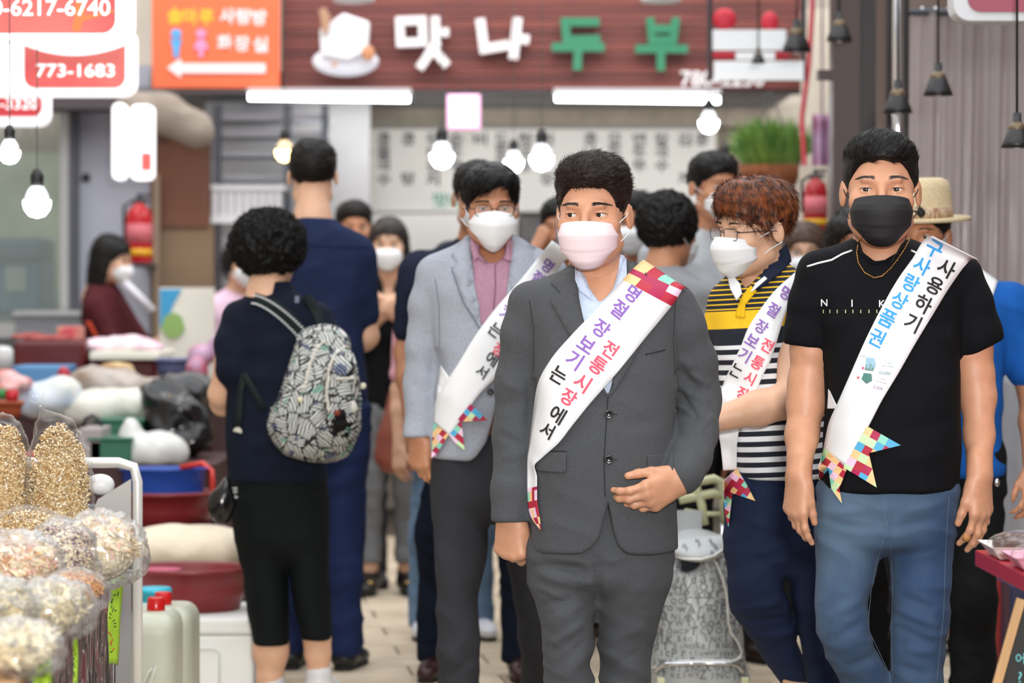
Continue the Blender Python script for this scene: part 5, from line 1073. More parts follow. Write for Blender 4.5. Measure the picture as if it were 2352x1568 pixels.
def crowd():
    backpack_woman()
    # tall man in navy work clothes, from behind
    P = figure('tall man in navy work uniform seen from behind, white socks and black clogs', 10.1, 733, 1.86, 172, (12, 4), SKIN2, 'short', HAIRB, '#1c2746', '#1a264a', 'short', [[(-.135, .02, 1.36), (-.150, -.04, 1.09), (-.08, -.26, 1.06)], [(.135, .02, 1.36), (.150, -.04, 1.09), (.08, -.26, 1.06)]], shoes='#17181b', fat=.95, sock=mat('sock_white', '#eceff2', .8), lo=False, topname='uniform_top', hx=(.03, -.04, 1.615))
    for nm, L_ in (('yoke_seam', [(690, 562), (760, 566), (850, 568)]),): P.line(nm, L_, ['top'], .001, .002, mat('navy_seam', '#121c3c', .9), P.o['top'])
    # woman clapping
    up = [[(-.17, .02, 1.34), (-.20, -.06, 1.10), (-.045, -.20, 1.27)], [(.17, .02, 1.34), (.20, -.06, 1.10), (.035, -.22, 1.27)]]
    P = figure('woman with long dark hair, white mask, black top and grey trousers clapping her hands', 12.6, 892, 1.66, 4, (-6, 4), SKIN2, 'long', mat('hair_long_brown', '#1d1412', .45, var=.5, vscale=200, spec=.4), '#111114', '#74777b', 'short', up, 'ankle', '#101012', MASKW, fat=.90, hips=.98, stance=.085, neck='v', topname='blouse')
    for q in (-1, 1):
        c = P.T((q*.085, -.115, .055)); o = MB().tube([c+np.array([-.02, 0, 0]), c+np.array([0, -.012, .006]), c+np.array([.02, 0, 0])], .006, 8).build('shoe_buckle', mat('buckle_gold', '#d8b878', .15, metal=1), None, True); keep(o, P.root)
    # man behind the blazer man
    figure('man with short black hair and navy T-shirt, mostly hidden behind the blazer man', 9.87, 1098, 1.785, -4, (10, 0), SKIN3, 'short', HAIR, '#1c2336', '#101829', 'short', [[(-.20, .02, 1.36), (-.245, .03, 1.09), (-.215, -.06, .84)], [(.19, .02, 1.36), (.225, .03, 1.08), (.235, -.04, .83)]], shoes='#33171a', mask=MASKW, stance=.14, fat=1.06)
    figure('person in light jeans and white sneakers walking behind the blazer man', 11.0, 1038, 1.52, 8, None, SKIN2, 'bob', mat('hair_navy_black', '#10131f', .5), '#e3a9b8', '#6f8cab', 'short', shoes='#e4e6ee', stance=.125)
    figure('man with dark brown hair beside the long-haired woman, half hidden by the navy uniform', 12.9, 812, 1.74, 10, None, SKIN3, 'short', HAIRB, '#2a2b30', '#26262a', 'short')
    ph = [[(-.19, .02, 1.36), (-.20, -.16, 1.22), (-.085, -.10, 1.52)], [(.19, .02, 1.36), (.225, .03, 1.08), (.235, -.04, .83)]]
    figure('person behind the grey suit holding a phone to the ear', 10.9, 1292, 1.69, -12, None, SKIN3, 'short', HAIR, '#3a3c44', '#222328', 'short', ph)
    p = W(1282, 548, 10.72); b = MB().box(p[0]-.008, p[0]+.008, p[1]-.035, p[1]+.035, p[2]-.075, p[2]+.075); tag(b.build('phone', mat('phone_purple', '#4c4560', .3), bevel=.004), 'dark phone held to the ear behind the grey suit', 'phone')
    figure('person with dark hair and white mask just behind the curly-haired woman', 11.1, 1466, 1.72, -20, None, SKIN3, 'short', HAIR, '#c9c9c4', '#222328', 'short', mask=MASKW)
    P = figure('woman with round curly black hair, seen from behind beside the grey suit', 9.6, 1532, 1.66, 150, (-10, 4), SKIN3, 'curly', HAIR, '#8d8f93', '#15161a', 'short', legs='capri', shoes='#d8d8da', mask=MASKW, brows=False)
    figure('tall man with short black hair, white mask and pale grey shirt behind the auburn-haired man', 10.3, 1634, 1.84, 22, (6, 2), SKIN3, 'short', HAIR, '#b9bdc2', '#23242a', 'short', mask=MASKW, shoes='#2a1512', stance=.12)
    P = figure('woman with short brown hair and glasses between the auburn-haired man and the black T-shirt', 10.7, 1848, 1.59, -6, None, SKIN2, 'bob', HAIRN, '#6a5a4c', '#2a2a2c', 'short', mask=MASKW); glasses(P, mat('frame_dark', '#3a3432', .3, metal=.6))
    figure('person with dark hair and black trousers hidden behind the black T-shirt man', 9.3, 1955, 1.60, 10, None, SKIN3, 'bob', HAIRB, '#17181b', '#0d0d10', 'short')
    P = figure('man in straw fedora and bright blue T-shirt behind the black T-shirt man', 8.27, 2165, 1.65, -8, (-14, 4), SKIN3, 'short', HAIR, '#1758a8', '#141518', 'short', [[(-.19, .02, 1.36), (-.225, .03, 1.08), (-.235, -.04, .83)], [(.205, .02, 1.35), (.27, .03, 1.08), (.265, -.06, .86)]], mask=MASKW, fat=1.13, lo=False, hx=(-.064, -.03, 1.565))
    E = [(2150, 590, 2240, 606), (2200, 600, 2292, 650), (2215, 680, 2262, 720), (2190, 760, 2232, 800)]
    sa = P.sash([(2244, 610, 2292, 645), (2232, 650, 2276, 690), (2215, 700, 2250, 740), (2190, 760, 2225, 800)], ['top'], off=.008, ends=(), nv=20, name='sash', label='plain white sash over the blue T-shirt')
    for x in (2290,): MB().ico(tuple(P.pt(x, 1108, -.13)), (.008, .006, .012), 10, 7).build('key_ring', mat('chrome', '#d8dade', .12, metal=1), None, True); keep(COL.objects[-1], P.root)
    # hat
    Hh = thing('straw_hat', 'woven straw fedora with patterned band on the man in blue', 'hat', P.H((0, .01, .09)), None); hat = mat('straw', '#c9b896', .75, bump=.5, scale=260, var=.12, vscale=160)
    R = Matrix((P.hR).tolist()); c = P.H((0, .012, .050)); prof = [(.150, -.006), (.148, .004), (.125, -.004), (.100, -.002), (.094, .004), (.091, .05), (.087, .090), (.080, .108), (.06, .116), (.0001, .108)]
    keep(MB().lathe(prof, tuple(c), 40, R=R, sx=.93, sy=1.08).build('crown', hat, None, True, solid=.003), Hh); keep(MB().lathe([(.0965, .004), (.0955, .018), (.0945, .034), (.093, .034)], tuple(c), 40, R=R, sx=.93, sy=1.08).build('hat_band', mat('band_striped', '#8a5f4c', .7, col2='#c8b494', vscale=60, stretch=(3, 3, .6)), None, True), Hh)
    # left side
    wk = [[(-.17, .02, 1.34), (-.19, -.12, 1.08), (-.05, -.36, 1.06)], [(.17, .02, 1.34), (.17, -.16, 1.10), (.03, -.40, 1.20)]]
    figure('woman in maroon T-shirt with black ponytail and white mask working at the stall', 14.3, 250, 1.61, 78, (0, 14), SKIN2, 'long', HAIR, '#4a1c22', '#1a1a1e', 'short', wk, mask=MASKW, fat=.98)
    figure('person in pale pink blouse beyond the curly-haired backpack woman', 13.85, 552, 1.58, 30, None, SKIN2, 'bob', HAIRB, '#e6c6dc', '#3a2f3c', 'short', mask=MASKW)
# ---------------------------------------------------------------- the market hall
def Zp(py, Y): return HC-(py-HY)*Y/F
def Xp(px, Y): return (px-CX)*Y/F
def struct(o, label=None): o['kind'] = 'structure'; return o
def pbox(name, x0, x1, y0, y1, Y, d, m, parent=None, bevel=0):    # box whose front face covers these pixels at depth Y
    return MB().box(Xp(x0, Y), Xp(x1, Y), Y, Y+d, Zp(y1, Y), Zp(y0, Y)).build(name, m, parent, bevel=bevel)
def part(o, par):
    o.parent = par
    if par.type == 'EMPTY': o.matrix_parent_inverse = Matrix.Translation(par.location).inverted()
    return o
def setting():
    base = mat('paving_base', '#5f574e', .95, bump=.3, scale=60)
    fl = struct(MB().box(-3.6, 3.6, 2.5, 19, -.12, -.012).build('floor', base))
    pm = [mat('paver_%d' % i, c, .85, bump=.3, scale=90, var=.10, vscale=7) for i, c in enumerate(('#c2b29c', '#b6a792', '#cbbca6'))]
    b = bmesh.new(); bmesh.ops.create_cube(b, size=1); bmesh.ops.scale(b, vec=(.592, .286, .04), verts=b.verts); bmesh.ops.bevel(b, geom=[e for e in b.edges if all(v.co.z > 0 for v in e.verts)], offset=.006, segments=1, affect='EDGES')
    mes = []
    for m_ in pm:
        me = bpy.data.meshes.new('paver'); b.to_mesh(me); me.materials.append(m_); mes.append(me)
    a = math.radians(7); n = 0
    for j in range(-4, 34):
        for i in range(-5, 6):
            u = i*.6+(.3 if j % 2 else 0); v = 6.6+j*.292; x = u*math.cos(a)-(v-10)*math.sin(a)*1-.05; y = 10+(v-10)*math.cos(a)+u*math.sin(a)
            if -1.9 < x < 2.3 and 7.0 < y < 15.4 and n < 290:
                o = bpy.data.objects.new('paver', mes[(i*7+j*3) % 3]); COL.objects.link(o); o.location = (x, y, -.021+random.uniform(-.0015, .0015)); o.rotation_euler = (0, 0, a); o.parent = fl; n += 1
    # back wall of the shop, side walls
    beige = mat('plaster_beige', '#c9bfb2', .9, bump=.2, scale=30, var=.1, vscale=3)
    struct(MB().box(-3.6, 3.6, 17.4, 17.6, 0, 4.6).build('wall_back', beige))
    struct(MB().box(-3.75, -3.6, 2.5, 17.6, 0, 4.6).build('wall_left', beige)); struct(MB().box(3.6, 3.75, 2.5, 17.6, 0, 4.6).build('wall_right', mat('plaster_brown', '#7d706a', .9)))
    gr = mat('panel_grey', '#a3a6b4', .7, bump=.1, scale=20, var=.05, vscale=4); dk = mat('frame_grey_dark', '#4c4f56', .5, metal=.3)
    w = struct(pbox('wall_partition', 165, 345, 150, 1100, 15.2, .12, gr)); 
    for px, py, r in ((198, 408, 11),): MB().ico((Xp(px, 15.2), 15.19, Zp(py, 15.2)), (.024, .012, .024), 12, 8).build('cable_hole', mat('black_plastic', '#161618', .5), w, True)
    struct(pbox('trim_1', 158, 176, 230, 900, 15.1, .1, dk))
    # shop window on the far side
    wn = struct(thing('window_1', None, None, (Xp(70, 15), 15.3, Zp(900, 15))))
    al = mat('aluminium', '#b9bbbd', .35, metal=.6); gl = mat('window_glass', '#aebcb6', .05, alpha=.22, spec=.8)
    for a_ in ((138, 158, 240, 780), (-220, 138, 240, 258), (-220, 158, 742, 775)): part(pbox('window_frame', *a_, 15.25, .08, al), wn)
    part(pbox('pane', -220, 140, 255, 745, 15.3, .01, gl), wn)
    bl = mat('blind_beige', '#b9b0a6', .8)
    for i in range(9): part(pbox('blind_slat', -60+i*24, -60+i*24+20, 258, 350, 15.5, .02, bl), wn)
    room = mat('room_olive', '#8f9886', .9, var=.25, vscale=3); struct(pbox('wall_interior', -260, 168, 200, 900, 16.8, .1, room))
    # awning soffit and beam over the shop front
    sof = mat('soffit_grey', '#85868d', .6, metal=.2); struct(MB().box(Xp(345, 15), Xp(1850, 15), 15.05, 17.3, Zp(205, 15)+.02, Zp(205, 15)+.10).build('ceiling_soffit', sof))
    struct(pbox('beam_front', 300, 1912, 200, 214, 15.0, .14, mat('beam_grey', '#77777c', .5, metal=.3)))
    struct(pbox('beam_shutter_box', 760, 1850, 240, 290, 16.9, .3, mat('shutter_taupe', '#aaa194', .8, var=.08, vscale=10)))
    struct(pbox('beam_dark', 0, 345, 218, 250, 14.9, .3, mat('beam_brown', '#4a4346', .7)))
    struct(pbox('wall_right_bay', 1846, 1960, 20, 1300, 14.6, .15, mat('plaster_cream', '#cfc6b8', .9, var=.06, vscale=4)))
    # brown board wall and shelving bay
    bw = mat('board_brown', '#6b4432', .7, var=.12, vscale=3); struct(pbox('wall_boarded', 345, 480, 290, 520, 15.2, .1, bw)); struct(pbox('wall_boarded_lower', 345, 490, 516, 900, 15.22, .1, mat('board_tan', '#84705c', .8, var=.08, vscale=3)))
    struct(pbox('trim_2', 352, 366, 400, 900, 15.15, .05, mat('trim_tan', '#8c7866', .7)))
    sh = thing('storage_rack', 'pale metal rack with slatted shelves beside the brown boarded wall', 'rack', (Xp(600, 15.6), 15.8, 0)); pg = mat('rack_grey', '#c9cbd2', .5)
    for x in (492, 652, 738): part(MB().box(Xp(x, 15.6), Xp(x+16, 15.6), 15.6, 15.64, 0, Zp(240, 15.6)).build('post', mat('rack_post', '#6d727c', .5, metal=.3)), sh)
    for y in (262, 300, 345, 400, 520, 640): part(pbox('shelf', 482, 752, y, y+14, 15.64, .4, pg), sh)
    struct(pbox('wall_inner', 470, 850, 200, 900, 16.3, .08, mat('inner_pale', '#c5c6ca', .8, var=.08, vscale=2)))
    lv = thing('white_crate_stack', 'white slatted plastic crate on the rack above the curly-haired woman', 'crate', (Xp(560, 15.2), 15.3, Zp(512, 15.2)))
    wp = mat('plastic_white', '#e8e9ee', .4)
    for i in range(10): part(pbox('slat', 470+i*18, 484+i*18, 432, 500, 15.3, .015, wp), lv)
    part(pbox('crate_base', 466, 654, 496, 512, 15.28, .3, wp), lv); part(pbox('crate_rim', 466, 654, 424, 436, 15.28, .3, wp), lv)
    # red-brown shop sign
    S = thing('shop_sign', 'wide wooden shop sign with white and green lettering and tofu plate', 'sign', (Xp(1250, 15), 15.0, Zp(205, 15)))
    wd = [mat('sign_wood_%d' % i, c, .55, bump=.2, scale=60, var=.25, vscale=5, stretch=(.3, 1, 7)) for i, c in enumerate(('#6e3530', '#64302c', '#743a32'))]
    for i in range(13):
        y1 = 205-i*17.6; part(pbox('plank', 648, 1850, y1-16.6, y1, 14.93, .05, wd[i % 3], bevel=.003), S)
    part(pbox('back_panel', 646, 1852, -30, 206, 14.98, .04, mat('sign_back', '#3c1a1a', .7)), S)
    wl = mat('letter_white', '#e9e4e6', .45); gn = mat('letter_green', '#1c7a56', .35)
    def stroke(L, m_, nm, wpx=25):
        b = MB(); yy = 14.86
        for st in L:
            for p, q in zip(st[:-1], st[1:]):
                A, B = np.array([Xp(p[0], yy), Zp(p[1], yy)]), np.array([Xp(q[0], yy), Zp(q[1], yy)]); t = (B-A)/np.linalg.norm(B-A); n_ = np.array([-t[1], t[0]])*wpx/2/(F/yy); kk = len(b.f)*.0002; e = t*wpx/2/(F/yy)*.9
                b.prism([tuple(A-e+n_), tuple(A-e-n_), tuple(B+e-n_), tuple(B+e+n_)], yy-kk, yy+.04)
        part(b.build(nm, m_, bevel=.0), S)
    stroke([[(918, 48), (920, 98), (972, 96), (970, 46), (918, 48)], [(1000, 46), (1000, 100), (988, 118)], [(1000, 74), (1022, 74)], [(1000, 104), (968, 150)], [(998, 116), (1022, 144)]], wl, 'letter', 20)
    stroke([[(1104, 52), (1112, 112), (1160, 104)], [(1188, 50), (1180, 126)], [(1184, 88), (1206, 90)]], wl, 'letter', 22)
    stroke([[(1368, 50), (1298, 50), (1302, 92), (1370, 90)], [(1276, 108), (1380, 108)], [(1328, 112), (1326, 152)]], gn, 'letter', 20)
    stroke([[(1494, 48), (1498, 92), (1546, 92), (1552, 48)], [(1500, 66), (1546, 66)], [(1468, 112), (1572, 112)], [(1518, 116), (1518, 154)]], gn, 'letter', 19)
    part(word('phone_number', '780-2230', Xp(1660, 14.9), Zp(180, 14.9), 14.915, .085, wl, None, w=.44, bold=.02), S)
    E_ = MB().lathe([(.0001, 0), (.17, .0), (.175, .012), (.15, .03), (.0001, .03)], (Xp(795, 14.9), 14.86, Zp(143, 14.9)), 30, R=Matrix.Rotation(math.pi/2, 3, 'X'), sy=.45).build('plate', mat('plate_white', '#dcdde6', .4), None, True); part(E_, S)
    tf = MB(); P3 = [(735, 70), (790, 32), (850, 52), (846, 120), (800, 140), (738, 128)]; tf.prism([(Xp(x, 14.85), Zp(y, 14.85)) for x, y in P3], 14.80, 14.86); part(tf.build('tofu_block', mat('tofu', '#e3e2e8', .5), bevel=.01), S)
    part(MB().prism([(Xp(x, 14.8), Zp(y, 14.8)) for x, y in [(733, 24), (748, 18), (760, 40), (752, 78), (742, 78)]], 14.77, 14.80).build('chopstick_end', mat('wood_tan', '#a98266', .6), bevel=.004), S)
    part(MB().ico((Xp(846, 14.8), 14.79, Zp(122, 14.8)), (.035, .01, .04), 12, 8).build('garnish', mat('garnish_orange', '#c08560', .6), None, True), S); part(MB().ico((Xp(768, 14.8), 14.79, Zp(148, 14.8)), (.016, .01, .012), 10, 8).build('garnish', MATS['garnish_orange'], None, True), S)
    for px in (812, 1518): tag(MB().lathe([(.0001, 0), (.10, 0), (.105, .02), (.08, .05), (.0001, .06)], (Xp(px, 14.3), 14.3, Zp(5, 14.3)), 20).build('spotlight_%s' % ('a') if False else 'spotlight', mat('lamp_housing', '#c9cacc', .4), None, True), 'round pale spotlight above the %s of the wooden sign' % ('tofu plate' if px < 1000 else 'green letters'), 'lamp')
    # orange direction sign
    O = thing('direction_sign', 'orange toilet direction sign with white arrow', 'sign', (Xp(497, 14.8), 14.8, Zp(200, 14.8))); Yo = 14.8
    part(pbox('panel', 349, 642, -60, 202, Yo, .05, mat('sign_orange', '#e0663c', .5), bevel=.004), O)
    b = MB(); b.prism([(Xp(x, Yo), Zp(y, Yo)) for x, y in [(384, 156), (416, 134), (416, 146), (610, 146), (610, 168), (416, 168), (416, 180)]], Yo-.01, Yo-.002); ow = mat('sign_lilac_white', '#f0dde0', .5); part(b.build('arrow', ow), O)
    for ch, x, y, m_ in (('솔', 402, 36, '#e8b52e'), ('마', 437, 38, '#e8b52e'), ('루', 474, 40, '#e8b52e'), ('사', 522, 36, 0), ('랑', 560, 38, 0), ('방', 596, 40, 0), ('화', 516, 98, 0), ('장', 556, 100, 0), ('실', 598, 102, 0)):
        part(word('letter', ch, Xp(x, Yo), Zp(y, Yo), Yo-.004, .082, mat('sign_yellow', m_, .5) if m_ else ow, None, w=.078, bold=.03), O)
    for x, m_ in ((405, mat('icon_blue', '#4aa3e0', .5)), (462, mat('icon_pink', '#f08ab4', .5))):
        b = MB(); b.prism([(Xp(x+12*math.cos(t), Yo), Zp(77+10*math.sin(t), Yo)) for t in np.linspace(0, 5.9, 14)], Yo-.01, Yo-.002); Pq = [(x-13, 90), (x+13, 90), (x+7, 110), (x+5, 132), (x-5, 132), (x-7, 110)] if x < 430 else [(x-7, 90), (x+7, 90), (x+18, 112), (x+6, 114), (x+5, 132), (x-5, 132), (x-6, 114), (x-18, 112)]
        b.prism([(Xp(a_, Yo), Zp(c, Yo)) for a_, c in Pq], Yo-.01, Yo-.002); part(b.build('person_icon', m_), O)
    # menu board
    M_ = thing('menu_board', 'long white menu board with rows of grey Korean lettering', 'sign', (Xp(1245, 16.85), 16.85, Zp(484, 16.85))); Ym = 16.85; bd = mat('board_white', '#e6e6e2', .6)
    part(pbox('panel', 848, 1645, 292, 486, Ym, .04, bd), M_); fr = mat('board_frame', '#8d8a84', .6)
    for a_ in ((842, 852, 286, 486), (842, 1650, 286, 296)): part(pbox('edge_strip', *a_, Ym-.01, .05, fr), M_)
    gk = mat('print_grey', '#5b5b60', .7); rg = random.Random(4)
    cols = [(882, '콩물국수'), (938, '콩탕'), (994, '두부김치'), (1048, '순두부'), (1103, '비지'), (1152, '도토리묵'), (1205, '청국장'), (1256, '된장'), (1356, '콩나물'), (1412, '모두부'), (1468, '연두부'), (1520, '칼국수'), (1572, '김치'), (1612, '콩국')]
    for x, t in cols:
        for i, ch in enumerate(t):
            o = word('letter', ch, Xp(x, Ym), Zp((320, 350, 380, 412)[i] if len(t) > 2 else (320, 410)[i], Ym), Ym-.004, .075, gk, None, w=.08, bold=.02); part(o, M_)
    part(word('letter', '맛나', Xp(1028, Ym), Zp(460, Ym), Ym-.004, .09, mat('print_green', '#4fa283', .7), None, bold=.02), M_)
    cab = pbox('white_cabinet', 846, 1190, 490, 900, 16.6, .6, mat('cabinet_white', '#dcdcda', .5), bevel=.01); tag(cab, 'tall white cabinet under the menu board, behind the long-haired woman', 'cabinet')
    tag(pbox('dark_counter', 1195, 1640, 498, 1000, 16.3, .6, mat('counter_dark', '#59575a', .6, var=.3, vscale=5)), 'dark kitchen counter below the menu board at the right', 'counter')
    cb = MB().tube([(Xp(800, 16.4), 16.4, Zp(235, 16.4)), (Xp(806, 16.4), 16.4, Zp(300, 16.4)), (Xp(822, 16.4), 16.4, Zp(338, 16.4)), (Xp(848, 16.6), 16.6, Zp(350, 16.6))], .02, 8).build('hanging_cable', mat('cable_grey', '#5c5752', .6), None, True); tag(cb, 'thick dark cable looping down the beige wall beside the menu board', 'cable')
    # lights under the sign
    tube = mat('tube_light', '#fbfcff', .3, emit=14)
    for i, (x0, x1, y) in enumerate(((572, 940, 224), (1276, 1652, 227))):
        T_ = thing('fluorescent_lamp', ('tube lamp under the sign near the orange sign' if i == 0 else 'tube lamp under the sign below the green letters'), 'lamp', (Xp((x0+x1)/2, 14.75), 14.75, Zp(214, 14.75)))
        part(MB().tube([(Xp(x0, 14.7), 14.7, Zp(y-2, 14.7)), (Xp(x1, 14.7), 14.7, Zp(y+3, 14.7))], .017, 12).build('tube', tube, None, True), T_); part(pbox('housing', x0-4, x1+4, 202, 214, 14.68, .36, mat('lamp_housing', '#c9cacc', .4)), T_)
    L_ = thing('face_lamp', 'small square pink and white light box with cyan dots', 'light box', (Xp(1065, 14.2), 14.2, Zp(218, 14.2))); part(pbox('case', 1026, 1104, 216, 298, 14.2, .06, mat('box_pink', '#f0b4dc', .4, emit=.5), bevel=.01), L_); part(pbox('panel', 1034, 1096, 224, 290, 14.19, .02, mat('box_white', '#ffffff', .4, emit=.8)), L_)
    for x, y in ((1048, 246), (1080, 246), (1064, 274)): part(MB().ico((Xp(x, 14.18), 14.18, Zp(y, 14.18)), (.014, .006, .013), 10, 8).build('dot', mat('dot_cyan', '#4fd2e0', .4, emit=.4), None, True), L_)
    part(MB().tube([(Xp(1065, 14.25), 14.25, Zp(218, 14.25)), (Xp(1065, 14.25), 14.9, Zp(200, 14.9))], .006, 6).build('bracket', dk, None, True), L_)
    bulbs = [(22, 352, 8.4, .033, 0, 'hanging bulb at the far left under the red phone-number signs'), (85, 468, 9.4, .046, 0, 'large bright bulb hanging in front of the left window'), (654, 350, 12.5, .042, 1, 'warm yellow bulb beside the head of the tall man in navy'), (1015, 360, 12, .050, 0, 'bright bulb above the glasses-wearing man in blazer, left of the trio'), (1180, 374, 13.2, .044, 0, 'smaller bright bulb just above the hair of the blazer man'), (1244, 365, 12, .050, 0, 'bright bulb between the blazer man and the grey suit man'), (1628, 283, 12.6, .044, 0, 'bright bulb under the right tube lamp'), (1664, 385, 13, .044, 0, 'bright bulb behind the tall man with short black hair')]
    em = mat('bulb_glow', '#fdfeff', .3, emit=16); ew = mat('bulb_warm', '#ffd27a', .3, emit=14); bk = mat('socket_black', '#1a1a1c', .5); cg = mat('bulb_clear', '#dfe3e8', .1, alpha=.35)
    for px, py, Y, r, wm, lb in bulbs:
        c = np.array([Xp(px, Y), Y, Zp(py, Y)]); t = thing('light_bulb', lb, 'lamp', c+np.array([0, 0, r*2.2]), 'hanging bulbs over the stalls')
        part(MB().lathe([(.0001, -r), (r*.55, -r*.85), (r*.9, -r*.4), (r, 0), (r*.97, r*.25), (.0001, r*.26)], tuple(c), 20).build('globe', ew if wm else em, None, True), t); part(MB().lathe([(r*.97, r*.27), (r*.7, r*.9), (r*.42, r*1.3)], tuple(c), 20).build('neck', cg, None, True), t)
        part(MB().lathe([(.0001, r*1.3), (r*.45, r*1.3), (r*.5, r*2.0), (r*.25, r*2.5), (.0001, r*2.5)], tuple(c), 14).build('socket', bk, None, True), t)
        part(MB().tube([tuple(c+np.array([0, 0, r*2.4])), (c[0], c[1], 3.6)], .0018, 5).build('cord', mat('cord_grey', '#6b6a6c', .6), None, True), t)
    # overhead rails the bulbs hang from
    struct(MB().box(-3.6, 3.6, 12.0, 12.1, 3.58, 3.66).build('beam_lamp_rail', dk)); struct(MB().box(-3.6, 3.6, 13.0, 13.1, 3.58, 3.66).build('beam_lamp_rail_rear', dk)); struct(MB().box(-3.6, 3.6, 8.35, 8.45, 3.58, 3.66).build('beam_lamp_rail_front', dk)); struct(MB().box(-3.6, 3.6, 9.35, 9.45, 3.58, 3.66).build('beam_lamp_rail_mid', dk)); struct(MB().box(-3.6, 3.6, 12.5, 12.6, 3.58, 3.66).build('beam_lamp_rail_far', dk)); struct(MB().box(-3.6, 3.6, 13.2, 13.3, 3.58, 3.66).build('beam_lamp_rail_last', dk))
    # illuminated stall signs
    ws = mat('sign_glow_white', '#f7f8fb', .4, emit=.75); rs = mat('sign_glow_red', '#c43c42', .4, emit=.45, col2='#cf6a62', vscale=1.6); wt = mat('sign_text', '#ffffff', .4, emit=.8); og = mat('sign_glow_orange', '#e0703c', .4, emit=.45)
    def litsign(lb, Y, ox0, ox1, oy0, oy1, rx0, rx1, ry0, ry1, txt, tx, ty, th, tw, curve=0, frame_m=None, red=None, rad=.05):
        T_ = thing('stall_sign', lb, 'sign', (Xp((ox0+ox1)/2, Y), Y+.06, Zp(oy0, Y)))
        part(MB().prism(rrect(Xp(ox0, Y), Xp(ox1, Y), Zp(oy1, Y), Zp(oy0, Y), rad), Y, Y+.12).build('frame', frame_m or ws, bevel=.004), T_)
        R_ = rrect(Xp(rx0, Y), Xp(rx1, Y), Zp(ry1, Y), Zp(ry0, Y), rad*.8)
        if curve:
            bx = [(x, z) for x, z in R_ if z < Zp((ry0+ry1)/2, Y)]; bx = sorted(bx); low = bx; n_ = 16; top = [(Xp(rx1+(rx0-rx1)*i/n_, Y), Zp(ry0+curve*(1-(2*i/n_-1)**2), Y)) for i in range(n_+1)]; R_ = low+top
        part(MB().prism(R_, Y-.006, Y-.001).build('red_panel', red or rs), T_)
        if txt: part(word('phone_number', txt, Xp(tx, Y), Zp(ty, Y), Y-.009, th*Y/F, wt, None, w=tw*Y/F, bold=.012), T_)
        for x in (ox0+(ox1-ox0)*.3, ox0+(ox1-ox0)*.7): part(MB().tube([(Xp(x, Y), Y+.06, Zp(oy0, Y)), (Xp(x, Y), Y+.06, 3.62)], .008, 6).build('hanger', dk, None, True), T_)
        return T_
    t = litsign('biggest lit sign at the top left with a phone number ending 6740', 8.6, -150, 301, -120, 93, -120, 265, -95, 76, '0-6217-6740', 118, 18, 38, 272)
    part(MB().prism([(Xp(x, 8.6), Zp(y, 8.6)) for x, y in [(165, 72), (186, 72), (190, 50), (262, 28), (262, 22), (196, 36), (200, -20), (176, -20), (172, 36)]], 8.5932, 8.5938).build('orange_tree_print', og), t)
    t = litsign('middle lit sign with the number 773-1683', 10.3, -60, 308, 60, 220, 56, 288, 104, 202, '773-1683', 174, 162, 30, 180, 24)
    litsign('lowest lit sign with a number ending 3320, over the window', 12.1, -120, 109, 150, 288, -90, 97, 214, 268, '-3320', 44, 238, 26, 86)
    for i, (x0, x1, a_) in enumerate(((258, 288, 0), (300, 351, 1))):
        T_ = thing('vertical_light_box', ('narrow white vertical light box' if i == 0 else 'wider white vertical light box with a small red patch'), 'sign', (Xp((x0+x1)/2, 14), 14.05, Zp(412, 14)))
        part(MB().prism(rrect(Xp(x0, 14), Xp(x1, 14), Zp(413, 14), Zp(236+i*4, 14), .03), 14, 14.1).build('box', mat('sign_glow_strong', '#ffffff', .4, emit=.9)), T_)
        if i: part(pbox('red_patch', 324, 348, 350, 392, 13.99, .008, rs), T_)
        part(MB().box(Xp(x0+8, 14), Xp(x0+14, 14), 14.1, 15.2, Zp(300, 14), Zp(296, 14)).build('bracket', dk), T_)
    T_ = litsign('unlit white-framed sign with dusky red panel at the top right corner', 8.4, 2190, 2620, -140, 49, 2222, 2590, -120, 28, None, 0, 0, 0, 0, frame_m=mat('frame_pale', '#cfd2d6', .35), red=mat('sign_dusky', '#9c4a5c', .5, var=.05))
    # plain hanging board with white strips, in front of the sign at the right
    T_ = thing('hanging_board', 'hanging board of white strips and red blobs in front of the wooden sign', 'sign', (Xp(1740, 12.8), 12.8, Zp(20, 12.8))); wstrip = mat('strip_white', '#e9edf0', .35, coat=.5); rd = mat('blob_red', '#c22238', .5)
    for a_ in ((1637, 1806, 68, 115), (1640, 1846, 140, 184), (1690, 1780, 119, 137)): part(pbox('strip', *a_, 12.8, .02, wstrip), T_)
    for x, y, w_, h_ in ((1664, 44, 28, 26), (1768, 50, 20, 24), (1664, 127, 30, 10), (1790, 127, 26, 9)): part(MB().ico((Xp(x, 12.84), 12.84, Zp(y, 12.84)), (w_/510, .02, h_/510), 10, 8).build('red_letter', rd, None, True), T_)
    for x in (1630, 1846): part(MB().tube([(Xp(x, 12.85), 12.85, Zp(185, 12.85)), (Xp(x, 12.85), 12.85, 3.6)], .012, 6).build('chain', dk, None, True), T_)
    # columns and poles
    b = pbox('column_brown', 1914, 1976, -250, 1500, 11.2, .14, mat('column_brown', '#40302d', .45, var=.1, vscale=3)); b['kind'] = 'structure'; b2 = struct(MB().box(Xp(1977, 11.25), Xp(2012, 11.25), 11.25, 11.4, 0, 4.2).build('column_black', mat('column_black', '#1c1716', .4)))
    b = pbox('bracket_arm', 1880, 1914, 160, 182, 11.2, .08, mat('column_brown', '#40302d', .45)); part(b, b2)
    ch = mat('chrome', '#d8dade', .12, metal=1); po = thing('awning_pole', 'shiny chrome pole flanked by dark uprights beside the plastic curtain', 'pole', (Xp(2062, 10.3), 10.3, 0))
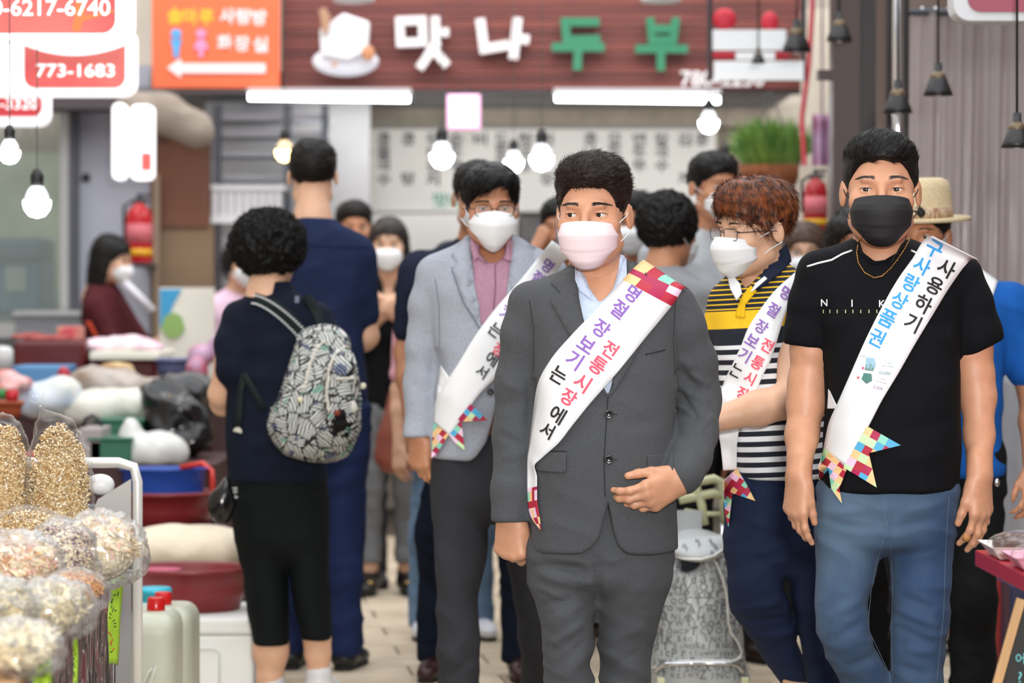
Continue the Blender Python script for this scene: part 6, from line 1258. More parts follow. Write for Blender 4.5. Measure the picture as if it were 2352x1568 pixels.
    part(MB().tube([(Xp(2062, 10.3), 10.3, 0), (Xp(2062, 10.3), 10.3, 3.9)], .020, 16).build('tube', ch, None, True), po)
    for x in (2042, 2080): part(MB().tube([(Xp(x, 10.36), 10.36, 0), (Xp(x, 10.36), 10.36, 3.9)], .013, 10).build('upright', mat('column_black', '#1c1716', .4), None, True), po)
    # hanging dark lamp shades
    sd = mat('shade_black', '#17171a', .4); br = mat('shade_brass', '#6f604a', .4, metal=.5)
    for px, py, w_, Y, lb in ((2062, 232, 34, 9.6, 'small black lamp shade in front of the chrome pole'), (2155, 192, 34, 9.4, 'small black lamp shade in front of the plastic curtain'), (2336, 310, 36, 8.2, 'black lamp shade at the right edge of the curtain'), (1830, 92, 34, 11.6, 'dark brass-topped lamp in front of the white hanging strips'), (1928, 70, 30, 11.0, 'dark brass-topped lamp beside the brown column'), (1742, 132, 16, 12.2, 'tiny dark lamp hanging between the white strips')):
        c = (Xp(px, Y), Y, Zp(py, Y)); r = w_*Y/F; t = thing('lamp_shade', lb, 'lamp', (c[0], c[1], c[2]+r*2), 'dark hanging lamp shades')
        part(MB().lathe([(r, -r*.8), (r*.9, -r*.5), (r*.55, .35*r), (r*.28, r*.7), (r*.25, r*1.4), (.0001, r*1.4)], c, 18).build('shade', sd, None, True, solid=.002), t); part(MB().lathe([(r*.62, r*.2), (r*.5, r*.6), (r*.3, r*.85)], c, 14).build('collar', br, None, True), t); part(MB().tube([(c[0], c[1], c[2]+r*1.3), (c[0], c[1], 3.6)], .004, 5).build('cord', sd, None, True), t)
        part(MB().ico((c[0], c[1], c[2]-r*.5), (r*.35, r*.35, r*.5), 10, 8).build('bulb', mat('bulb_dull', '#b9b4b8', .15), None, True), t)
    # plastic curtain on the right
    cu = thing('plastic_curtain', 'clear plastic sheet curtain hanging in folds at the right', 'curtain', (Xp(2230, 10.8), 10.8, Zp(30, 10.8))); X0, X1 = Xp(2088, 10.8), Xp(2480, 10.8)
    def cf(u, v): x = X0+(X1-X0)*u; return (x, 10.8+.05*math.sin(u*34+1.5*math.sin(v*3))*(.4+.6*v)+.02*math.sin(u*80+v*4), Zp(30, 10.8)*(1-v)+.25*v)
    part(MB().quadgrid(cf, 120, 24).build('sheet', mat('clear_plastic', '#d9d2d6', .12, alpha=.34, spec=.8), None, True), cu); part(MB().tube([(X0, 10.8, Zp(28, 10.8)), (X1, 10.8, Zp(28, 10.8))], .015, 8).build('rail', dk, None, True), cu)
    for i in range(12): part(MB().tube([(X0+.05+i*.05, 10.8, Zp(28, 10.8)-.02), (X0+.05+i*.05, 10.8, Zp(28, 10.8)+.02)], .006, 6).build('ring', ch, None, True), cu)
    struct(MB().box(Xp(2010, 12.6), 3.6, 12.6, 12.7, 0, 4.4).build('wall_right_stall', mat('stall_brown', '#8a7c76', .85, col2='#6a5a50', vscale=1.2, stretch=(2.2, 1, .25))))
    # fire extinguishers
    def exting(px, y0, y1, Y, lb, m_='#a81c22'):
        h = (y1-y0)*Y/F; w2 = h*.185; c = (Xp(px, Y), Y, Zp(y1, Y)); t = thing('fire_extinguisher', lb, 'extinguisher', (c[0], Y+.10, c[2])); rm = mat('ext_'+m_[1:], m_, .25)
        part(MB().lathe([(.0001, 0), (w2*.9, 0), (w2, h*.03), (w2, h*.62), (w2*.85, h*.74), (w2*.4, h*.82), (w2*.3, h*.84), (.0001, h*.84)], c, 22).build('cylinder', rm, None, True), t); part(MB().lathe([(w2*1.01, h*.10), (w2*1.01, h*.20)], c, 22).build('yellow_band', mat('band_yellow', '#e0a81c', .5), None, True), t); part(MB().lathe([(w2*1.01, h*.28), (w2*1.01, h*.55)], c, 22).build('label_band', mat('band_pinkish', '#cf6a74', .5), None, True), t)
        part(MB().box(c[0]-w2*.5, c[0]+w2*.7, Y-.012, Y+.012, c[2]+h*.84, c[2]+h*.90).box(c[0]-w2*.2, c[0]+w2*.9, Y-.01, Y+.01, c[2]+h*.93, c[2]+h*.97).box(c[0]-w2*.15, c[0]+w2*.15, Y-.01, Y+.01, c[2]+h*.82, c[2]+h*.95).build('valve', mat('valve_grey', '#3a3a3e', .4, metal=.5)), t)
        part(MB().tube([(c[0]-w2*.4, Y, c[2]+h*.88), (c[0]-w2*1.15, Y, c[2]+h*.80), (c[0]-w2*1.1, Y, c[2]+h*.3)], w2*.13, 8).build('hose', bk, None, True), t); part(MB().box(c[0]-w2*.5, c[0]+w2*.5, Y, Y+(.16 if px > 900 else .52), c[2]-.02, c[2]-.002).build('bracket', dk), t); return t
    exting(1873, 385, 532, 11.8, 'red fire extinguisher between the auburn-haired man and the brown column'); exting(320, 440, 604, 14.7, 'red fire extinguisher on the left grey wall behind the maroon T-shirt woman', '#c01c28')
    struct(MB().box(Xp(1840, 11.95), Xp(1912, 11.95), 11.96, 12.04, 0, Zp(380, 11.95)).build('wall_post_cream', mat('plaster_cream', '#cfc6b8', .9)))
    # hanging planter
    t = thing('hanging_planter', 'brown basket of green plants hanging under the sign', 'plant', (Xp(1770, 14.2), 14.2, Zp(380, 14.2))); c = (Xp(1770, 14.2), 14.2, Zp(444, 14.2))
    part(MB().lathe([(.0001, 0), (.09, .0), (.13, .05), (.165, .14), (.16, .14), (.0001, .12)], c, 24).build('basket', mat('basket_brown', '#7a4a30', .8, bump=.6, scale=80, var=.2, vscale=40, stretch=(1, 1, .2)), None, True), t)
    rg = random.Random(9); b = MB()
    for i in range(620):
        a_ = rg.uniform(0, 6.283); r = rg.uniform(0, .12); l = rg.uniform(.10, .30); tl = rg.uniform(.1, .9); p0 = Vector((c[0]+r*math.cos(a_), c[1]+r*math.sin(a_)*.6, c[2]+.12)); d = Vector((math.cos(a_)*tl, math.sin(a_)*tl*.6, 1)).normalized(); p1 = p0+d*l; s_ = Vector((-math.sin(a_), 0, .2)).normalized()*rg.uniform(.006, .014); n0 = len(b.v); mid = p0+d*l*.6
        b.v += [tuple(p0), tuple(mid-s_), tuple(p1-Vector((0, 0, l*.2*tl))), tuple(mid+s_)]; b.f.append([n0, n0+1, n0+2, n0+3]); b.mi.append(0)
    o = b.build('foliage', mat('leaf_green', '#6f9440', .6, col2='#45702c', vscale=12)); o['kind'] = 'stuff'; part(o, t)
    for q in (-1, 1): part(MB().tube([(c[0]+q*.15, c[1], c[2]+.13), (c[0], c[1], Zp(215, 14.2))], .004, 5).build('hanger', bk, None, True), t)
    part(MB().tube([(c[0], c[1], Zp(215, 14.2)), (c[0], 15.05, Zp(215, 14.2))], .008, 6).build('bracket', dk, None, True), t)
    rb = MB().tube([(Xp(1866, 13), 13.05, 3.62), (Xp(1866, 13), 13, Zp(20, 13)), (Xp(1858, 13), 13, Zp(150, 13)), (Xp(1842, 13), 13, Zp(270, 13)), (Xp(1848, 13), 13, Zp(380, 13)), (Xp(1852, 13), 13, Zp(440, 13))], .012, 8).build('hanging_ribbon', mat('ribbon_red', '#c03a4c', .6), None, True); tag(rb, 'long thin red ribbon hanging beside the planter', 'ribbon')
    t = MB().tube([(Xp(1888, 13.25), 13.25, 3.62), (Xp(1888, 13.25), 13.25, Zp(262, 13.25))], .004, 5); t.quadgrid(lambda u, v: (Xp(1866+u*44, 13.25), 13.25+.02*math.sin(u*12), Zp(262+v*150, 13.25)), 10, 8); tag(t.build('hanging_banner', mat('banner_lilac', '#b79fc0', .7, col2='#8a3a5a', vscale=4), None, True, solid=.003), 'lilac and plum cloth banner hanging left of the brown column', 'banner')
    # rolled awning cloth and banner stand
    s = SDF(); s.chain([W(300, 245, 14.4), W(380, 262, 14.4), W(455, 300, 14.4)], [.07, .10, .085], .03); V, Q = s.surf(.012); V = wrinkle(V, Q, .012, (6, 6, 6), 4); o = npmesh('rolled_awning', V, Q, mat('awning_cloth', '#8b8076', .9, var=.12, vscale=6)); tag(o, 'rolled grey-brown awning cloth beneath the orange sign', 'awning')
    t = thing('display_board', 'white standing board with blue sky corner and green tree print', 'banner', (Xp(428, 13.6), 13.6, 0)); Yb = 13.6
    part(pbox('panel', 366, 492, 660, 905, Yb, .03, mat('poster_white', '#e6e4da', .7)), t); part(MB().prism([(Xp(x, Yb), Zp(y, Yb)) for x, y in [(368, 664), (418, 664), (398, 700), (384, 740), (368, 752)]], Yb-.008, Yb-.002).build('blue_print', mat('poster_blue', '#3f9ed0', .7)), t)
    part(MB().prism([(Xp(398+26*math.cos(a_)*(1+.1*math.sin(5*a_)), Yb), Zp(748+30*math.sin(a_), Yb)) for a_ in np.linspace(0, 6.0, 16)], Yb-.012, Yb-.004).build('tree_print', mat('poster_green', '#8fb368', .7)), t)
    for x in (374, 484): part(MB().box(Xp(x, Yb), Xp(x+6, Yb), Yb+.03, Yb+.08, 0, Zp(890, Yb)).build('leg', dk), t)
# ---------------------------------------------------------------- goods and stalls
def blob(name, label, cat, prims, h, m, amp=.004, freq=(9, 9, 9), seed=1, flat=True, z0=None, group=None, smooth=True):
    """a soft bag or heap: prims are (px, py, Y, rx, ry, rz) ellipsoids"""
    s = SDF()
    for px, py, Y, rx, ry, rz in prims: s.ell(W(px, py, Y), (rx, ry, rz), .03)
    if z0 is not None: s.half((0, 0, z0), (0, 0, -1))
    V, Q = s.surf(h); V = wrinkle(V, Q, amp, freq, seed, .5); o = npmesh(name, V, Q, m, smooth=smooth)
    return tag(o, label, cat, group)
def basin(name, label, px, ytop, ybot, halfpx, Y, m, group=None, zb=None, rim=.012, cat='basin'):
    c = (Xp(px, Y), Y, Zp(ybot, Y) if zb is None else zb); h = Zp(ytop, Y)-c[2]; r = halfpx*Y/F
    b = MB().lathe([(.0001, 0), (r*.84, 0), (r*.93, h*.5), (r*.97, h-.012), (r+rim*.6, h-.012), (r+rim*.7, h-.002), (r+rim*.2, h+.004), (r*.965, h-.004), (r*.90, h*.5), (r*.81, .012), (.0001, .012)], c, 48, sy=.8)
    o = b.build(name, m, None, True); return tag(o, label, cat, group)
def clear_bag(name, label, c, size, content, cm, seed, tie=None, pieces=500, psize=.008, film='film', group=None, flat=.0, amp=.006):
    """see-through bag: c bottom centre, size half extents; content pieces inside a crumpled film"""
    c = np.array(c, float); sx, sy, sz = size; t = thing(name, label, 'snack bag', c, group); rg = np.random.default_rng(seed); b = []
    s = SDF(); s.ell(c+np.array([0, 0, sz]), (sx, sy, sz), .02); s.ell(c+np.array([0, 0, sz*.5]), (sx*.96, sy*.96, sz*.55), .03)
    if tie is not None: s.chain([c+np.array([tie[0]*.3, 0, sz*1.5]), c+np.array([tie[0], 0, tie[1]])], [sx*.5, .007], .03); s.chain([c+np.array([tie[0], 0, tie[1]]), c+np.array([tie[0]-.012, 0, tie[1]+.030])], [.006, .020], .004, n=(0, 1, 0), f=2.5)
    s.half(c, (0, 0, -1)); V, Q = s.surf(.007 if film == 'thin' else .0135)
    N = vnorm(V, Q); cr = np.abs(vnoise(V*38, seed))+.6*np.abs(vnoise(V*75, seed+1)); V2 = V+N*(amp*(1-2*cr))[:, None]+(0 if film == 'thin' else rg.normal(0, .0022, V.shape))
    o = part(npmesh('film', V2, Q, FILM[film], smooth=False), t)
    m3 = MB(); kinds = {'chunk': 0, 'chip': 1, 'strip': 2, 'seed': 0}
    for i in range(pieces):
        u = rg.normal(0, 1, 3); u /= np.linalg.norm(u); rr = rg.uniform(.62, .90 if content in ('chunk', 'seed') else .80)
        if u[2] < 0: u[2] *= .6
        p = c+np.array([u[0]*sx*rr, u[1]*sy*rr, sz+u[2]*sz*rr*(1-flat)]); 
        if p[2] < c[2]+.004: p[2] = c[2]+.006
        a = psize*rg.uniform(.6, 1.4); q = Matrix.Rotation(rg.uniform(0, 6.28), 3, tuple(rg.normal(0, 1, 3)))
        k = (a, a*.8, a*.6) if content in ('chunk', 'seed') else ((a*2.2, a*1.6, a*.22) if content == 'chip' else (a*2.2, a*.9, a*.3))
        n0 = len(m3.v); P = [(-1, 0, 0), (1, 0, 0), (0, -1, 0), (0, 1, 0), (0, 0, -1), (0, 0, 1)]; m3.v += [tuple(q @ Vector((x*k[0], y*k[1], z*k[2]))+Vector(p)) for x, y, z in P]
        for f in ((0, 2, 5), (2, 1, 5), (1, 3, 5), (3, 0, 5), (2, 0, 4), (1, 2, 4), (3, 1, 4), (0, 3, 4)): m3.f.append([n0+x for x in f]); m3.mi.append(rg.integers(0, len(cm)))
    o = m3.build('contents', cm); o['kind'] = 'stuff'; part(o, t)
    s = SDF(); s.ell(c+np.array([0, 0, sz*.92]), (sx*.72, sy*.72, sz*.74), .02); s.half(c+np.array([0, 0, .004]), (0, 0, -1)); V, Q = s.surf(.0065); V = wrinkle(V, Q, .007, (55, 55, 55), seed); part(npmesh('inner_heap', V, Q, HEAP(cm)), t)['kind'] = 'stuff'
    return t
def HEAP(cm):
    nm = 'heap_'+cm[0].name; c = [m.node_tree.nodes['Principled BSDF'].inputs['Base Color'].default_value for m in cm]
    if nm in MATS: return MATS[nm]
    m = mat(nm, '#888888', .7, bump=.8, scale=140, col2='#999999', vscale=150); e = [n for n in m.node_tree.nodes if n.bl_idname == 'ShaderNodeValToRGB'][0].color_ramp.elements
    e[0].color = tuple(x*.65 for x in c[0][:3])+(1,); e[1].color = tuple(c[1]); return m
def stalls():
    global FILM
    def filmmat(nm, base, rough):
        m = bpy.data.materials.new(nm); m.use_nodes = True; nt = m.node_tree; nt.nodes.remove(nt.nodes['Principled BSDF']); out = nt.nodes['Material Output']; L = nt.links
        tr = nt.nodes.new('ShaderNodeBsdfTransparent'); gl = nt.nodes.new('ShaderNodeBsdfGlossy'); gl.inputs['Roughness'].default_value = rough; fr = nt.nodes.new('ShaderNodeLayerWeight'); fr.inputs[0].default_value = .5; pw = nt.nodes.new('ShaderNodeMath'); pw.operation = 'POWER'; pw.inputs[1].default_value = 2.5; L.new(fr.outputs['Facing'], pw.inputs[0]); ad = nt.nodes.new('ShaderNodeMath'); ad.operation = 'MULTIPLY_ADD'; ad.inputs[1].default_value = .45; ad.inputs[2].default_value = base; L.new(pw.outputs[0], ad.inputs[0]); df = nt.nodes.new('ShaderNodeBsdfDiffuse'); df.inputs[0].default_value = (.95, .94, .92, 1); m2 = nt.nodes.new('ShaderNodeMixShader'); m2.inputs[0].default_value = .38; L.new(gl.outputs[0], m2.inputs[1]); L.new(df.outputs[0], m2.inputs[2])
        mx = nt.nodes.new('ShaderNodeMixShader'); L.new(ad.outputs[0], mx.inputs[0]); L.new(tr.outputs[0], mx.inputs[1]); L.new(m2.outputs[0], mx.inputs[2]); L.new(mx.outputs[0], out.inputs['Surface']); MATS[nm] = m; return m
    FILM = {'film': filmmat('film_clear', .13, .13), 'thin': filmmat('film_thin', .04, .10)}
    # near table
    tz = .70; card = mat('cardboard', '#c9a27c', .8, bump=.1, scale=60, var=.06, vscale=8)
    T = thing('stall_table', 'stall table covered with cardboard and a camouflage-like patterned cloth, bottom left', 'table', (-1.6, 5.5, 0))
    P4 = [(-.940, 6.78), (-.815, 4.70), (-.79, 4.1), (-2.5, 4.1), (-2.5, 6.78)]
    part(MB().prism(P4, tz-.012, tz, 'xy').build('tabletop', card), T)
    m = bpy.data.materials.new('swirl_cloth'); m.use_nodes = True; nt = m.node_tree; bs = nt.nodes['Principled BSDF']; bs.inputs['Roughness'].default_value = .7; L = nt.links
    tc = nt.nodes.new('ShaderNodeTexCoord'); mp = nt.nodes.new('ShaderNodeMapping'); mp.inputs['Scale'].default_value = (3.6, 3.6, 1.5); L.new(tc.outputs['Object'], mp.inputs[0]); nz = nt.nodes.new('ShaderNodeTexNoise'); nz.inputs['Scale'].default_value = 1.6; nz.inputs['Distortion'].default_value = 2.5; nz.inputs['Detail'].default_value = 1.5; L.new(mp.outputs[0], nz.inputs['Vector'])
    rp = nt.nodes.new('ShaderNodeValToRGB'); rp.color_ramp.interpolation = 'CONSTANT'; e = rp.color_ramp.elements; e[0].color = lin('#2c2427'); e[1].position = .36; e[1].color = lin('#bdb0a8')
    for p_, c_ in ((.385, '#7a2730'), (.44, '#c9beb6'), (.455, '#6a5c56'), (.50, '#2c2427'), (.56, '#a89c92'), (.585, '#8a3038'), (.64, '#c4b8b0'), (.66, '#3a3033')): x = e.new(p_); x.color = lin(c_)
    L.new(nz.outputs['Fac'], rp.inputs[0]); L.new(rp.outputs[0], bs.inputs['Base Color'])
    def sk(u, v):
        t = u*(len(P4[:3])-1); i = min(int(t), 1); a, c = P4[i], P4[i+1]; f = t-i; return (a[0]+(c[0]-a[0])*f-.012+.012*math.sin(u*26)*(.2+v), a[1]+(c[1]-a[1])*f, (tz-.013)*(1-v)+.03*v)
    part(MB().quadgrid(sk, 80, 12).build('cloth_skirt', m, None, True, solid=.002), T)
    part(MB().quadgrid(lambda u, v: (-.95-u*1.5, 6.76+.008*math.sin(u*40), (tz-.013)*(1-v)+.03*v), 40, 6).build('cloth_end', m, None, True, solid=.002), T)
    for x, y in ((-.98, 6.7), (-.86, 4.2), (-2.4, 6.7), (-2.4, 4.2)): part(MB().box(x-.02, x+.02, y-.02, y+.02, 0, tz-.012).build('leg', mat('aluminium', '#b9bbbd', .35, metal=.6)), T)
    part(MB().tube([(-.955, 6.80, .02), (-.955, 6.80, tz+.0)], .008, 8).build('edge_post', mat('chrome', '#d8dade', .12, metal=1), None, True), T)
    gran = [mat('puffed_%d' % i, c, .7) for i, c in enumerate(('#c09a5e', '#e0cc9c', '#9a7440', '#efe4c8'))]; nut = [mat('nut_%d' % i, c, .6) for i, c in enumerate(('#b9763c', '#d89a58', '#8a5228', '#e8c08a'))]; kelp = [mat('dried_%d' % i, c, .7) for i, c in enumerate(('#cfc096', '#ece0bc', '#a89a78', '#8f887a'))]; cream = [mat('cream_%d' % i, c, .7) for i, c in enumerate(('#e8d8b0', '#f5ead0', '#d2b88c', '#dcb4a4'))]; pur = [mat('berry_%d' % i, c, .6) for i, c in enumerate(('#4a3044', '#6a4a60'))]
    Y = 6.5
    clear_bag('cereal_bag', 'tall tied clear bag of puffed grain clusters with a pointed top', (Xp(136, Y), Y, tz), (.078, .075, .180), 'chunk', gran, 3, (-.040, .372), 5200, .0042, 'thin')
    clear_bag('cereal_bag', 'tall clear bag of puffed grain at the left edge of the picture', (Xp(14, Y), Y, tz), (.062, .070, .180), 'chunk', gran, 5, (-.03, .36), 4200, .0042, 'thin')
    clear_bag('cereal_bag', 'low bag of puffed grain leaning behind the crumpled clear bags', (Xp(70, 6.35), 6.33, tz), (.10, .06, .082), 'chunk', gran, 6, None, 2600, .0042, 'thin')
    clear_bag('snack_bag', 'large crumpled clear bag of cream-coloured sweets at the table corner', (Xp(215, 6.15), 6.22, tz), (.105, .15, .080), 'chip', cream, 8, None, 800, .007, amp=.012)
    clear_bag('snack_bag', 'clear bag with dark purple berries behind the caramel nut bag', (Xp(150, 6.0), 5.95, tz), (.075, .10, .085), 'seed', cream+pur+pur, 9, None, 1200, .005, amp=.010)
    clear_bag('snack_bag', 'clear bag of caramel brown nuts on the bare cardboard', (Xp(190, 5.85), 5.72, tz), (.068, .11, .042), 'seed', nut, 10, None, 2600, .0036, 'thin', amp=.007)
    clear_bag('snack_bag', 'clear bag of cream chips at the left edge behind the dried fish', (Xp(40, 5.85), 5.85, tz), (.095, .14, .075), 'chip', cream+nut[:2], 12, None, 800, .007, amp=.012)
    clear_bag('dried_food_bag', 'crumpled clear bag of greyish dried food nearest the cardboard strip', (Xp(110, 5.3), 5.32, tz), (.082, .13, .052), 'strip', kelp, 13, None, 700, .007, amp=.012)
    clear_bag('dried_food_bag', 'clear bag of pale dried strips lying at the left edge', (Xp(0, 5.25), 5.2, tz), (.075, .13, .06), 'strip', kelp, 15, None, 700, .007, amp=.012)
    clear_bag('dried_food_bag', 'clear bag of folded cream strips in the bottom left corner', (Xp(55, 4.85), 4.80, tz), (.070, .11, .045), 'strip', kelp+cream[:2], 14, None, 600, .009, amp=.010)
    # green price tags clipped to the table edge
    gt = mat('tag_green', '#a9cf3c', .35); ink = mat('tag_ink', '#2a4a22', .7); rk = mat('tag_red', '#c0402c', .7)
    def price(lb, x, y, z0, z1, w_, dx, dy, seed):
        t = thing('price_tag', lb, 'price tag', (x, y, z1)); f = lambda u, v: (x+(u-.5)*w_*.55+dx*v, y+(u-.5)*w_*.8+.006*math.sin(v*9), z1+(z0-z1)*v+.01*math.sin(u*3)); part(MB().quadgrid(f, 4, 16).build('sleeve', gt, None, True, solid=.002), t)
        rg = random.Random(seed); b = MB()
        for i in range(26):
            v = .12+.8*i/26; p = np.array(f(rg.uniform(.2, .8), v)); b.cur = 1 if i > 15 and rg.random() < .6 else 0; d = np.array([-w_*.12*rg.uniform(.3, 1), -w_*.1, rg.uniform(-.01, .01)]); b.tube([p+np.array([.0, -.004, 0]), p+d+np.array([0, -.004, 0])], .0012, 4)
        o = b.build('handwriting', [ink, rk]); o['kind'] = 'stuff'; part(o, t)
    price('bright green plastic price tag hanging from the far table corner', -.915, 6.60, .47, .71, .045, -.015, 0, 1); price('bright green price tag hanging from the table edge in the bottom left corner', -.800, 4.85, .50, .715, .045, -.006, 0, 2); price('thin green tag half hidden against the patterned cloth', -.852, 5.55, .46, .66, .012, .0, 0, 3)
    # steel food case behind the table
    st = mat('steel', '#c4c7c8', .28, metal=.85, bump=.05, scale=8); C_ = thing('steel_display_case', 'stainless steel sided case with rounded white rim behind the cereal bags', 'display case', (-1.35, 8.0, 0)); ys = 7.65; x1 = Xp(316, ys); zt = Zp(1062, ys)
    part(MB().box(x1-1.2, x1-.02, ys+.02, ys+.12, 0, zt-.24).build('body', st), C_); part(MB().tube([(x1-1.2, ys, zt), (x1-.05, ys, zt), (x1-.01, ys, zt-.012), (x1, ys, zt-.05), (x1, ys, .0)], .014, 10).build('rim_tube', mat('rim_white', '#e6e6e2', .3, metal=.3), None, True), C_);
    part(MB().prism([(x1-.02, zt-.30), (x1-.02, zt-.045), (x1-.11, zt-.10), (x1-.16, zt-.22), (x1-.16, zt-.30)], ys+.02, ys+.03).build('side_plate', st), C_)
    part(MB().box(x1-1.1, x1-.08, ys+.03, ys+.11, zt-.24, zt-.12).build('cover', mat('case_blue_grey', '#5a6678', .3)), C_)
    blob('plastic_pouch', 'small white plastic pouch on the steel case', 'bag', [(232, 1112, 7.71, .035, .04, .028)], .008, mat('bag_white', '#eef0f2', .35), .004)
    # jerrycans
    def jerry(px0, px1, ytop, Y, capx, capy, lb, capc, seed):
        x0, x1_ = Xp(px0, Y), Xp(px1, Y); z1 = Zp(ytop, Y); t = thing('jerrycan', lb, 'jerrycan', ((x0+x1_)/2, Y+.14, 0)); pl = mat('jerry_plastic', '#b9bcaa', .45, var=.10, vscale=5, stretch=(1, 1, .4)); s = SDF(); cx = (x0+x1_)/2; hx = (x1_-x0)/2
        s.col([(0, cx, Y+.14, hx*.95, .13), (.03, cx, Y+.14, hx, .14), (z1-.06, cx, Y+.14, hx, .14), (z1-.02, cx, Y+.14, hx*.90, .125), (z1, cx, Y+.14, hx*.72, .10)], p=5, round=.012)
        V, Q = s.surf(.007); part(npmesh('body', V, Q, pl), t); cx2, cz = Xp(capx, Y), Zp(capy, Y); part(MB().lathe([(.0001, .0), (.026, 0), (.026, .012), (.024, .04), (.021, .043), (.0001, .043)], (cx2, Y+.10, z1-.003), 28).build('cap', mat('cap_'+capc[1:], capc, .25), None, True), t)
        part(MB().lathe([(.028, 0), (.028, .012)], (cx2, Y+.10, z1-.010), 20).build('neck_ring', pl, None, True), t)
        part(MB().tube([(cx+hx*.2, Y-.002, .02), (cx-hx*.35, Y-.002, .10), (cx-hx*.05, Y-.002, .17), (cx+hx*.25, Y-.002, .25), (cx+hx*.38, Y-.002, .29), (cx+hx*.15, Y-.002, .27), (cx-hx*.5, Y-.002, .15)], .006, 8).build('moulded_mark', mat('jerry_rib', '#c9cbbd', .45), None, True), t) if seed == 1 else None
    jerry(262, 400, 1412, 8.0, 348, 1414, 'front translucent jerrycan with a red cap and moulded arrow', '#c01818', 1); jerry(312, 441, 1398, 8.45, 365, 1400, 'rear translucent jerrycan with a red cap', '#c81c1c', 2)
    t = thing('lidded_tub', 'pale plastic tub with a turquoise lid behind the jerrycans', 'tub', (Xp(350, 8.85), 8.9, 0)); c = (Xp(350, 8.85), 8.9, 0); zt = Zp(1385, 8.85); part(MB().lathe([(.0001, 0), (.055, 0), (.058, zt), (.0001, zt)], c, 26).build('tub', mat('tub_pale', '#c6cfc8', .4), None, True), t); part(MB().lathe([(.0001, zt+.045), (.050, zt+.045), (.055, zt+.038), (.055, zt+.028), (.047, zt+.026), (.045, zt), (.0001, zt)], c, 26).build('lid', mat('lid_turquoise', '#38b8d0', .35), None, True), t)
    # foam box, basins
    fm = mat('foam_white', '#eff1ee', .75, bump=.25, scale=120, var=.03); t = thing('foam_box', 'white foam box with seamed lid under the lower maroon basin', 'box', (-.96, 9.6, 0)); x0, x1 = Xp(424, 9.35), Xp(582, 9.35); zb = Zp(1420, 9.35)
    part(MB().box(x0, x1, 9.35, 9.85, 0, zb-.055).build('box', fm, bevel=.012), t); part(MB().box(x0-.006, x1+.006, 9.344, 9.856, zb-.053, zb).build('lid', fm, bevel=.012), t); part(MB().tube([(x0+.02, 9.343, zb-.10), (x0+.10, 9.343, zb-.10), (x0+.115, 9.343, zb-.115), (x0+.115, 9.343, .02)], .003, 6).build('moulded_panel_edge', mat('foam_shade', '#d5dad6', .8), None, True), t)
    t = thing('foam_box', 'white foam box left of and behind the jerrycans', 'box', (-1.3, 9.6, 0)); part(MB().box(-1.50, x0-.03, 9.36, 9.84, 0, zb-.002).build('box', fm, bevel=.012), t)
    mr = mat('basin_maroon', '#80262a', .35, var=.05, vscale=6); mr2 = mat('basin_maroon_dark', '#5e1519', .3)
    basin('washing_basin', 'wide maroon plastic basin on the foam box', 428, 1302, 1420, 146, 9.62, mr, 'maroon basins', zb=zb+.002)
    t = MB().lathe([(.055, 0), (.075, .02), (.078, .022), (.074, .024), (.05, .004)], (Xp(365, 9.6), 9.60, Zp(1322, 9.6)), 24).build('pink_sieve', mat('sieve_pink', '#c25574', .4), None, True); tag(t, 'pink sieve lying inside the lower maroon basin', 'sieve')
    blob('flour_sack', 'long cream cloth sack between the two maroon basins', 'sack', [(395, 1262, 10.12, .20, .13, .075), (505, 1262, 10.12, .14, .13, .075), (440, 1240, 10.15, .2, .10, .05)], .010, mat('sack_cream', '#e6d8c0', .6, bump=.2, scale=40, var=.1, vscale=8), .009, (5, 5, 9), 3, z0=Zp(1309, 10)+.001)
    tag(MB().box(Xp(300, 10), Xp(560, 10), 9.98, 10.3, 0, Zp(1309, 10)).build('crate', mat('crate_brown', '#5a2a26', .6), bevel=.006), 'low dark crate under the cream sack', 'crate')
    basin('washing_basin', 'maroon basin holding a blue basket beyond the cream sack', 372, 1128, 1214, 128, 10.75, mr, 'maroon basins', zb=Zp(1214, 10.75)+.001)
    tag(MB().box(Xp(250, 10.6), Xp(500, 10.6), 10.42, 11.0, 0, Zp(1214, 10.75)-.002).build('crate', mat('crate_dark', '#46201f', .6), bevel=.006), 'dark crate under the basin with the blue basket', 'crate')
    c = (Xp(376, 10.75), 10.75, Zp(1190, 10.75)); r = 98*10.75/F; bb = MB(); h = Zp(1076, 10.75)-c[2]; bb.lathe([(.0001, 0), (r*.8, 0), (r*.93, h*.55), (r, h), (r+.012, h+.003), (r-.004, h-.002), (r*.9, h*.5), (r*.77, .01), (.0001, .01)], c, 48, sy=.78)
    BSK = tag(bb.build('basket', mat('basket_blue', '#2a52b0', .35, bump=.5, scale=50), None, True), 'bright blue plastic basket sitting in the upper maroon basin', 'basket')
    MB().tube([(Xp(418, 10.9), 10.86, Zp(1072, 10.9)), (Xp(470, 10.9), 10.84, Zp(1062, 10.9)), (Xp(492, 10.9), 10.8, Zp(1078, 10.9)), (Xp(498, 10.9), 10.75, Zp(1125, 10.9))], .012, 8).build('orange_handle', mat('handle_red', '#dd3a2c', .35), None, True); COL.objects[-1].parent = BSK
    # counters behind
    cn = mat('counter_dark_red', '#3c1c1c', .6); zc = .66; zc2 = .84
    t = thing('market_counter', 'low dark counter carrying bags behind the basins', 'counter', (-1.9, 11.5, 0)); part(MB().box(-3.2, Xp(500, 11.2), 11.1, 11.95, 0, zc).build('body', cn), t)
    t = thing('market_counter', 'higher dark counter farther back beside the maroon T-shirt woman', 'counter', (-2.0, 12.7, 0)); part(MB().box(-3.3, Xp(490, 12.1), 12.05, 13.5, 0, zc2).build('body', cn), t)
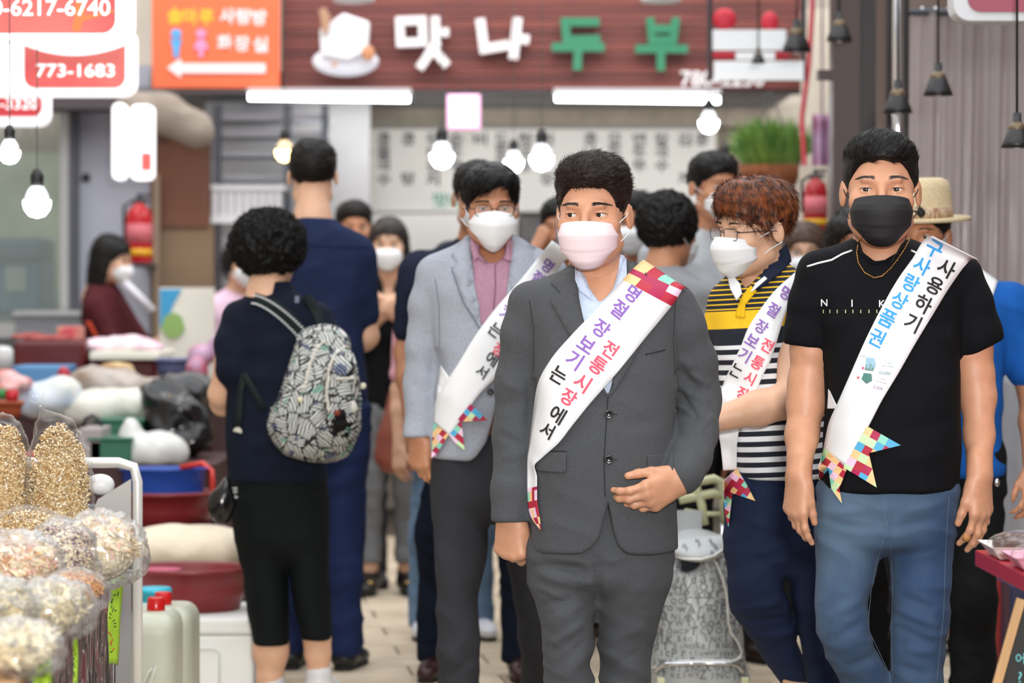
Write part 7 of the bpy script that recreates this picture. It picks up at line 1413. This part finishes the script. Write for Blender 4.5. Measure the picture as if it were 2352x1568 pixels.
    wb = mat('bag_frost', '#d9dad6', .35, bump=.1, scale=20); kb = mat('bag_black', '#101012', .16, spec=.6); gb = mat('bag_smoke', '#8d7f74', .3, var=.15, vscale=9)
    blob('plastic_bag', 'frosted white plastic bag behind the blue basket', 'bag', [(350, 1040, 11.25, .14, .12, .085), (300, 1020, 11.25, .05, .08, .09), (300, 1000, 11.25, .025, .04, .06)], .010, wb, .008, seed=5, z0=zc+.002)
    blob('plastic_bag', 'large shiny black plastic bag on the counter', 'bag', [(395, 960, 11.6, .13, .13, .12), (440, 985, 11.6, .09, .10, .10), (370, 915, 11.6, .09, .10, .07), (430, 1010, 11.55, .10, .08, .06)], .010, kb, .016, (8, 8, 8), 6, z0=zc, smooth=True)
    blob('plastic_bag', 'second black bag with grey highlights leaning behind the first', 'bag', [(420, 895, 11.85, .12, .07, .07), (455, 920, 11.85, .05, .07, .10)], .010, mat('bag_black_grey', '#2a2a2c', .2, spec=.7), .012, seed=7)
    for i, (x0, x1_, y0, y1, Y, lb) in enumerate(((205, 300, 1005, 1052, 11.12, 'lower front green plastic crate'), (222, 326, 962, 1006, 11.45, 'upper green plastic crate beneath the black bag'))):
        t = thing('green_crate', lb, 'crate', (Xp((x0+x1_)/2, Y), Y+.1, Zp(y1, Y))); g = mat('crate_green', '#256a50', .4); z0, z1 = (zc, Zp(y0, Y)) if i == 0 else (zc, Zp(y0, Y))
        part(MB().box(Xp(x0, Y), Xp(x1_, Y), Y, Y+.26, z0, z1-.012).build('body', g, bevel=.006), t); part(MB().box(Xp(x0, Y)-.008, Xp(x1_, Y)+.008, Y-.008, Y+.268, z1-.012, z1).build('lip', g, bevel=.003), t)
    tag(MB().box(Xp(168, 11.0), Xp(222, 11.0), 11.12, 11.4, zc, Zp(985, 11.1)).build('carton', mat('carton_grey', '#a9a0a0', .7), bevel=.004), 'greyish white carton left of the green crates', 'carton')
    tag(MB().tube([(Xp(190, 11.3), 11.3, Zp(985, 11.3)), (Xp(196, 11.3), 11.3, Zp(962, 11.3)), (Xp(212, 11.3), 11.3, Zp(954, 11.3)), (Xp(230, 11.3), 11.3, Zp(966, 11.3)), (Xp(236, 11.3), 11.3, Zp(990, 11.3))], .008, 8).build('carrying_handle', mat('handle_black', '#2a2a2e', .4), None, True), 'dark curved handle standing over the carton', 'handle')
    tag(blob('x', '', '', [(220, 1005, 11.2, .03, .03, .03)], .01, mat('pot_dark_red', '#6a1a1c', .3), .001, z0=zc), 'small dark red pot beside the carton handle', 'pot').name = 'small_pot'
    blob('plastic_bag', 'grey see-through bag of brown goods on the counter behind', 'bag', [(235, 880, 12.15, .17, .12, .075), (310, 890, 12.15, .14, .12, .06), (200, 900, 12.15, .09, .1, .05)], .012, mat('bag_grey_brown', '#cbc4be', .35, col2='#8f7c6c', vscale=5), .010, (7, 7, 7), 8, z0=zc2)
    blob('plastic_bag', 'white crumpled bag in front of the grey see-through bag', 'bag', [(210, 940, 11.75, .13, .11, .08), (285, 935, 11.8, .12, .1, .08)], .012, mat('bag_white_cream', '#e2e0d6', .4, var=.08), .012, (8, 8, 8), 9)
    blob('plastic_bag', 'pale blue and white bag at the left under the blue tray', 'bag', [(95, 920, 11.7, .13, .11, .07), (140, 905, 11.7, .08, .1, .07)], .012, mat('bag_pale_blue', '#cddcf0', .4, col2='#eee8cf', vscale=6), .010, seed=10, z0=zc)
    blob('paper_bundle', 'brown paper bundle lying on the grey see-through bag', 'bundle', [(268, 842, 12.3, .07, .05, .018), (292, 858, 12.3, .04, .05, .016)], .008, mat('paper_brown', '#b58a55', .7, col2='#e0c898', vscale=20), .003, seed=3)
    # blue tray, red and orange produce
    tag(MB().box(Xp(28, 12.3), Xp(152, 12.3), 12.3, 12.6, zc2, Zp(840, 12.3)).build('blue_tray', mat('tray_blue', '#5b93c4', .35), bevel=.01), 'light blue plastic tray behind the pale blue bag', 'tray')
    tag(blob('x', '', '', [(146, 870, 12.0, .03, .03, .055)], .01, mat('red_pouch', '#b01c30', .35), .003), 'small dark red pouch leaning on the blue tray', 'pouch').name = 'red_pouch'
    basin('clay_basin', 'terracotta bowl at the left edge holding red goods', 18, 922, 958, 34, 11.3, mat('terracotta', '#a8502c', .6), cat='bowl')
    for x, y, r, c_, lb in ((28, 906, .026, '#c8202c', 'red round container at the left edge'), (4, 902, .020, '#3a8a48', 'green round container at the left edge'), (72, 948, .026, '#b8162a', 'red round container behind the pointed cereal bag'), (55, 940, .014, '#5a8a50', 'tiny green lid beside the terracotta bowl'), (155, 975, .014, '#c02030', 'tiny red lid right of the pointed cereal bag'), (110, 935, .016, '#f0a878', 'small peach-coloured container under the pale blue bag')):
        c = W(x, y, 11.2); c[2] = zc+r if abs(c[2]-zc) > .02 and y > 930 else c[2]; tag(MB().lathe([(.0001, -r), (r*.8, -r), (r, -r*.3), (r*.95, r*.7), (.0001, r*.8)], tuple(c), 16).build('container', mat('cont_'+c_[1:], c_, .35), None, True), lb, 'container')
    blob('wrapped_produce', 'pink and white wrapped produce at the left edge above the red container', 'produce', [(12, 868, 11.6, .05, .06, .035), (45, 880, 11.6, .05, .06, .030), (14, 890, 11.5, .05, .05, .02)], .010, mat('wrap_pink', '#e8c8c8', .4, col2='#cf6a60', vscale=14), .006, seed=12)
    tag(MB().lathe([(.0001, -.06), (.045, -.06), (.045, .02), (.032, .035), (.0001, .04)], tuple(W(6, 815, 12.2)), 22).build('white_canister', mat('canister', '#d6d8d8', .4), None, True), 'white canister at the left edge in front of the maroon tub', 'canister')
    # dark maroon tubs on the rear counter
    tag(MB().box(Xp(30, 12.7), Xp(196, 12.7), 12.7, 13.2, zc2, Zp(782, 12.7)).build('maroon_tub', mr2, bevel=.02), 'rectangular dark maroon tub in front of the left window', 'tub'); tag(MB().box(Xp(205, 12.7), Xp(360, 12.7), 12.7, 13.2, zc2, Zp(826, 12.7)).build('maroon_tub', mr2, bevel=.02), 'rectangular dark maroon tub under the cream tray', 'tub')
    tag(MB().box(Xp(204, 12.6), Xp(364, 12.6), 12.62, 13.2, Zp(826, 12.7)+.001, Zp(808, 12.6)).build('cream_tray', mat('tray_cream', '#f0eede', .4), bevel=.006), 'cream tray resting on the right maroon tub', 'tray')
    blob('cloth_pile', 'heap of white and pink wrapped goods on the cream tray', 'goods', [(240, 795, 12.9, .10, .12, .035), (300, 792, 12.9, .11, .12, .04), (340, 800, 12.9, .07, .1, .025)], .010, mat('goods_pink', '#efe9ea', .5, col2='#e6b8d0', vscale=9), .008, (9, 9, 9), 13, z0=Zp(808, 12.6)+.004)
    tag(blob('x', '', '', [(100, 778, 12.95, .13, .15, .018), (60, 775, 12.95, .06, .12, .02)], .010, mat('kimchi_red', '#b5564e', .4, col2='#8a2a2a', vscale=18), .006, seed=14, z0=Zp(782, 12.7)+.001), 'reddish food heaped in the left maroon tub', 'food').name = 'red_food_heap'
    tag(MB().box(Xp(130, 13.3), Xp(180, 13.3), 13.3, 13.5, zc2, Zp(750, 13.3)).build('red_carton', mat('carton_red', '#d84a58', .5, col2='#eac0a8', vscale=6), bevel=.004), 'small red and cream carton beside the maroon T-shirt woman', 'carton')
    t = thing('steel_cabinet', 'low grey steel cabinet below the left window', 'cabinet', (Xp(110, 14.6), 14.7, 0)); part(pbox('body', 35, 198, 722, 1300, 14.62, .5, mat('cabinet_grey', '#83868d', .5, metal=.3)), t); part(pbox('worktop', 30, 204, 714, 724, 14.6, .54, mat('aluminium', '#b9bbbd', .35, metal=.6)), t)
    t = thing('blue_machine', 'blue and grey machine with a pale screen inside the left window', 'machine', (Xp(50, 15.9), 16.1, 0)); part(pbox('body', -60, 96, 545, 722, 15.9, .5, mat('machine_blue', '#3f6486', .4), bevel=.03), t); part(pbox('screen', 12, 58, 612, 668, 15.88, .03, mat('machine_screen', '#8f9ea0', .3)), t); part(pbox('hood', -60, 100, 545, 600, 15.86, .3, mat('machine_dark', '#42586c', .5), bevel=.03), t); part(pbox('stand', -40, 60, 722, 1200, 16.0, .3, MATS['cabinet_grey']), t)
    basin('glass_bowl', 'blue-grey bowl on the rear counter right of the cream tray', 400, 824, 862, 42, 12.6, mat('bowl_blue_grey', '#5e668c', .35), cat='bowl')
    blob('pink_parcel', 'dark pink wrapped parcel at the counter end behind the curly-haired woman', 'parcel', [(452, 862, 12.3, .05, .05, .085), (458, 820, 12.5, .05, .06, .06), (500, 800, 12.5, .04, .05, .06), (455, 850, 12.4, .04, .05, .05)], .010, mat('parcel_pink', '#c4a2c0', .45, col2='#a8304a', vscale=8), .005, seed=15, z0=.66)
    t = tag(MB().tube([tuple(W(286, 648, 14.2)), tuple(W(352, 714, 14.2))], .020, 14).build('paper_roll', mat('roll_white', '#d9d8e2', .5), None, True), 'white paper roll held by the maroon T-shirt woman', 'roll')
    t = MB().quadgrid(lambda u, v: tuple(W(196+14*u+22*v, 735+38*v+4*math.sin(u*3), 14.1)), 4, 6).build('apron_strap', mat('strap_orange', '#d8481c', .6), None, True, solid=.004); keep(t, [o for o in bpy.data.objects if 'maroon T-shirt with' in str(o.get('label', '')) or 'woman in maroon' in str(o.get('label', ''))][0])
    s = SDF(); s.col([(HC-(y-HY)*12.3/F, Xp((a+b_)/2, 12.3), 12.3, (b_-a)/2*12.3/F, hy) for y, a, b_, hy in ((898, 896, 930, .03), (940, 884, 938, .05), (1000, 868, 944, .07), (1050, 862, 950, .07), (1084, 880, 944, .05))], round=.015); V, Q = s.surf(.009); V = wrinkle(V, Q, .005, (8, 8, 6), 3); tag(npmesh('tote_bag', V, Q, mat('leather_rust', '#8a4a3c', .55, var=.08)), 'rust-brown bag hanging by the grey trousers of the long-haired woman', 'bag')
    s = SDF(); s.ell(W(510, 1160, 9.05), (.038, .04, .055), .02); s.ell(W(520, 1130, 9.05), (.018, .03, .05), .02); V, Q = s.surf(.007); V = wrinkle(V, Q, .008, (14, 14, 8), 5); tag(npmesh('carrier_bag', V, Q, kb), 'small black plastic bag hanging beside the black cropped trousers', 'bag')
    trolley(); right_side()
def trolley():
    Y = 8.75; P = Person.__new__(Person); P.Y = Y; P.s = F/Y; P.g = {}; P.lo = False; P.root = T = thing('shopping_trolley', 'grey letter-printed fabric shopping trolley with cream handle', 'shopping trolley', (Xp(1605, Y), Y, 0))
    fb = mat('trolley_fabric', '#a2a6a6', .35, bump=.2, scale=30, var=.08, vscale=3); s = SDF()
    s.col(P.rows([(1275, 1545, 1668, .0, .10), (1340, 1528, 1682, 0, .115), (1450, 1508, 1702, 0, .125), (1532, 1494, 1716, 0, .13), (1560, 1494, 1718, 0, .13), (1650, 1500, 1710, 0, .13), (1690, 1510, 1700, 0, .12)]), p=3, round=.012)
    s.ell(P.pt(1580, 1282, -.08), (.045, .06, .045), .02, op='sub'); V, Q = s.surf(.007); V = wrinkle(V, Q, .006, (7, 7, 7), 6, .5); P.g['bag'] = (V, Q); bag = P.add('bag_body', V, Q, fb)
    s = SDF(); s.ell(P.pt(1600, 1252, -.02), (.093, .13, .030), .02, R=Rx(14)); s.cone(P.pt(1548, 1262, -.02), P.pt(1655, 1246, -.02), .03, .03, .03, n=(0, 0, 1), f=1.4); V, Q = s.surf(.007); P.g['flap'] = (V, Q); fl = P.add('flap', V, Q, fb)
    o = MB().box(Xp(1558, Y), Xp(1617, Y), Y+.10, Y+.115, Zp(1270, Y), Zp(1178, Y)).build('back_panel', fb); keep(o, T)
    o = MB().box(Xp(1562, Y), Xp(1600, Y), Y-.075, Y-.05, Zp(1330, Y), Zp(1275, Y)).build('dark_lining', mat('lining_dark', '#22262c', .8)); keep(o, T)
    cm = mat('plastic_cream_green', '#c3c49c', .4); tb = MB(); z = Y+.12
    hp = [(1618, 1205), (1612, 1160), (1600, 1120), (1604, 1106), (1640, 1099), (1656, 1106), (1661, 1140), (1664, 1200)]; tb.tube([W(x, y, z) for x, y in hp], .014, 10); tb.tube([W(1560, 1148, z), W(1640, 1132, z), W(1660, 1140, z)], .014, 10); tb.tube([W(1572, 1172, z), W(1620, 1180, z), W(1664, 1180, z)], .008, 8); keep(tb.build('handle', cm, None, True), T)
    for x in (1566, 1660): keep(MB().tube([W(x, 1180, z), W(x, 1700, z)], .009, 10).build('frame_tube', mat('chrome', '#d8dade', .12, metal=1), None, True), T)
    pw = mat('piping_white', '#e6e6de', .5); P.line('piping', [(1632, 1272), (1648, 1300), (1660, 1330), (1669, 1370), (1673, 1430), (1678, 1452), (1694, 1475), (1703, 1495), (1700, 1510), (1686, 1517), (1620, 1516), (1566, 1517), (1520, 1525), (1497, 1535)], ['bag'], .003, .0034, pw)
    P.line('piping', [(1540, 1275), (1570, 1283), (1610, 1284), (1640, 1276), (1662, 1260)], ['flap'], .002, .003, pw)
    P.line('front_bar', [(1507, 1545), (1513, 1532), (1530, 1526), (1600, 1522), (1684, 1524), (1698, 1530), (1705, 1545)], ['bag'], .014, .0085, mat('chrome', '#d8dade', .12, metal=1))
    for x in (1512, 1702): keep(MB().box(Xp(x, Y)-.012, Xp(x, Y)+.012, Y-.17, Y-.14, Zp(1600, Y), Zp(1540, Y)).build('bracket', cm, bevel=.003), T)
    rg = random.Random(5); ch = 'ZCogNKIPJaftiWYTRSOQdEHVLAxBcrwm'; gl = []; ik = mat('trolley_print', '#54585a', .5)
    y = 1296
    while y < 1560:
        x = 1500+rg.uniform(0, 8)
        while x < 1712:
            sz = rg.choice((11, 13, 15, 19)); gl.append((rg.choice(ch), x, y+rg.uniform(-2, 2), sz, rg.uniform(-8, 8), ik)); x += sz*1.15
        y += 17
    for i in range(14): gl.append((rg.choice(ch), 1550+rg.uniform(0, 100), 1240+rg.uniform(0, 30), 9, rg.uniform(-10, 10), ik))
    P.glyphs(gl, P.tree(['bag', 'flap']), bag, bold=0); COL.objects[-1]['kind'] = 'stuff'; bag.children[0]['kind'] = 'stuff' if len(bag.children) else None
    for x in (1520, 1698):
        t2 = MB().lathe([(.0001, -.014), (.05, -.014), (.06, -.008), (.06, .008), (.05, .014), (.0001, .014)], (Xp(x, Y), Y+.15, .062), 24, R=Matrix.Rotation(math.pi/2, 3, 'Y')).build('wheel', mat('wheel_black', '#1c1c1e', .6), None, True); keep(t2, T)
    keep(MB().tube([(Xp(1520, Y), Y+.15, .062), (Xp(1698, Y), Y+.15, .062)], .006, 8).build('axle', mat('chrome', '#d8dade', .12, metal=1), None, True), T)
def right_side():
    rd = mat('table_red', '#b51f35', .3, var=.04); T = thing('red_table', 'glossy red stall table at the right edge', 'table', (1.5, 5.4, 0)); z = .772
    part(MB().prism([(1.022, 6.28), (1.045, 5.2), (1.05, 4.2), (2.2, 4.2), (2.2, 6.28)], z-.036, z, 'xy').build('tabletop', rd, bevel=.003), T)
    for x, y in ((1.5, 6.1), (2.1, 6.1), (2.1, 4.3)): part(MB().box(x-.02, x+.02, y-.02, y+.02, 0, z-.036).build('leg', rd), T)
    ft = mat('tray_foam', '#e9e2de', .35); pk = mat('tray_pink', '#d8a0b4', .25); jl = mat('jelly_brown', '#4a2c20', .12, spec=.7, var=.15, vscale=20)
    def tray(px, py, Y, w_, d, lb, m2, seed):
        x, z0 = Xp(px, Y), z; zz = z+.001+(0 if seed != 3 else .0); t = thing('food_tray', lb, 'food tray', (x+w_, Y, zz)); b = MB()
        R = lambda k, h_: [(x+w_+(sx*w_)*k, Y+(sy*d)*k, zz+h_) for sx, sy in ((-1, -1), (1, -1), (1, 1), (-1, 1))]
        A = [R(.75, 0), R(1, .028), R(1.05, .030), R(1.0, .026), R(.74, .006)]
        for q in A: b.v += q
        for i in range(4):
            for k in range(4): b.f.append([i*4+k, i*4+(k+1) % 4, (i+1)*4+(k+1) % 4, (i+1)*4+k]); b.mi.append(0)
        b.f += [[3, 2, 1, 0], [16, 17, 18, 19]]; b.mi += [0, 0]; part(b.build('tray', m2, bevel=.004), t)
        if seed:
            s = SDF()
            rg = np.random.default_rng(seed)
            for i in range(5): s.ell((x+w_+rg.uniform(-.5, .5)*w_, Y+rg.uniform(-.4, .4)*d, zz+.026), (.034, .036, .026), .012)
            V, Q = s.surf(.006); part(npmesh('jelly', V, Q, jl), t)
            s = SDF(); s.ell((x+w_, Y, zz+.026), (w_*.92, d*.9, .028), .01); V, Q = s.surf(.008); N = vnorm(V, Q); V = V+N*(.004*(1-2*np.abs(vnoise(V*60, seed))))[:, None]; part(npmesh('cling_film', V, Q, FILM['thin'], smooth=False), t)
    tray(2262, 1290, 6.10, .085, .09, 'foam tray of brown jelly at the corner of the red table', ft, 1); tray(2308, 1240, 6.14, .0, .0, '', ft, 0) if False else None
    t = thing('food_tray', 'empty pink tray stack under the corner jelly tray', 'food tray', (1.16, 6.1, z)) if False else None
    tray(2316, 1230, 5.86, .09, .085, 'second foam tray of brown jelly nearer on the red table', pk, 2)
    # chalkboard stand
    A = thing('chalkboard_stand', 'wood-framed chalkboard stand with pale blue handwriting', 'board', (1.14, 5.6, 0)); wd = mat('pine_frame', '#c49a6c', .5, var=.12, vscale=10, stretch=(4, 4, .5)); Yb = 5.75
    a0 = W(2345, 1375, Yb); a1 = W(2270, 1640, Yb); d = nrm(a1-a0); e = a0+d*((a0[2]-.02)/-d[2]); part(MB().tube([a0, e], .010, 4, flat=1.6).build('frame_rail', wd), A)
    bdk = mat('chalk_black', '#20201f', .6); off = np.array([.012, 0, 0]); q0, q1 = a0+off, e+off; b = MB(); b.v = [tuple(q0), tuple(q1), tuple(q1+np.array([.55, .0, .0])), tuple(q0+np.array([.55, 0, 0]))]; b.v += [(x, y+.012, zz) for x, y, zz in b.v]; b.f = [[0, 1, 2, 3], [7, 6, 5, 4], [0, 3, 7, 4], [1, 0, 4, 5], [2, 1, 5, 6], [3, 2, 6, 7]]; b.mi = [0]*6; part(b.build('board', bdk), A)
    cy = mat('chalk_cyan', '#7fd0d4', .8)
    for ch, x, y in (('어', 2343, 1512), ('묵', 2362, 1508), ('?', 2343, 1555)): p = W(x, y, Yb-.005); part(word('chalk_letter', ch, p[0], p[2], Yb-.006, .022, cy, None), A)
    # goods behind the man in the hat
    t = thing('orange_crate', 'orange spotted carton on a slatted stand behind the blue jeans', 'carton', (Xp(2190, 10.5), 10.6, Zp(1458, 10.5))); part(pbox('box', 2140, 2210, 1235, 1456, 10.5, .3, mat('carton_orange', '#e2742e', .5, col2='#c8381c', vscale=5), bevel=.004), t)
    t = thing('slatted_stand', 'low grey slatted stand under the orange carton', 'stand', (Xp(2190, 10.4), 10.6, 0))
    for i, y in enumerate((1458, 1478, 1500, 1522, 1544)): part(pbox('slat', 2130, 2215, y, y+12, 10.45, .32, mat('slat_grey', '#8f9488', .6)), t)
    for x in (2132, 2206): part(MB().box(Xp(x, 10.6), Xp(x+6, 10.6), 10.6, 10.62, 0, Zp(1460, 10.5)).build('leg', MATS['slat_grey']), t)
    tag(MB().box(Xp(2294, 10.2), Xp(2312, 10.2), 10.2, 10.5, 0, Zp(1335, 10.2)).build('red_bin', mat('bin_red', '#a01c20', .4), bevel=.005), 'narrow dark red bin behind the man in the hat', 'bin'); tag(MB().box(Xp(2320, 10.0), Xp(2420, 10.0), 10.0, 10.5, 0, Zp(1345, 10.0)).build('blue_crate', mat('crate_navy', '#141c44', .4), bevel=.005), 'dark blue crate under the red table at the right edge', 'crate')
    tag(MB().box(Xp(2240, 11.3), 2.9, 11.3, 11.9, 0, Zp(870, 11.3)).build('grey_freezer', mat('freezer_grey', '#9aa4ac', .4, var=.08), bevel=.02), 'pale grey freezer chest behind the man in the straw hat', 'freezer')
    # thing in the striped man's hand
    p = W(1556, 990, 7.25); tag(MB().box(p[0]-.012, p[0]+.022, p[1]-.02, p[1]+.03, p[2]-.045, p[2]+.04).build('wallet', mat('wallet_brown', '#4a2420', .5), bevel=.004), 'dark brown wallet held by the man in the striped polo', 'wallet')
setting(); suit_man(); black_shirt_man(); striped_man(); blazer_man(); crowd(); stalls()
